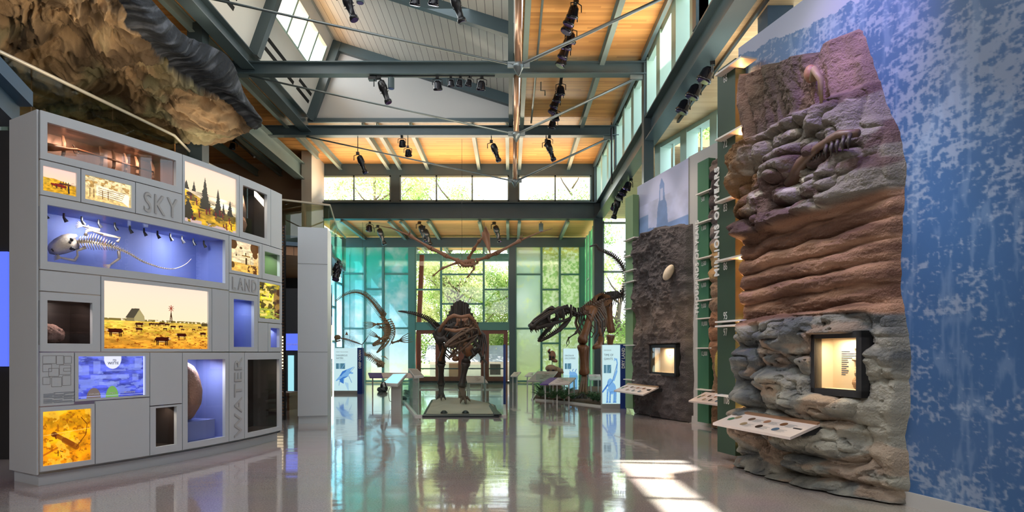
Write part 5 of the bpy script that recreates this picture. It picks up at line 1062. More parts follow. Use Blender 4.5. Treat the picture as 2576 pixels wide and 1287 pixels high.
# grazing lamps of the timeline (LED strips hidden in the blades) and coloured track lights
lamp('AREA', 'blade_lamp', WM.p(.192, 2.8, .10), 45, (1, .45, .16), target=WM.p(3, 2.8, .35), size=.05, sizey=5.0)
lamp('AREA', 'blade_lamp', WT.p(sL+.012, 2.8, .10), 30, (1, .5, .2), target=WT.p(sL+3, 2.8, .35), size=.05, sizey=5.0)
lamp('AREA', 'blade_lamp', WH.p(HL+.012, 2.6, .10), 35, (1, .45, .16), target=WH.p(3, 2.6, .35), size=.05, sizey=4.6)
lamp('SPOT', 'track_spot', (1.2, 5.6, 8.8), 520, (.82, .66, 1), target=WM.p(2.0, 4.4, .2), size=.1, angle=30)
lamp('SPOT', 'track_spot', (2.6, 4.2, 8.6), 1100, (.30, .16, 1), target=WM.p(1.9, 4.3, .0), size=.1, angle=26, blend=1)
lamp('SPOT', 'track_spot', (.9, 6.5, 8.8), 420, (1, .90, .78), target=WM.p(1.4, 2.5, .2), size=.15, angle=42)
lamp('SPOT', 'track_spot', (.2, 4.5, 8.8), 420, (.80, .95, 1), target=WM.p(2.0, .6, .2), size=.15, angle=30)
lamp('SPOT', 'track_spot', (-.4, 3.0, 8.8), 120, (.75, .86, 1), target=WM.p(3.6, 2.6, .0), size=.4, angle=52, blend=1)
lamp('SPOT', 'track_spot', (1.4, 14.5, 8.8), 900, (1, .85, .75), target=WH.p(1.3, 3.2, .2), size=.1, angle=32)
lamp('SPOT', 'track_spot', (1.4, 14.0, 8.8), 700, (1, .8, .65), target=WT.p(.6, 3.0, .2), size=.1, angle=30)
lamp('SPOT', 'track_spot', (-2.6, 7.5, 8.8), 900, (.80, .90, 1), target=WM.p(3.25, 3.0, 0), size=.05, angle=11, blend=1)
lamp('SPOT', 'floor_spot', (3.3, 11.4, 6.8), 260, (1, .55, .28), target=(3.3, 12.0, 0), size=.1, angle=50, blend=1)
# ================================================================ HANGING ROCK CANOPY
rows = {0: [(330, -60, 11), (400, 20, 11.5), (470, 85, 12.3), (565, 130, 13), (605, 225, 14), (648, 305, 15)],
        .28: [(270, -60, 10.9), (325, 45, 11.3), (400, 120, 12.1), (480, 180, 12.9), (575, 240, 13.9), (643, 322, 15)],
        .62: [(120, -60, 10.2), (160, 60, 11.2), (240, 130, 12.3), (340, 220, 13.4), (460, 285, 14.4), (605, 336, 15.3)],
        1: [(-60, -20, 10.6), (-40, 100, 12), (50, 220, 13.4), (200, 312, 14.6), (370, 346, 15.5), (560, 349, 15.9)]}
na, nb = 260, 200; tab = np.zeros((4, na, 3))
for i, (k_, r_) in enumerate(sorted(rows.items())): tab[i] = curve_pts([tuple(P(*q)) for q in r_], na)
bk = np.array(sorted(rows)); Pg = np.zeros((nb, na, 3)); bb = np.linspace(0, 1, nb)
for j in range(na):
    for c_ in range(3):
        # smooth interpolation through the 4 rows
        Pg[:, j, c_] = np.interp(bb, bk, tab[:, j, c_])
for _ in range(14): Pg[1:-1] = (Pg[:-2]+Pg[1:-1]*2+Pg[2:])/4
A_ = np.linspace(0, 1, na)[None, :]+0*bb[:, None]; B_ = bb[:, None]+0*A_
du = np.gradient(Pg, axis=1); dv = np.gradient(Pg, axis=0); N_ = np.cross(du, dv); N_ /= np.linalg.norm(N_, axis=-1, keepdims=True)+1e-9
if N_[nb//2, na//2, 1] > 0: N_ = -N_
x, y = A_*9+.8*B_, B_*5
wx = x+1.5*fbm(x*.6, y*.8, 0, 201, 3); wy = y+1.5*fbm(x*.5, y*.6, 0, 205, 3)
d = .75*(fbm(wx*.8, wy*1.0, 0, 210, 4)-.5)+.38*(fbm(wx*1.5, wy*3, 0, 220, 4, True)-.5)+.10*fbm(wx*5, wy*12, 0, 230, 3)
bulge = .55*np.exp(-((B_-.14)/.13)**2)*(B_ < .5)
rim = B_ < .28+.05*(fbm(x*2, y*0, 0, 240, 3)-.5)
d = np.where(rim, .18*fbm(x*5, y*1.2, 0, 250, 4)+.0, d)+bulge*.6; fade = smooth01(A_*8)*0+1
Pg = Pg+N_*(d*np.minimum(1, (1-A_)*8+.3))[..., None]
f = fbm(wx*1.2, wy*2.2, 0, 260, 5); z0_ = np.zeros(f.shape+(3,))
cb = mixc(C3(.10, .065, .035)+z0_, C3(.46, .31, .17)+z0_, smooth01((f-.3)/.4)); cb = mixc(cb, C3(.28, .27, .15)+z0_, smooth01((fbm(x*.7, y*.9, 0, 270, 3)-.55)/.15)*.6)
cd_ = mixc(C3(.02, .024, .03)+z0_, C3(.10, .11, .13)+z0_, smooth01((fbm(x*7, y*1.5, 0, 280, 4)-.4)/.4)**2)
# close the top by folding back
colr = np.where(rim[..., None], cd_, cb)
back = Pg[0:1]+np.array([[[-1.6, 1.6, .9]]]); back2 = Pg[0:1]+np.array([[[-3.6, 1.0, .6]]])
Pg = np.concatenate([back2, back, Pg], 0); colr = np.concatenate([colr[:1], colr[:1], colr], 0)
tag(gridmesh('rock_shelter', Pg, colr, 'vc_fur'), 'huge brown overhanging rock shelter with a dark top edge above the balcony', 'rock relief')
lamp('SPOT', 'balcony_uplight', (-6.3, 10.5, 5.7), 110, (1, .80, .55), target=(-8.8, 12, 8.0), size=.3, angle=110, blend=1)
lamp('SPOT', 'balcony_uplight', (-6.9, 14.5, 5.6), 55, (1, .82, .6), target=(-7.6, 14.5, 8.2), size=.3, angle=110, blend=1)
# ================================================================ STAGE LIGHTS
def l_profile(name='stage_light'):
    o = thing(name, 'x', 'stage light')
    MB().box((-.05, -.05, -.08), (.05, .05, 0)).build('clamp', 'black', o, world=False)
    g = MB(); g.tube([(-.13, 0, -.28), (-.13, 0, -.12), (0, 0, -.08), (.13, 0, -.12), (.13, 0, -.28)], .014, 6); g.build('yoke', 'black', o, world=False)
    R_ = Matrix.Rotation(-.35, 3, 'Y'); pts = [R_ @ Vector((0, 0, -.14-q)) for q in (0, .04, .16, .24, .26, .34, .36, .52, .54, .62)]
    MB().tube(pts, [.06, .10, .115, .11, .085, .085, .075, .07, .095, .10], 12).build('body', 'black', o, world=False, smooth=True)
    g = MB(); [g.tube([R_ @ Vector((-.12, 0, -.4-q)), R_ @ Vector((.12, 0, -.4-q))], .008, 5) for q in (0, .06)]; g.build('shutter', 'black', o, world=False)
    MB().tube([pts[-1]-Vector((0, 0, .001)), pts[-1]+R_ @ Vector((0, 0, -.012))], [.085, .085], 12).build('lens', 'lens', o, world=False); return o
def l_par(name='stage_light'):
    o = thing(name, 'x', 'stage light'); MB().box((-.04, -.04, -.07), (.04, .04, 0)).build('clamp', 'black', o, world=False)
    g = MB(); g.tube([(-.13, 0, -.24), (-.13, 0, -.1), (0, 0, -.06), (.13, 0, -.1), (.13, 0, -.24)], .012, 6); g.build('yoke', 'black', o, world=False)
    R_ = Matrix.Rotation(.45, 3, 'X'); pts = [R_ @ Vector((0, 0, -q))+Vector((0, .05, -.1)) for q in (0, .05, .18, .20, .24)]
    MB().tube(pts, [.06, .10, .115, .13, .125], 14).build('body', 'black_gloss', o, world=False, smooth=True); MB().tube([pts[-1], pts[-1]+R_ @ Vector((0, 0, -.008))], [.11, .11], 14).build('lens', 'lens', o, world=False); return o
def l_can(name='ceiling_downlight'):
    o = thing(name, 'x', 'downlight'); MB().tube([(0, 0, 0), (0, 0, -.06)], .02, 8).build('stem', 'steel', o, world=False); MB().tube([(0, 0, -.05), (0, 0, -.06), (0, 0, -.33), (0, 0, -.34)], [.05, .085, .085, .08], 14).build('body', 'steel', o, world=False); MB().tube([(0, 0, -.335), (0, 0, -.345)], .07, 14).build('lens', 'lens', o, world=False); return o
protos = {'p': l_profile(), 'r': l_par(), 'c': l_can()}; used = set()
def hang(kind, u, vt, d, lab, group, rz=0.0, sc=1.0):
    c = P(u, vt, d)
    if kind not in used: used.add(kind); o = protos[kind]; o.location = c; o.rotation_euler = (0, 0, rz); o.scale = (sc,)*3; tag(o, lab, None, group)
    else: o = dup(protos[kind], c, rz, lab, group, sc)
    return o
G1 = 'stage lights under the front truss'; V1 = V0-(8.86-1.5)*F/16.97
hang('p', 953, V1, 16.97, 'long black profile light hanging left of centre under the front truss', G1, 0, 1.0)
hang('c', 984, V1, 16.97, 'dark cylinder downlight beside the long profile light under the front truss', 'cylinder downlights')
hang('r', 1100, V1, 16.97, 'black can light alone near the middle of the front truss', G1)
for i, u in enumerate((1134, 1158, 1183)): hang('r', u, V1, 16.97, 'small black can light in the row of three under the front truss, %s' % ('first', 'second', 'third')[i], G1, .3*i, .75)
hang('r', 1212, V1, 16.97, 'black can light with purple lens at the right end of the front truss row', G1, .2)
tag(MB().box(tuple(P(929, V1+14, 17.05)), tuple(P(945, V1, 16.9))).build('ballast_box', 'black'), 'small black control box clipped under the front truss', 'control box')
tag(MB().tube([P(930, V1, 16.97), P(1245, V1, 16.97)], .02, 6).build('lighting_bar', 'black'), 'thin black lighting bar under the front truss', 'lighting bar')
for kind, u, vt, lab in (('p', 862, -29, 'long black profile light at the top edge left of centre'), ('c', 906, -29, 'dark cylinder downlight at the top edge of the photo'), ('r', 1048, -29, 'black can light with violet lens at the top edge, left of two'), ('r', 1095, -29, 'black can light with violet lens at the top edge, right of two'), ('p', 1135, -29, 'black profile light in front of the ribbed lantern deck')): hang(kind, u, vt-2, 12.9, lab, 'stage lights over the near bay', 0 if u < 1000 else .4, .92)
V2 = V0-(8.86-1.5)*F/21.75
for kind, u, vt, lab in (('r', 1011, V2, 'purple lensed can light under the far truss'), ('r', 1026, V2+24, 'black can light dropped below the purple lensed one'), ('p', 900, V2+40, 'long black profile light left below the far truss'), ('p', 1236, V2+10, 'long black profile light right of centre below the far truss'), ('p', 1374, V2+8, 'long black profile light near the right side below the far truss'), ('r', 1382, V2, 'can light above the long one near the right side of the far truss')):
    hang(kind, u, vt-1, 21.75, lab, 'stage lights below the far truss', .2*(u % 3), 1.0)
    if vt > V2+5: tag(MB().tube([P(u, vt, 21.75), P(u, V2-2, 21.75)], .014, 6).build('drop_rod', 'black'), 'thin black rod holding the %s' % lab.replace('long black profile light', 'long light').replace('black can light', 'can light'), 'rod')
for kind, u, vt, lab in (('r', 930, 558, 'purple lensed can light below the end beam at the left'), ('p', 950, 566, 'long black profile light below the end beam at the left'), ('p', 1055, 557, 'bulky black profile light left of the flying skeleton'), ('p', 1066, 568, 'second black profile light touching the bulky one left of the flying skeleton'), ('p', 1243, 558, 'long black profile light right of the flying skeleton head'), ('c', 1361, 558, 'slim black light below the end beam at the right')): hang(kind, u, vt, 27.6, lab, 'stage lights below the end beam', .2*(u % 4), 1.15)
k_ = 0
for u, v, y in ((1450, 12, 13.75), (1448, 34, 14.1), (1442, 58, 14.5), (1438, 82, 14.9), (1433, 100, 15.2), (1428, 122, 15.7), (1424, 146, 16.2), (1410, 203, 17.9), (1409, 222, 18.4), (1405, 242, 18.9), (1401, 258, 19.4), (1397, 276, 19.9), (1392, 300, 20.6)):
    k_ += 1; o = dup(protos['r'], (1.43, y, 9.12), .5*(k_ % 4), 'glossy black can light on the right ceiling track, number %d from the front' % k_, 'can lights on the right ceiling track', 1.05)
tag(MB().box((1.39, 13, 9.1), (1.47, 21.5, 9.16)).build('lighting_track', 'black'), 'black lighting track along the right plank ceiling', 'track')
for i, y in enumerate((12.3, 13.1, 13.9)): dup(protos['r'], (3.92, y, 7.12), 1.2, 'large black can light below the right girder, %s of three beside the dark green blade' % ('nearest', 'middle', 'farthest')[i], 'can lights under the right girder', 1.15)
for i, y in enumerate((20.6, 21.3, 22.0, 22.8, 23.6)): dup(protos['r' if i != 3 else 'p'], (3.92, y, 7.12), 1.0+.4*i, 'black light in the far cluster under the right girder, number %d from the near end' % (i+1), 'far cluster under the right girder', 1.1)
tag(MB().box((4.06, 10, 7.08), (4.12, 15.5, 7.14)).build('lighting_track', 'black'), 'thin black track under the right aisle ceiling', 'track')
dup(protos['r'], tuple(P(588, 352, 22)), .8, 'small black spotlight under the left balcony ceiling', 'balcony spotlights', .9); tag(MB().tube([P(588, 352, 22), P(588, 352, 22)+Vector((0, 0, .6))], .02, 6).build('drop_rod', 'black'), 'thin rod of the small spotlight at the left aisle', 'rod')
tag(MB().beam(P(592, 350, 22), P(640, 395, 20), .05, .05).build('lighting_track', 'black'), 'short black track under the left aisle ceiling', 'track')
for i, (u, v) in enumerate(((852, 655), (858, 668), (850, 680))): dup(protos['r'], tuple(P(u, v, 18.5)), .8+i, 'black spotlight in the clump beside the second white cabinet, %s' % ('top', 'middle', 'bottom')[i], 'spotlights beside the second cabinet', .9)
tag(MB().tube([Vector((-4.6, 15.8, 4.0)), P(851, 655, 18.5), P(850, 682, 18.5)], [.03, .03, .03], 6).build('lighting_bar', 'black'), 'short black bar carrying the clump of spotlights by the second cabinet', 'lighting bar')
for i, y in enumerate((13.4, 18.5)):
    tag(MB().tube([(.9, y, 9.35), (.9, y, 9.1), (1.02, y, 9.1), (1.02, y, 8.95)], .02, 6).build('sprinkler_pipe', 'rod'), 'short bent sprinkler pipe on the right plank ceiling, %s one' % ('nearer', 'farther')[i], 'pipe')
tag(MB().tube([(.72, 9, 9.28), (.72, 21.6, 9.28)], .03, 8).build('conduit', 'rod'), 'long grey conduit along the right plank ceiling', 'pipe')
tag(MB().tube([(3.45, 21.6, 9.1), (3.45, 21.6, 7.2)], .03, 8).build('drain_pipe', 'black'), 'short black drain pipe by the far right truss end', 'pipe')
# ================================================================ SKELETONS
def bone(g, a, b, r, flare=1.5, n=8): a = Vector(a); b = Vector(b); return g.tube([a, lerp(a, b, .06), lerp(a, b, .2), lerp(a, b, .5), lerp(a, b, .8), lerp(a, b, .94), b], [r*flare*.8, r*flare, r*1.05, r*.85, r*1.0, r*flare, r*flare*.8], n)
def chain(g, ctrl, n, r0, r1, up0, up1, dn0, dn1, upv=(0, 0, 1), side=0.0, nv=None, sw=.35):
    pts = [Vector(q) for q in curve_pts(ctrl, n)]; upv = Vector(upv)
    for i in range(n):
        t = i/(n-1); r = lerp(r0, r1, t); q = pts[i]; d_ = (pts[min(i+1, n-1)]-pts[max(i-1, 0)]).normalized(); L = (pts[1]-pts[0]).length*.42
        g.tube([q-d_*L, q-d_*L*.3, q+d_*L*.3, q+d_*L], [r, r*.75, r*.75, r], 7)
        u_ = (upv-d_*upv.dot(d_)); u_ = u_.normalized() if u_.length > .05 else Vector((0, 1, 0))
        hu, hd = lerp(up0, up1, t), lerp(dn0, dn1, t); s_ = d_.cross(u_)
        if hu > 0: g.hexa([q+d_*(L*x)+s_*(r*.25*y_) for x, y_ in ((-.7, -1), (.7, -1), (.7, 1), (-.7, 1))], [q+u_*(r+hu)-d_*hu*sw+d_*(L*x*.9)+s_*(r*.2*y_) for x, y_ in ((-.7, -1), (.7, -1), (.7, 1), (-.7, 1))])
        if hd > 0: g.tube([q-u_*r*.6, q-u_*(r+hd)-d_*hd*.4], [r*.3, r*.15], 5)
        if side > 0: k = lerp(side, side*.25, t); g.tube([q-s_*(r+k), q, q+s_*(r+k)], [r*.2, r*.35, r*.2], 5)
    return pts
def ribs(g, pts, i0, i1, ln, wd, r, upv=(0, 0, 1), n=None):
    """pair of curved ribs from each spine point"""
    upv = Vector(upv)
    for i in range(i0, i1):
        t = (i-i0)/max(1, i1-i0-1); q = pts[i]; d_ = (pts[min(i+1, len(pts)-1)]-pts[i-1]).normalized(); u_ = (upv-d_*upv.dot(d_)).normalized(); s_ = d_.cross(u_); k = math.sin(math.pi*(.22+.7*t))
        for sg in (-1, 1):
            W_, L_ = wd*k*sg, ln*k; g.tube([q, q+s_*W_*.7-u_*L_*.08, q+s_*W_*1.05-u_*L_*.4, q+s_*W_*.9-u_*L_*.75, q+s_*W_*.45-u_*L_], [r, r*1.1, r, r*.85, r*.6], 6)
# ---- T. rex
T = thing('dinosaur_skeleton', 'brown carnivorous dinosaur skeleton with open jaws and raised tail at the right', 'skeleton', (2.2, 19.3, .12))
def Q(u, v, d): return P(u, v, d)
# skull frame: from occiput to snout
def skull(parent, occ, snout, h, w, mt, jawang=.5, teeth=11, up=(0, 0, 1), jaw_len=.95, tr=.011, open_holes=True):
    occ = Vector(occ); snout = Vector(snout); X_ = (snout-occ); L = X_.length; X_.normalize(); U_ = Vector(up)-X_*X_.dot(Vector(up)); U_.normalize(); S_ = X_.cross(U_)
    f = lambda a, b, c: occ+X_*(a*L)+U_*(b*h)+S_*(c*w)
    g = MB()
    for sg in (-1, 1):
        y_ = sg*.5
        g.tube([f(0, .25, y_), f(.12, .5, y_*.9), f(.3, .48, y_*.75), f(.55, .36, y_*.5), f(.8, .22, y_*.42), f(.97, .05, y_*.25)], [h*.12, h*.13, h*.12, h*.10, h*.10, h*.10], 8)  # top
        g.tube([f(.0, -.28, y_*1.05), f(.2, -.30, y_*1.05), f(.42, -.26, y_*.9), f(.7, -.22, y_*.6), f(.97, -.18, y_*.3)], [h*.08, h*.085, h*.10, h*.13, h*.13], 8)  # tooth row
        g.tube([f(0, .25, y_), f(-.03, 0, y_), f(0, -.30, y_)], h*.09, 8); g.tube([f(.22, .45, y_*.9), f(.2, .1, y_), f(.25, -.28, y_)], h*.075, 8)
        g.tube([f(.42, .42, y_*.7), f(.38, .1, y_*.9), f(.42, -.26, y_*.9)], h*.075, 8); g.tube([f(.62, .3, y_*.5), f(.60, -.2, y_*.7)], h*.09, 8)
        g.hexa([f(.64, .26, y_*.46), f(.98, .06, y_*.25), f(.98, -.2, y_*.3), f(.64, -.22, y_*.64)], [f(.64, .26, y_*.36), f(.98, .06, y_*.15), f(.98, -.2, y_*.2), f(.64, -.22, y_*.54)])
    g.tube([f(.02, .3, -.5), f(0, .4, 0), f(.02, .3, .5)], h*.1, 8); g.ell(f(.06, 0, 0), (w*.25, w*.25, h*.28), 8, 6); g.tube([f(.97, .0, -.2), f(1.0, -.03, 0), f(.97, 0, .2)], h*.14, 8)
    g.tube([f(.3, .5, -.35), f(.3, .54, 0), f(.3, .5, .35)], h*.08, 6); g.tube([f(.1, .48, 0), f(.55, .36, 0), f(.95, .12, 0)], h*.09, 8)
    g.build('skull', mt, parent, smooth=True)
    g = MB()
    for sg in (-1, 1):
        for i in range(teeth): a = lerp(.45, .98, i/(teeth-1)); c_ = sg*lerp(.46, .17, i/(teeth-1)); b0 = -.30; g.tube([f(a, b0, c_), f(a-.012, b0-.13*(1+.4*math.sin(i*2.1)), c_)], [tr*1.4, tr*.3], 6)
    g.build('upper_teeth', mt, parent)
    # jaw
    R_ = Matrix.Rotation(jawang, 3, S_); jx = X_.copy(); jx.rotate(R_); ju = U_.copy(); ju.rotate(R_)
    if jx.dot(U_) > 0: R_ = Matrix.Rotation(-jawang, 3, S_); jx = X_.copy(); jx.rotate(R_); ju = U_.copy(); ju.rotate(R_)
    o_ = f(.02, -.36, 0); e = lambda a, b, c: o_+jx*(a*L*jaw_len)+ju*(b*h)+S_*(c*w); g = MB()
    for sg in (-1, 1):
        y_ = sg*.5
        g.hexa([e(0, -.12, y_), e(.42, -.30, y_*.85), e(.42, .02, y_*.85), e(0, .14, y_)], [q+S_*(-sg*w*.08) for q in (e(0, -.12, y_), e(.42, -.30, y_*.85), e(.42, .02, y_*.85), e(0, .14, y_))])
        g.tube([e(.02, .0, y_), e(.25, -.08, y_*.95), e(.5, -.12, y_*.75), e(.8, -.10, y_*.45), e(1, -.04, y_*.1)], [h*.10, h*.15, h*.13, h*.11, h*.10], 8)
    g.build('jaw', mt, parent, smooth=True); g = MB()
    for sg in (-1, 1):
        for i in range(teeth): a = lerp(.5, .98, i/(teeth-1)); c_ = sg*lerp(.38, .1, i/(teeth-1)); g.tube([e(a, .0, c_), e(a+.008, .14, c_)], [tr*1.3, tr*.3], 6)
    g.build('lower_teeth', mt, parent)
skull(T, Q(1416, 788, 18.9), Q(1338, 819, 17.6), .46, .50, 'bone_dark', .22, tr=.016, jaw_len=.84)
g = MB(); nk = chain(g, [Q(1418, 788, 18.9), Q(1432, 782, 19.1), Q(1447, 790, 19.3), Q(1464, 788, 19.7)], 8, .075, .08, .13, .12, .04, .04, side=.12); g.build('neck', 'bone_dark', T)
g = MB(); sp_ = chain(g, [Q(1464, 788, 19.7), Q(1480, 776, 20.1), Q(1500, 762, 20.5), Q(1520, 752, 20.9)], 13, .075, .085, .12, .14, 0, 0, side=.12); ribs(g, sp_, 0, 11, 1.05, .42, .024); g.build('rib_cage', 'bone_mid', T)
g = MB(); chain(g, [Q(1516, 752, 20.9), Q(1540, 748, 21.2), Q(1562, 742, 21.3), Q(1574, 722, 21.0), Q(1574, 690, 20.6), Q(1562, 665, 20.2), Q(1544, 646, 19.8), Q(1525, 636, 19.5), Q(1506, 627, 19.3), Q(1499, 617, 19.2), Q(1486, 620, 19.1)], 50, .085, .012, .15, .02, .22, .015, side=.10, upv=(.1, 0, 1)); g.build('tail', 'bone_dark', T)
# pelvis
g = MB(); g.add([Q(1482, 770, 20.3), Q(1494, 745, 20.4), Q(1508, 737, 20.6), Q(1524, 742, 20.9), Q(1530, 758, 21), Q(1516, 768, 20.9), Q(1500, 772, 20.6)]+[q+Vector((.16, .12, 0)) for q in (Q(1482, 770, 20.3), Q(1494, 745, 20.4), Q(1508, 737, 20.6), Q(1524, 742, 20.9), Q(1530, 758, 21), Q(1516, 768, 20.9), Q(1500, 772, 20.6))], [tuple(range(7)), tuple(range(7, 14))[::-1]]+[(i, (i+1) % 7, 7+(i+1) % 7, 7+i) for i in range(7)])
g.tube([Q(1500, 772, 20.4), Q(1504, 805, 20.1), Q(1512, 845, 19.9)], [.07, .05, .05], 8); g.add([Q(1490, 878, 19.7), Q(1512, 862, 19.8), Q(1514, 850, 19.9), Q(1508, 850, 19.9), Q(1490, 872, 19.7), Q(1500, 860, 19.9)], [(0, 1, 2, 3, 4), (0, 1, 5)]); g.tube([Q(1512, 848, 19.9), Q(1510, 870, 19.8), Q(1493, 874, 19.7)], [.10, .09, .06], 8)
g.tube([Q(1508, 768, 20.7), Q(1524, 800, 21), Q(1530, 830, 21.1)], [.07, .05, .035], 8); g.build('pelvis', 'bone_brown', T, smooth=True)
g = MB(); bone(g, Q(1492, 775, 20.0), Q(1464, 860, 19.3), .125, 1.35, 10); g.tube([Q(1468, 778, 19.9), Q(1496, 776, 20.2)], [.12, .12], 8); bone(g, Q(1465, 868, 19.3), Q(1470, 940, 19.6), .13, 1.35, 10); bone(g, Q(1478, 870, 19.4), Q(1478, 935, 19.6), .04)
for k_, x in enumerate((-6, 0, 6)): bone(g, Q(1470+x*.5, 944, 19.6), Q(1466+x*1.5, 992, 19.3), .05, 1.2)
g.build('leg', 'bone_brown', T, smooth=True)
g = MB()
for a, b in ((1440, 1003), (1458, 1007), (1480, 1005)): bone(g, Q(1466, 990, 19.3), Q(lerp(1466, a, .6), lerp(990, b, .8), 19.1), .055, 1.2); g.tube([Q(lerp(1466, a, .6), lerp(990, b, .8), 19.1), Q(a, b, 18.9)], [.05, .012], 8)
g.build('foot', 'bone_dark', T, smooth=True)
g = MB(); bone(g, Q(1530, 760, 21.3), Q(1538, 835, 21.6), .12, 1.3, 10); bone(g, Q(1536, 842, 21.6), Q(1532, 905, 21.8), .11, 1.4, 10); bone(g, Q(1532, 908, 21.8), Q(1536, 960, 21.6), .09, 1.3); [bone(g, Q(1536, 958, 21.6), Q(1536+x, 986, 21.4), .045) for x in (-16, 0, 14)]; g.build('leg', 'bone_brown', T, smooth=True)
g = MB(); bone(g, Q(1448, 838, 19.3), Q(1430, 850, 19.0), .022); g.tube([Q(1430, 850, 19), Q(1425, 862, 18.9), Q(1427, 868, 18.9), Q(1423, 874, 18.9)], [.018, .014, .012, .004], 6); g.tube([Q(1430, 850, 19), Q(1432, 862, 18.9), Q(1429, 868, 18.9)], [.014, .012, .003], 6); bone(g, Q(1470, 800, 19.8), Q(1448, 838, 19.3), .03); g.build('arm', 'bone_dark', T, smooth=True)
tag(MB().tube([Q(1475, 1000, 19.7), Q(1486, 790, 20.4)], .035, 8).build('support_pole', 'steel'), 'steel support pole under the brown dinosaur skeleton', 'support pole')
# ---- Spined dinosaur in the centre
Sx = thing('dinosaur_skeleton', 'dark high spined dinosaur skeleton facing the camera on the central platform', 'skeleton', (-1.5, 18, .12))
g = MB(); sp_ = chain(g, [Q(1160, 822, 16.9), Q(1158, 812, 17.6), Q(1155, 812, 18.4), Q(1150, 820, 19.2), Q(1128, 838, 20.2)], 14, .09, .09, .1, .08, 0, 0, side=.15); ribs(g, sp_, 1, 11, 1.05, .62, .028); g.build('rib_cage', 'bone_dark', Sx)
g = MB(); rr_ = random.Random(4)
for i in range(20):
    u = 1108+i*4.9; top = (840, 835, 828, 800, 790, 782, 770, 763, 758, 756, 755, 756, 758, 760, 764, 775, 785, 796, 802, 808)[i]+rr_.uniform(-2, 2); d_ = 18.2+.6*math.sin(i*1.3)
    g.tube([Q(lerp(u, 1155, .2), 835, d_), Q(u, lerp(835, top, .5), d_), Q(u+rr_.uniform(-1, 1), top, d_)], [.05, .032, .04], 6, flat=.7)
g.build('neural_spines', 'bone_dark', Sx)
g = MB(); chain(g, [Q(1118, 842, 20.0), Q(1102, 828, 20.4), Q(1085, 812, 20.7), Q(1065, 799, 20.9), Q(1040, 790, 21), Q(1015, 785, 21), Q(1003, 783, 21)], 34, .06, .008, .16, .02, .16, .02, side=.06); g.build('tail', 'bone_dark', Sx)
g = MB()  # shoulder girdle arc and bars in reddish bone
g.tube([Q(1103, 838, 17.2), Q(1112, 818, 17.0), Q(1128, 800, 16.9), Q(1142, 793, 16.8), Q(1160, 797, 16.8), Q(1180, 793, 16.8), Q(1192, 806, 16.9), Q(1200, 822, 17.1), Q(1208, 840, 17.2)], [.05, .045, .05, .055, .05, .055, .05, .05, .05], 8)
g.tube([Q(1120, 827, 16.7), Q(1145, 832, 16.6), Q(1165, 828, 16.6), Q(1190, 824, 16.7)], [.035, .045, .04, .035], 8); g.tube([Q(1140, 832, 16.9), Q(1152, 812, 17), Q(1150, 800, 17)], .04, 7); g.tube([Q(1175, 828, 17), Q(1168, 812, 17), Q(1178, 800, 17)], .04, 7); g.ell(Q(1165, 812, 17.2), (.16, .2, .16), 10, 8)
g.build('shoulder_girdle', 'bone_red', Sx, smooth=True)
g = MB(); g.ell(Q(1108, 842, 17.3), (.17, .2, .24), 10, 8); g.tube([Q(1096, 836, 17.3), Q(1106, 856, 17.2), Q(1118, 850, 17.2), Q(1128, 862, 17.1)], [.1, .13, .1, .07], 8); g.ell(Q(1150, 850, 17.6), (.3, .3, .25), 10, 8); g.ell(Q(1145, 848, 17.8), (.28, .25, .3), 10, 8); g.ell(Q(1180, 845, 17.7), (.22, .2, .22), 10, 8); g.build('chest_bones', 'bone_dark', Sx, smooth=True)
# long narrow skull pointing down to lower left towards the camera
skull(Sx, Q(1190, 834, 16.3), Q(1122, 868, 15.3), .24, .26, 'bone_mid', .20, 14, tr=.010)
g = MB(); chain(g, [Q(1160, 822, 16.9), Q(1180, 818, 16.8), Q(1194, 826, 16.6)], 6, .07, .07, .08, .05, .03, .03, side=.08); g.build('neck', 'bone_mid', Sx)
g = MB()
for i in range(7): u = 1188+i*5; g.tube([Q(u-18, 812+i*2, 17.4), Q(u+2, 825+i*3, 17.3), Q(u+6, 850+i*3, 17.2), Q(u+4, 870+i*5, 17.1)], [.03, .028, .022, .008], 6)
for i in range(6): u = 1135+i*7; g.tube([Q(u, 868, 16.9), Q(u-1, 880, 16.9), Q(u+1, 888+2*(i % 2), 16.9)], [.022, .018, .008], 6)
g.build('side_ribs', 'bone_dark', Sx)
def leg(parent, pts, foot, toes, mt, mf, r=.085):
    g = MB(); bone(g, pts[0], pts[1], r*1.1, 1.4, 10); bone(g, pts[1], pts[2], r, 1.5, 10); g.build('leg', mt, parent, smooth=True); g = MB()
    for k_ in (-1, 0, 1): bone(g, pts[2]+Vector((.045*k_, 0, 0)), foot+Vector((.03*k_, 0, 0)), r*.5, 1.25)
    for t_ in toes:
        m_ = lerp(foot, t_, .55)+Vector((0, 0, .05)); bone(g, foot, m_, r*.45, 1.2); g.tube([m_, lerp(m_, t_, .6)+Vector((0, 0, .01)), t_], [r*.42, r*.3, .008], 8)
    g.build('foot', mf, parent, smooth=True)
leg(Sx, [Q(1118, 862, 17.9), Q(1110, 912, 17.9), Q(1110, 966, 18.2)], Q(1110, 992, 18.1), [Q(1098, 1005, 17.9), Q(1110, 1007, 17.8), Q(1121, 1005, 17.9)], 'bone_dark', 'bone_dark')
leg(Sx, [Q(1178, 880, 17.5), Q(1172, 912, 17.0), Q(1161, 973, 17.0)], Q(1166, 998, 16.8), [Q(1158, 1014, 16.6), Q(1172, 1016, 16.5), Q(1183, 1009, 16.7), Q(1154, 1000, 16.9)], 'bone_dark', 'bone_mid')
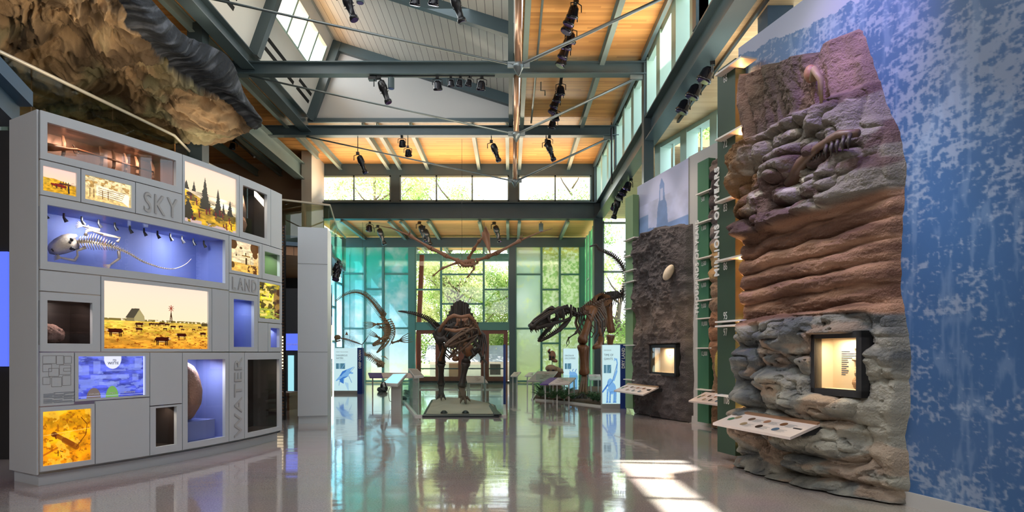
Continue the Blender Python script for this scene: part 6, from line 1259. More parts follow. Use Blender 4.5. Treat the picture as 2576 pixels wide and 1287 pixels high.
g = MB(); g.ell(Q(1178, 880, 17.0), (.16, .13, .18), 12, 9); g.ell(Q(1172, 868, 17.1), (.09, .09, .09), 10, 8); g.ell(Q(1146, 902, 16.9), (.10, .08, .07), 10, 8); g.tube([Q(1140, 880, 16.9), Q(1145, 900, 16.9), Q(1153, 898, 16.9)], [.04, .06, .04], 8); g.build('knee_bone', 'bone_brown', Sx, smooth=True); g = MB(); bone(g, Q(1106, 905, 17.8), Q(1118, 870, 17.5), .05); g.build('side_bone', 'bone_brown', Sx, smooth=True)
g = MB(); bone(g, Q(1190, 850, 17.1), Q(1206, 878, 16.9), .045); bone(g, Q(1206, 872, 16.9), Q(1190, 882, 16.6), .05); bone(g, Q(1204, 882, 16.9), Q(1214, 900, 16.8), .04); g.ell(Q(1203, 878, 16.85), (.09, .08, .09), 8, 6)
for a, b in ((1208, 912), (1216, 916), (1222, 922)): g.tube([Q(1214, 900, 16.8), Q(a+2, lerp(900, b, .5), 16.7), Q(a, b, 16.6)], [.03, .025, .006], 7)
g.tube([Q(1186, 880, 16.6), Q(1193, 892, 16.5), Q(1196, 896, 16.5)], [.035, .025, .006], 7); g.build('arm', 'bone_dark', Sx, smooth=True)
tag(MB().tube([Q(1219, 1005, 17.2), Q(1219, 862, 17.2)], .018, 8).build('support_pole', 'chrome'), 'thin chrome support pole at the right of the dark spined skeleton', 'support pole')
tag(MB().tube([Q(1171, 1018, 17), Q(1171, 1000, 17)], .03, 8).build('support_pole', 'black'), 'short black post under the right foot of the spined skeleton', 'support pole')
# ---- flying reptile
Fz = thing('pterosaur_skeleton', 'reddish flying reptile skeleton with wide wings hung below the end beam', 'skeleton', tuple(P(1180, 655, 22))); D = 22.0
g = MB(); g.tube([Q(1150, 655, D), Q(1165, 662, D), Q(1180, 658, D), Q(1195, 655, D)], [.06, .10, .10, .07], 8)
for i in range(6): u = 1156+i*7; g.tube([Q(u, 652, D+.1), Q(u-4, 664, D-.15), Q(u+2, 672, D-.2), Q(u+6, 664, D+.1)], [.02, .022, .02, .015], 6)
g.tube([Q(1150, 657, D), Q(1170, 668, D-.2), Q(1188, 666, D-.2), Q(1202, 660, D)], [.05, .06, .05, .04], 8); g.ell(Q(1152, 658, D), (.09, .12, .09), 8, 6); g.ell(Q(1190, 662, D-.1), (.09, .1, .08), 8, 6); g.build('body', 'bone_red', Fz, smooth=True)
g = MB(); bone(g, Q(1178, 650, D), Q(1193, 625, D-.3), .05, 1.5); bone(g, Q(1193, 625, D-.3), Q(1206, 605, D-.5), .045, 1.6); bone(g, Q(1206, 605, D-.5), Q(1218, 594, D-.6), .04, 1.6); g.build('neck', 'bone_red', Fz, smooth=True)
g = MB(); g.add([Q(1215, 580, D-.6), Q(1222, 571, D-.6), Q(1228, 585, D-.7), Q(1231, 610, D-.9), Q(1233, 638, D-1.2), Q(1224, 622, D-1.0), Q(1216, 600, D-.7)]+[Q(1217, 582, D-.35), Q(1222, 576, D-.35), Q(1226, 587, D-.45), Q(1229, 610, D-.75), Q(1233, 637, D-1.15), Q(1225, 620, D-.8), Q(1218, 600, D-.45)], [tuple(range(7)), tuple(range(7, 14))[::-1]]+[(i, (i+1) % 7, 7+(i+1) % 7, 7+i) for i in range(7)])
g.tube([Q(1215, 584, D-.6), Q(1216, 598, D-.6), Q(1225, 615, D-.8), Q(1234, 640, D-1.2)], [.05, .06, .045, .006], 8); g.tube([Q(1221, 570, D-.5), Q(1229, 590, D-.6), Q(1234, 640, D-1.2)], [.03, .045, .006], 8); g.build('skull', 'bone_red', Fz, smooth=True)
for pts, nm in (([(1152, 655), (1122, 643), (1085, 625), (1030, 592), (985, 573), (955, 568)], 'wing'), ([(1198, 655), (1228, 645), (1248, 637), (1310, 604), (1350, 587), (1390, 574)], 'wing')):
    g = MB(); dd = [D, D-.1, D-.2, D-.1, D+.3, D+.6]; q = [Q(a, b, dd[i]) for i, (a, b) in enumerate(pts)]
    bone(g, q[0], q[1], .055, 1.7); bone(g, q[1], q[2], .055, 1.6); bone(g, q[1]+Vector((0, 0, .05)), q[2]+Vector((0, 0, .04)), .03); bone(g, q[2], q[3], .05, 1.6); g.tube([q[3], q[4], q[5]], [.035, .022, .008], 7)
    for k_ in range(3): g.tube([q[3], q[3]+Vector((.06*(k_-1), -.1, .13+.03*k_))], [.022, .005], 6)
    g.build('wing', 'bone_red', Fz, smooth=True)
for pts in ([(1150, 660), (1130, 665), (1111, 675), (1090, 693)], [(1185, 662), (1193, 675), (1188, 684), (1176, 697)]):
    g = MB(); bone(g, Q(*pts[0], D), Q(*pts[2 if pts[0][0] < 1160 else 1], D-.2), .035, 1.5); a = pts[2 if pts[0][0] < 1160 else 1]; bone(g, Q(*a, D-.2), Q(*pts[3], D-.1), .025, 1.4); g.tube([Q(*pts[3], D-.1), Q(pts[3][0]-5, pts[3][1]+1, D)], [.02, .006], 6); g.build('leg', 'bone_red', Fz, smooth=True)
tag(MB().tube([Q(1218, 575, D), Q(1218, 558, D)], .006, 5).build('hanging_cable', 'black'), 'thin cable holding up the head of the flying skeleton', 'cable')
tag(MB().tube([Q(1162, 655, D), Q(1162, 350, D)], .006, 5).build('hanging_cable', 'black'), 'thin cable holding up the body of the flying skeleton', 'cable')
# ---- marine reptile
Mz = thing('marine_reptile_skeleton', 'pale brown sea lizard skeleton with long arched tail hung before the turquoise glass', 'skeleton', tuple(P(960, 840, 25))); D = 25.0
g = MB(); chain(g, [Q(846, 757, D+1), Q(868, 742, D+1), Q(893, 735, D+1), Q(915, 741, D+.8), Q(935, 758, D+.6), Q(952, 780, D+.4), Q(966, 800, D+.2)], 48, .012, .06, .05, .17, .04, .14, sw=.2); g.build('tail', 'bone_tan', Mz)
g = MB(); sp_ = chain(g, [Q(966, 800, D+.2), Q(978, 818, D), Q(980, 836, D-.2), Q(972, 850, D-.4), Q(966, 855, D-.5)], 14, .07, .06, .12, .08, 0, 0, upv=(-.6, 0, .5)); g.build('backbone', 'bone_tan', Mz)
g = MB()
for i in range(11): t = i/10; q = sp_[min(13, i+1)]; e_ = Q(lerp(984, 994, math.sin(t*3.1)), lerp(812, 862, t), D-.4); m_ = (q+e_)/2+Vector((.12, -.1, .10)); g.tube([q, m_, e_, e_+Vector((-.08, 0, -.10))], [.02, .02, .016, .008], 6)
for i in range(9): t = i/8; q = sp_[min(13, i+2)]; g.tube([q, q+Vector((-.12, -.15, -.05)), q+Vector((-.14, -.3, -.25)), q+Vector((-.02, -.3, -.4))], [.02, .02, .016, .008], 6)
g.build('rib_cage', 'bone_tan', Mz); skull(Mz, Q(974, 852, D-.5), Q(938, 866, D-1.0), .20, .24, 'bone_tan', .42, 12, tr=.012)
def flip(a, b, sp, n=5, ln=26):
    g = MB(); bone(g, a, b, .035, 1.5); d_ = (b-a).normalized(); w_ = d_.cross(Vector((0, 1, 0)))
    for k_ in range(n): e_ = b+d_*(ln/64)+w_*((k_-(n-1)/2)*sp); g.tube([b, lerp(b, e_, .5)+w_*((k_-(n-1)/2)*.02), e_, e_+d_*.14], [.02, .016, .012, .004], 5)
    g.build('flipper', 'bone_tan', Mz, smooth=True)
flip(Q(978, 812, D-.2), Q(948, 815, D-.3), .06); flip(Q(986, 862, D-.4), Q(1003, 857, D-.5), .09, 5, 30); flip(Q(966, 856, D-.6), Q(952, 848, D-.8), .07, 4, 22); flip(Q(976, 826, D), Q(960, 823, D+.2), .05, 4, 16)
tag(MB().tube([Q(966, 800, D+.2), Q(966, 600, D+.2)], .006, 5).build('hanging_cable', 'black'), 'thin cable holding up the sea lizard skeleton', 'cable')
# turtle / small swimmer with crescent tail
Tu = thing('swimming_fossil', 'slender crescent tailed marine skeleton diving below the turquoise glass', 'skeleton', tuple(P(935, 900, 24))); D = 24
g = MB(); chain(g, [Q(911, 866, D), Q(912, 880, D), Q(918, 892, D), Q(930, 893, D), Q(945, 905, D), Q(955, 912, D), Q(960, 920, D)], 34, .02, .07, .03, .09, .03, .09, sw=.3); g.build('backbone', 'bone_tan', Tu)
g = MB(); g.tube([Q(911, 866, D), Q(920, 855, D), Q(927, 843, D)], [.03, .03, .01], 6, flat=.5); g.tube([Q(911, 866, D), Q(890, 860, D), Q(865, 853, D), Q(850, 848, D)], [.03, .025, .02, .01], 6, flat=.5); g.build('tail_fin', 'bone_dark', Tu)
g = MB(); [g.tube([Q(926+i*4, 893+i*2.4, D), Q(929+i*4, 899+i*2.6, D-.15), Q(925+i*4, 903+i*2.6, D)], .012, 5) for i in range(8)]; g.build('rib_cage', 'bone_pale', Tu)
MB().tube([Q(954, 908, D), Q(961, 916, D), Q(964, 924, D)], [.06, .11, .03], 8).build('skull', 'bone_tan', Tu, smooth=True)
Fi = thing('fish_skeleton', 'long fine boned fish skeleton behind the deep ocean sign', 'skeleton', tuple(P(870, 855, 24))); D = 24.3
g = MB(); pts = chain(g, [Q(848, 849, D), Q(870, 852, D), Q(890, 858, D), Q(906, 864, D)], 22, .03, .012, .0, 0, 0, 0); g.build('backbone', 'bone_red', Fi)
g = MB()
for i in range(1, 21): h = .28*math.sin(math.pi*(.15+.8*i/21)); g.tube([pts[i], pts[i]+Vector((.06, 0, h*.6))], [.008, .003], 4); g.tube([pts[i], pts[i]+Vector((.08, 0, -h))], [.008, .003], 4)
g.build('fish_bones', 'bone_red', Fi); g = MB(); g.ell(Q(849, 848, D), (.13, .06, .10), 10, 8); g.tube([Q(843, 850, D), Q(847, 858, D), Q(856, 856, D)], [.02, .04, .03], 6); g.build('skull', 'bone_tan', Fi, smooth=True)
MB().add([Q(868, 842, D), Q(872, 833, D), Q(876, 842, D), Q(868, 842, D+.05), Q(872, 833, D+.05), Q(876, 842, D+.05)], [(0, 1, 2), (3, 5, 4), (0, 3, 4, 1), (1, 4, 5, 2)]).build('dorsal_fin', 'bone_red', Fi)
tag(MB().tube([Q(958, 895, 25), Q(968, 897, 25), Q(976, 903, 25)], [.02, .05, .015], 6, flat=.5).build('small_fish', 'bone_pale'), 'tiny pale fish skeleton right of the diving marine skeleton', 'skeleton')
tag(MB().tube([Q(967, 899, 25), Q(967, 622, 25)], .006, 5).build('hanging_cable', 'black'), 'thin cable holding up the tiny pale fish skeleton', 'cable'); tag(MB().tube([Q(912, 868, 24), Vector((Q(912, 640, 24).x, 24, 6.4))], .006, 5).build('hanging_cable', 'black'), 'thin cable holding up the diving marine skeleton', 'cable'); tag(MB().tube([Q(880, 856, 24.3), Q(880, 640, 24.3)], .006, 5).build('hanging_cable', 'black'), 'thin cable holding up the fine boned fish skeleton', 'cable')
# skulls on stand at right
D = 22.5; o = thing('skull_mount', 'orange and black horned skull on a thin stand at the right', 'skull', tuple(P(1389, 925, D))); g = MB(); g.ell(Q(1389, 894, D), (.13, .12, .18), 12, 9); g.tube([Q(1380, 884, D), Q(1383, 878, D-.1)], [.05, .03], 7); g.tube([Q(1392, 905, D), Q(1400, 908, D-.15)], [.08, .05], 8); g.build('skull', 'bone_red', o, smooth=True)
[MB().ell(Q(u, v, D-.13), (.04, .02, .045), 8, 6).build('eye_socket', 'black', o) for u, v in ((1382, 886), (1384, 897), (1392, 898), (1383, 903))]; MB().tube([Q(1389, 938, D), Q(1389, 905, D)], .012, 6).build('stand', 'black', o); tag(MB().box(tuple(P(1365, 990, 23)-Vector((0, 0, .15))), tuple(P(1412, 936, 22.4))).build('display_plinth', 'mulch'), 'dark planted mound plinth under the two skulls', 'plinth')
o = thing('skull_mount', 'wide pale brown domed skull below the horned one at the right', 'skull', tuple(P(1389, 936, 22))); g = MB(); g.ell(Q(1386, 926, 22), (.20, .18, .13), 14, 9); g.tube([Q(1398, 928, 22), Q(1412, 932, 22.1), Q(1417, 938, 22.1)], [.1, .08, .03], 8); g.build('skull', 'bone_tan', o, smooth=True); [MB().ell(Q(u, 931, 21.83), (.05, .03, .03), 8, 6).build('eye_socket', 'black', o) for u in (1379, 1392)]
# ================================================================ FLOOR EXHIBITS
# central platform with glass guard
def FP(u, v, z=0.0): d = (EH-z)*F/(v-V0); return Vector(((u-U0)*d/F, d, z))
pl = thing('dinosaur_platform', 'low sand coloured platform with dark edge under the spined dinosaur', 'platform', (-1.4, 17, 0)); pz = .05
pp = [FP(1062, 1044, pz), FP(1255, 1044, pz), FP(1246, 1017, pz), FP(1232, 1014, pz), FP(1190, 1005, pz), FP(1120, 998, pz), FP(1085, 1004, pz)]
MB().prism([q-Vector((0, 0, pz)) for q in pp], (0, 0, pz-.012)).build('base', 'black_pit', pl)
cx = sum((q for q in pp), Vector())/len(pp); n_ = 26; g = MB(); ring = []
for i in range(len(pp)):
    for j in range(8): ring.append(lerp(pp[i], pp[(i+1) % len(pp)], j/8))
vs = []; K = 10
for k_ in range(K+1):
    for i, q in enumerate(ring): t = k_/K; w_ = lerp(lerp(cx, q, .93), cx, t); vs.append(w_+Vector((0, 0, .07*min(1, t*2.5)+.02*float(vn(w_.x*3, w_.y*3, 0, 5)))))
nr = len(ring); g.add(vs, [(k_*nr+i, k_*nr+(i+1) % nr, (k_+1)*nr+(i+1) % nr, (k_+1)*nr+i) for k_ in range(K) for i in range(nr)]); g.build('sand_top', 'sand', pl, smooth=True)
MB().prism([FP(1228, 1012, pz+.005), FP(1262, 1044, pz+.005), FP(1243, 1044, pz+.005), FP(1222, 1012, pz+.005)], (0, 0, .03)).build('dark_edge', 'black_pit', pl)
for i, u in enumerate((1117, 1171)): tag(MB().ell(FP(u, 1046)+Vector((0, 0, .05)), (.09, .06, .09), 10, 7).build('floor_uplight', 'black'), 'small black uplight at the front edge of the central platform, %s one' % ('left', 'right')[i], 'uplight')
def guard(lab, pts, h, mt='glass_guard', closed=False, base=True):
    o = thing('glass_guard', lab, 'glass guard', tuple(pts[0])); n = len(pts)
    for i in range(n if closed else n-1):
        a, b = pts[i], pts[(i+1) % n]; d_ = (b-a).normalized()*.02; nn = Vector((-d_.y, d_.x, 0)).normalized()*.012
        MB().prism([a+d_, b-d_, b-d_+nn, a+d_+nn], (0, 0, h)).build('glass_panel', mt, o)
        if base: MB().beam(a+Vector((0, 0, .02)), b+Vector((0, 0, .02)), .07, .04).build('base_rail', 'rail_white', o)
    return o
guard('low glass guard around the central platform', [FP(1012, 1005), FP(1047, 1047), FP(1270, 1047), FP(1268, 990)], .78)
guard('glass guard line behind the spined dinosaur', [FP(1035, 980), FP(1262, 980)], 1.0)
# right pit with mulch and ferns
pit = [FP(1347, 1005), FP(1430, 1012), FP(1512, 1022), FP(1560, 1000), FP(1556, 978), FP(1365, 976)]
bed = MB().prism([q+Vector((0, 0, .004)) for q in pit], (0, 0, .10)).build('planting_bed', 'mulch'); tag(bed, 'dark red brown mulch bed under the brown dinosaur skeleton', 'planting bed')
guard('glass guard in front of the mulch bed and ferns', [q+Vector((0, -.08, 0)) for q in pit[:3]], .82); guard('glass guard at the left end of the mulch bed', [pit[5]+Vector((-.1, 0, 0)), pit[0]+Vector((-.1, -.05, 0))], .82)
def fern_mesh():
    g = MB(); r = random.Random(3)
    for k_ in range(14):
        a = k_*2.4; L = .30+.15*r.random(); el = .7+.6*r.random(); pts = [Vector((math.cos(a)*L*t*math.cos(el*(1-t*.4)), math.sin(a)*L*t*math.cos(el*(1-t*.4)), L*math.sin(el)*t*(1.25-.6*t))) for t in np.linspace(0, 1, 8)]
        g.tube(pts, [.006]*7+[.002], 4)
        for i in range(1, 8):
            d_ = (pts[i]-pts[i-1]).normalized(); s_ = d_.cross(Vector((0, 0, 1))).normalized(); w_ = .09*(1-i/9)
            for sg in (-1, 1): g.add([pts[i]-d_*.018, pts[i]+d_*.018, pts[i]+s_*sg*w_+d_*.03+Vector((0, 0, -.01))], [(0, 1, 2)])
    return g
fr = None; ci = 0
for u, v in ((1360, 998), (1375, 1002), (1368, 990), (1392, 1004), (1404, 998), (1416, 1005), (1385, 990), (1405, 988), (1425, 996), (1440, 1004), (1492, 1008), (1500, 1000), (1482, 1000), (1505, 1010), (1362, 985), (1430, 985)):
    c = FP(u, v, .104); ci += 1; lab = 'dark green fern in the mulch bed, %s' % ('at its left end', 'second from the left front', 'behind the left front ones', 'near the purple rail leg', 'behind the middle front', 'in the middle front', 'in the back row left', 'in the back row middle', 'left of the big foot', 'just left of the big foot', 'right of the big foot', 'right of the foot, rear', 'between foot and sign', 'nearest the dry land sign', 'at the rear left corner', 'behind the big leg')[ci-1]
    if fr is None: fr = thing('fern', lab, 'fern', tuple(c), 0, 'ferns in the mulch bed'); fern_mesh().build('fronds', 'fern', fr, world=False); MB().ell((0, 0, .02), (.03, .03, .035), 7, 5).build('crown', 'brown_wood', fr, world=False)
    else: dup(fr, c, ci*1.3, lab, None, .8+.5*random.random())
# ---- lit signs
PK = 1.6
def sign(u0, u1, u2, vt, vb, vf, name_, lab, heading, small, draw, big):
    d = EH*F/(vf-V0); x0, x1, x2 = [(u-U0)*d/F for u in (u0, u1, u2)]; zt = EH+(V0-vt)*d/F; zb = EH+(V0-vb)*d/F
    o = thing(name_, lab, 'sign', ((x0+x1)/2, d, 0))
    MB().box((x0, d, 0), (x1, d+.25, zb)).build('base', 'rail_grey', o); MB().box((x0, d, zb), (x1, d+.25, zt)).build('light_box', 'rail_white', o)
    if u2 > u1: MB().box((x1+.005, d-.03, 0), (x2, d+.28, zt+.01)).build('blue_blade', 'sign_blue', o)
    p = Pic(110, int(110*(zt-zb)/(x1-x0)), (.62, .86, .90), (.58, .84, .88)); draw(p)
    p.mesh(lambda x, y: (lerp(x0, x1, x), d-.004, lerp(zt, zb, y)), 'picture', 'vc_lit', o)
    W_ = x1-x0; H_ = zt-zb
    for i, s in enumerate(heading): text(s, .085, (x0+.09*W_, d-.008, zt-H_*(.19+.065*i)), (1, 0, 0), (0, 0, 1), 'letter_dark', o, 'heading', .001, sx=.8)
    if small: text(small, .045, (x0+.09*W_, d-.008, zt-H_*.10), (1, 0, 0), (0, 0, 1), 'letter_grey', o, 'heading', .001, sx=.8)
    if big: text(big, .118, (x2-(x2-x1)*.26, d-.034, zt-H_*(.48 if big[1] == 'E' else .40)), (0, 0, 1), (-1, 0, 0), 'letter_white', o, 'lettering', .003, 'LEFT', .004, .95)
    return o
def photo(p, x0, y0, x1, y1): p.box(x0, y0, x1, y1, (.08, .22, .30)); p.box(lerp(x0, x1, .3), y0, lerp(x0, x1, .5), y1, (.25, .45, .55)); p.line(lerp(x0, x1, .6), y1, x1, y0, .01, (.2, .4, .7)); [p.line(.09, .255+.018*i, .09+.42-.05*(i % 2), .255+.018*i, .002, (.35, .5, .55)) for i in range(4)]
B1, B2, B3 = (.05, .20, .60), (.20, .45, .80), (.02, .10, .42)
def dr1(p):
    photo(p, .09, .36, .48, .49); p.poly([(.08, .76), (.24, .66), (.36, .55), (.56, .50), (.88, .43), (.72, .52), (.70, .55), (.84, .58), (.80, .61), (.66, .60), (.62, .66), (.45, .72), (.42, .83), (.26, .80), (.24, .74), (.1, .78)], B2); p.poly([(.24, .66), (.36, .55), (.56, .50), (.5, .56), (.4, .60), (.3, .66)], B1); p.poly([(.24, .74), (.40, .68), (.62, .66), (.40, .72), (.42, .84), (.28, .80)], B1); p.line(.64, .66, .76, .81, .010, B1); p.line(.24, .78, .22, .88, .008, B1); p.poly([(.45, .80), (.62, .82), (.64, 1), (.60, .99)], B2, .5); p.line(.66, .6, .88, .45, .006, B3)
def dr2(p):
    photo(p, .09, .34, .50, .48); p.line(.78, .26, .70, .23, .03, B2); p.line(.70, .23, .68, .27, .02, B2); p.line(.80, .24, .84, .31, .035, B2); p.line(.84, .31, .80, .45, .035, B2); p.line(.80, .45, .64, .60, .055, B2); p.ell(.55, .74, .22, .10, B2); p.ell(.45, .66, .17, .09, B2); p.line(.3, .68, .02, .80, .04, B1)
    for x in (.30, .45, .68, .76): p.line(x, .76, x-.03, .97, .045, B2); p.line(x+.02, .80, x, .97, .010, B3); p.line(x-.07, .975, x+.02, .975, .02, B1)
    p.line(.82, .33, .56, .62, .012, B3); p.line(.56, .62, .36, .70, .010, B3); p.line(.45, .80, .66, .80, .015, B1); p.line(.34, .62, .2, .76, .008, B3)
def dr3(p):
    photo(p, .10, .36, .52, .50); p.ell(.68, .70, .28, .14, B2); p.ell(.48, .60, .09, .05, B2); p.line(.45, .56, .42, .52, .01, B1); p.line(.6, .55, .66, .50, .02, B1); p.line(.8, .56, .86, .50, .02, B1)
    for x in (.48, .60, .80, .88): p.line(x, .74, x, .98, .05, B2)
    p.line(.45, .7, .52, .8, .012, B3); p.line(.6, .75, .72, .85, .010, B3)
sign(840, 899, 912, 875, 982, 990, 'deep_ocean_sign', 'lit pale blue sign with a sea lizard picture and blue blade at the left', ('DANGEROUS', 'WATERS'), 'WHEN IT WAS AN OCEAN', dr1, 'DEEP OCEAN')
sign(1515, 1560, 1575, 867, 1015, 1027, 'dry_land_sign', 'lit pale blue sign with a long necked dinosaur picture and blue blade at the right', ('TIME OF', 'GIANTS'), 'DINOSAURS', dr2, 'DRY LAND')
sign(1417, 1455, 1455, 876, 980, 986, 'dinosaur_sign', 'smaller lit pale blue sign behind the leg of the brown skeleton', ('DINOSAUR', 'DISCOVERIES'), None, dr3, None)
# edge-on blue blade sign by the glass guard
d = 17.8; tag(MB().box((P(1266, 885, d).x, d, 0), (P(1272, 885, d).x, d+.5, P(0, 866, d).z)).build('blade_sign', 'sign_blue'), 'slim dark blue blade sign seen edge on beside the central platform', 'sign')
# ---- rails on legs and kiosks
def table_rail(lab, u0, u1, vb, vf, d0, d1, legs, parts, zb=None):
    """back edge at pixel row vb depth d1; front edge at row vf depth d0"""
    o = thing('reading_rail', lab, 'information panel', (0, 0, 0)); A, B = P(u0[0], vf, d0), P(u0[1], vf, d0); D_, C_ = P(u1[0], vb, d1), P(u1[1], vb, d1); dn = Vector((0, 0, -.04)); n_ = (B-A).cross(D_-A).normalized(); n_ = n_ if n_.z > 0 else -n_
    for a, b, mt in parts: MB().hexa([lerp(A, B, a)+dn, lerp(A, B, b)+dn, lerp(D_, C_, b)+dn, lerp(D_, C_, a)+dn], [lerp(A, B, a), lerp(A, B, b), lerp(D_, C_, b), lerp(D_, C_, a)]).build('panel', mt, o)
    for t, s in legs: q = lerp(lerp(A, B, t), lerp(D_, C_, t), s); MB().box((q.x-.02, q.y-.02, 0), (q.x+.02, q.y+.02, q.z-.03)).build('leg', 'leg_metal', o)
    g = MB()
    for i in range(5):
        a, b = .45+.1*(i % 2), .62+.08*(i % 3); y_ = .25+.12*i; g.quadp([lerp(lerp(A, B, t), lerp(D_, C_, t), yy)+n_*.003 for t, yy in ((a, y_), (b, y_), (b, y_+.04), (a, y_+.04))])
    g.build('caption_lines', 'bone_mid', o); return o
table_rail('purple and pink reading rail on thin legs in front of the turquoise glass', (930, 1048), (926, 1044), 937, 948, 21.6, 22.0, ((.08, .5), (.6, .5), (.95, .5)), ((0, .28, 'rail_purple'), (.28, 1, 'rail_pink')))
table_rail('grey reading rail on four legs right of the spined dinosaur', (1176, 1228), (1172, 1215), 945, 962, 20.5, 21.2, ((.1, .1), (.9, .1), (.1, .9), (.9, .9)), ((0, 1, 'rail_grey'),))
table_rail('small white reading rail beside the right door post', (1284, 1301), (1293, 1311), 935, 945, 23.5, 24.2, ((.2, .3), (.8, .3)), ((0, 1, 'rail_white'),))
table_rail('small framed reading rail left of the big tilted one', (1320, 1345), (1330, 1350), 936, 945, 22.5, 23.2, ((.15, .3), (.85, .3)), ((0, 1, 'rail_white'),))
table_rail('large tilted grey reading panel at the right', (1327, 1382), (1352, 1403), 933, 958, 19.8, 20.8, ((.1, .3), (.9, .3), (.5, .6)), ((0, 1, 'rail_grey'),))
table_rail('purple and pink reading rail on thin legs before the mulch bed', (1358, 1431), (1384, 1449), 949, 965, 18.6, 19.2, ((.08, .3), (.22, .7), (.5, .3), (.64, .7), (.95, .2), (.98, .8)), ((0, .3, 'rail_purple'), (.3, 1, 'rail_pink')))
table_rail('beige reading rail behind the big leg of the brown skeleton', (1484, 1512), (1476, 1510), 941, 953, 21.5, 22.2, ((.2, .4), (.8, .4)), ((0, 1, 'rail_white'),))
def kiosk(lab, u0, u1, vt, vb, d, pu0, pu1, vfoot, screen):
    o = thing('touchscreen_kiosk', lab, 'kiosk', tuple(P((pu0+pu1)/2, vfoot, d))); x0, x1 = P(pu0, 0, d).x, P(pu1, 0, d).x
    MB().box((x0, d, 0), (x1, d+.25, P(0, (vt+vb)/2, d).z-.03)).build('pedestal', 'rail_white', o)
    A, B, C_, D_ = P(u0, vb-2, d-.25), P(lerp(u0, u1, .62), vb, d-.4), P(u1, vt, d+.2), P(lerp(u0, u1, .42), vt+1, d+.3); dn = Vector((0, 0, -.07))
    MB().hexa([A+dn, B+dn, C_+dn, D_+dn], [A, B, C_, D_]).build('housing', 'rail_white', o); c = (A+B+C_+D_)/4; u_ = Vector((0, 0, .004)); MB().quadp([lerp(c, q, .86)+u_ for q in (A, B, C_, D_)]).build('screen', screen, o)
    return o
kiosk('white pedestal kiosk with a bright tilted screen left of the platform', 961, 1025, 938, 966, 18.0, 984, 1009, 1018, 'screen_teal')
kiosk('white pedestal kiosk turned away behind the bright screen one', 1066, 1027, 926, 946, 20.6, 1038, 1052, 1000, 'rail_grey')
o = thing('headphones', 'black headphones hanging from the bright screened kiosk', 'headphones', tuple(P(962, 970, 17.6))); MB().tube([P(960, 968, 17.6), P(961, 961, 17.6), P(968, 961, 17.6), P(972, 975, 17.6)], .02, 6).build('band', 'black', o); MB().ell(P(960, 970, 17.6), (.04, .03, .06), 8, 6).build('earpiece', 'black', o); MB().ell(P(972, 976, 17.6), (.04, .03, .06), 8, 6).build('earpiece', 'black', o)
tag(MB().tube([P(985, 968, 17.75), P(976, 985, 17.7), P(980, 1008, 17.7), P(985, 1010, 17.8)], .008, 5).build('cord', 'black'), 'thin black cord of the headphones', 'cord')
o = thing('glass_case', 'low glass case with grey rocks beside the bright kiosk', 'display case', tuple(FP(1020, 1018))); a = [FP(1008, 1014), FP(1030, 1014), FP(1040, 1000), FP(1010, 1000)]
for i in range(4): MB().prism([a[i], a[(i+1) % 4], a[(i+1) % 4]+Vector((0, .01, 0)), a[i]+Vector((0, .01, 0))], (0, 0, .62)).build('glass_panel', 'glass_guard', o)
for i, (u, v, r) in enumerate(((1020, 1008, .16), (1026, 1006, .11), (962, 985, .2), (1020, 990, .14))): lump('display_rock', FP(u, v)+Vector((0, 0, r*.45)), (r, r, r*.55), (.12, .15, .15), 'dark grey rock on display near the bright kiosk, %s' % ('largest in the low glass case', 'smaller one in the low glass case', 'on the floor behind the kiosk', 'behind the low glass case')[i], 'rock', 80+i, .35)
# floor level long bench band under the doors
struct('door_sill', MB().box((XL(1045), YL-.14, 0), (XL(1281), YL-.06, .08)), 'black', 'dark threshold below the red doors')
# ================================================================ OUTSIDE
def tree(x, y, h, r, mt, lab, n=7000, seed=0, low=.25, ls=.09):
    n = int(n*1.7)
    rg = np.random.default_rng(seed); o = thing('tree', lab, 'tree', (x, y, -.3))
    g = MB(); g.tube([(x, y, -.3), (x+.1, y, h*.25), (x-.2, y+.1, h*.5), (x+.1, y, h*.8)], [.28, .22, .16, .06], 9); cl = []
    for k_ in range(26):
        a = rg.uniform(0, 6.28); rr = r*math.sqrt(rg.uniform(.05, 1)); z = h*rg.uniform(low, 1); rr *= math.sqrt(max(.15, 1-((z/h-.6)/.55)**2)); c = Vector((x+rr*math.cos(a), y+rr*math.sin(a), z)); cl.append(c); b = Vector((x, y, max(.8, z-rr*.7-.5))); g.tube([b, lerp(b, c, .5)+Vector((0, 0, -.2)), c], [.07, .045, .015], 5)
    g.build('trunk', 'trunk', o, smooth=True)
    ci_ = rg.integers(0, len(cl), n); C_ = np.array([tuple(c) for c in cl])[ci_]+rg.normal(0, .42*r/2.4, (n, 3))*np.array([1, 1, .75])
    a = rg.normal(0, 1, (n, 3)); a /= np.linalg.norm(a, axis=1, keepdims=True); b = np.cross(a, rg.normal(0, 1, (n, 3))); b /= np.linalg.norm(b, axis=1, keepdims=True); s = rg.uniform(.6, 1.3, (n, 1))*ls
    V = np.stack([C_-a*s, C_+b*s*.5, C_+a*s, C_-b*s*.5], 1).reshape(-1, 3); V = V-np.array([x, y, -.3]); me = bpy.data.meshes.new('foliage')
    me.vertices.add(4*n); me.vertices.foreach_set('co', V.ravel()); me.loops.add(4*n); me.loops.foreach_set('vertex_index', np.arange(4*n, dtype=np.int32)); me.polygons.add(n); me.polygons.foreach_set('loop_start', np.arange(0, 4*n, 4, dtype=np.int32)); me.update(calc_edges=True)
    me.materials.append(M[mt]); q = bpy.data.objects.new('foliage', me); COL.objects.link(q); q.parent = o
tree(-8.5, 40, 13.8, 3.6, 'leaf_a', 'bright green tree outside the left end clerestory pane', 9000, 1)
tree(-4.0, 43, 14.0, 3.0, 'leaf_a', 'green tree outside behind the middle clerestory panes', 8000, 2)
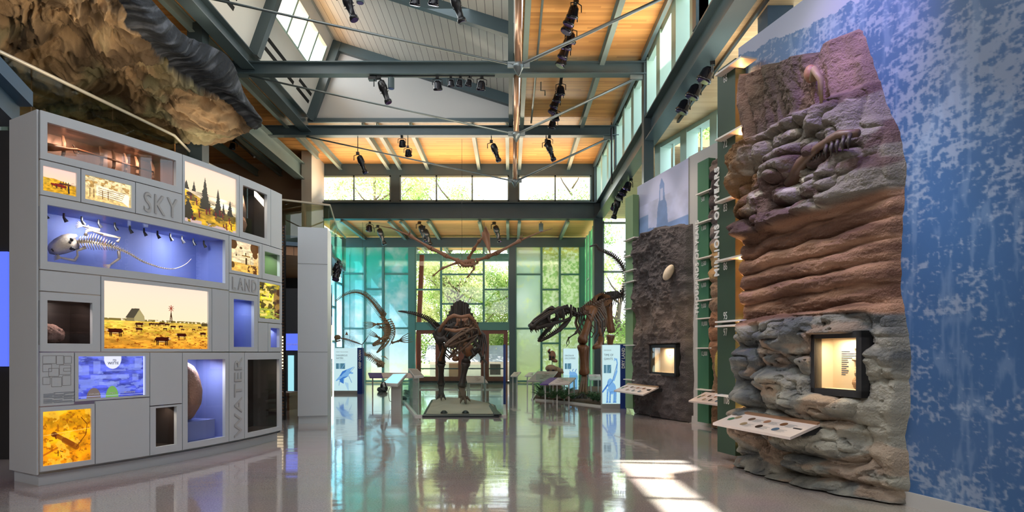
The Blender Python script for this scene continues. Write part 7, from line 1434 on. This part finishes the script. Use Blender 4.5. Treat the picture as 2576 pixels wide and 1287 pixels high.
tree(4.2, 43, 14.2, 3.3, 'leaf_b', 'tree outside the right end clerestory panes', 5500, 3, .3)
tree(-3.2, 39, 7.0, 2.6, 'leaf_c', 'yellow green tree outside the left part of the tall clear window', 9000, 4, .12)
tree(.2, 41, 7.4, 2.6, 'leaf_a', 'leafy tree outside the right part of the tall clear window', 9000, 5, .12)
tree(2.9, 38, 7.6, 2.2, 'leaf_c', 'yellow green tree outside the pale printed glazing', 7000, 6, .1)
tree(-1.5, 47, 7.0, 3.2, 'leaf_b', 'darker tree outside behind the shed', 8000, 7, .1)
tree(6.3, 36, 6.8, 2.4, 'leaf_a', 'green tree outside behind the raised dinosaur tail', 8000, 8, .05)
tree(8.9, 25.5, 12, 2.2, 'leaf_b', 'tree outside the right aisle windows', 6000, 9, .45, .09)
tree(8.6, 30.5, 12.8, 2.3, 'leaf_b', 'tree with a thick trunk further outside the right aisle windows', 6000, 10, .45, .09)
tree(-7.5, 44, 6, 3.0, 'leaf_b', 'tree outside behind the turquoise glazing', 5000, 11, .1)
tree(-12.5, 46, 10, 4.0, 'leaf_b', 'far tree outside at the left', 4000, 12, .2)
o = thing('shed', 'small pale timber shed with grey roof outside the red doors', 'shed', (-2.0, 37, 0)); sx0, sx1, sy0, sy1 = -4.6, .6, 36.5, 39.5
MB().box((sx0, sy0, -.2), (sx1, sy1, 1.0)).build('wall', 'shed', o); MB().prism([(sx0-.3, sy0-.4, .95), (sx0-.3, sy1+.4, .95), (sx0-.3, (sy0+sy1)/2, 1.9)], (sx1-sx0+.6, 0, 0)).build('roof', 'shed_roof', o)
MB().box((-1.15, sy0-.03, .2), (-.55, sy0, .8)).build('window', 'case_black', o); MB().box((-3.5, sy0-.03, -.2), (-2.7, sy0, .85)).build('door', 'brown_wood', o)
# red tiled roof beyond the balcony
tag(MB().box((-12.5, YB-.02, 5.9), (-8.25, YB, 6.35)).build('balcony_window', 'rail_pink'), 'low window strip with red roof tiles beyond the balcony', 'window strip')

# ================================================================ letters become meshes
bpy.context.view_layer.update(); dg = bpy.context.evaluated_depsgraph_get()
for o in [q for q in SC.objects if q.type == 'FONT']:
    me = bpy.data.meshes.new_from_object(o.evaluated_get(dg)); n = bpy.data.objects.new('tmp', me); COL.objects.link(n)
    n.parent = o.parent; n.rotation_mode = 'QUATERNION'; n.location = o.location; n.rotation_quaternion = o.rotation_quaternion; n.scale = o.scale; nm = o.name.split('.')[0]
    bpy.data.objects.remove(o); n.name = nm
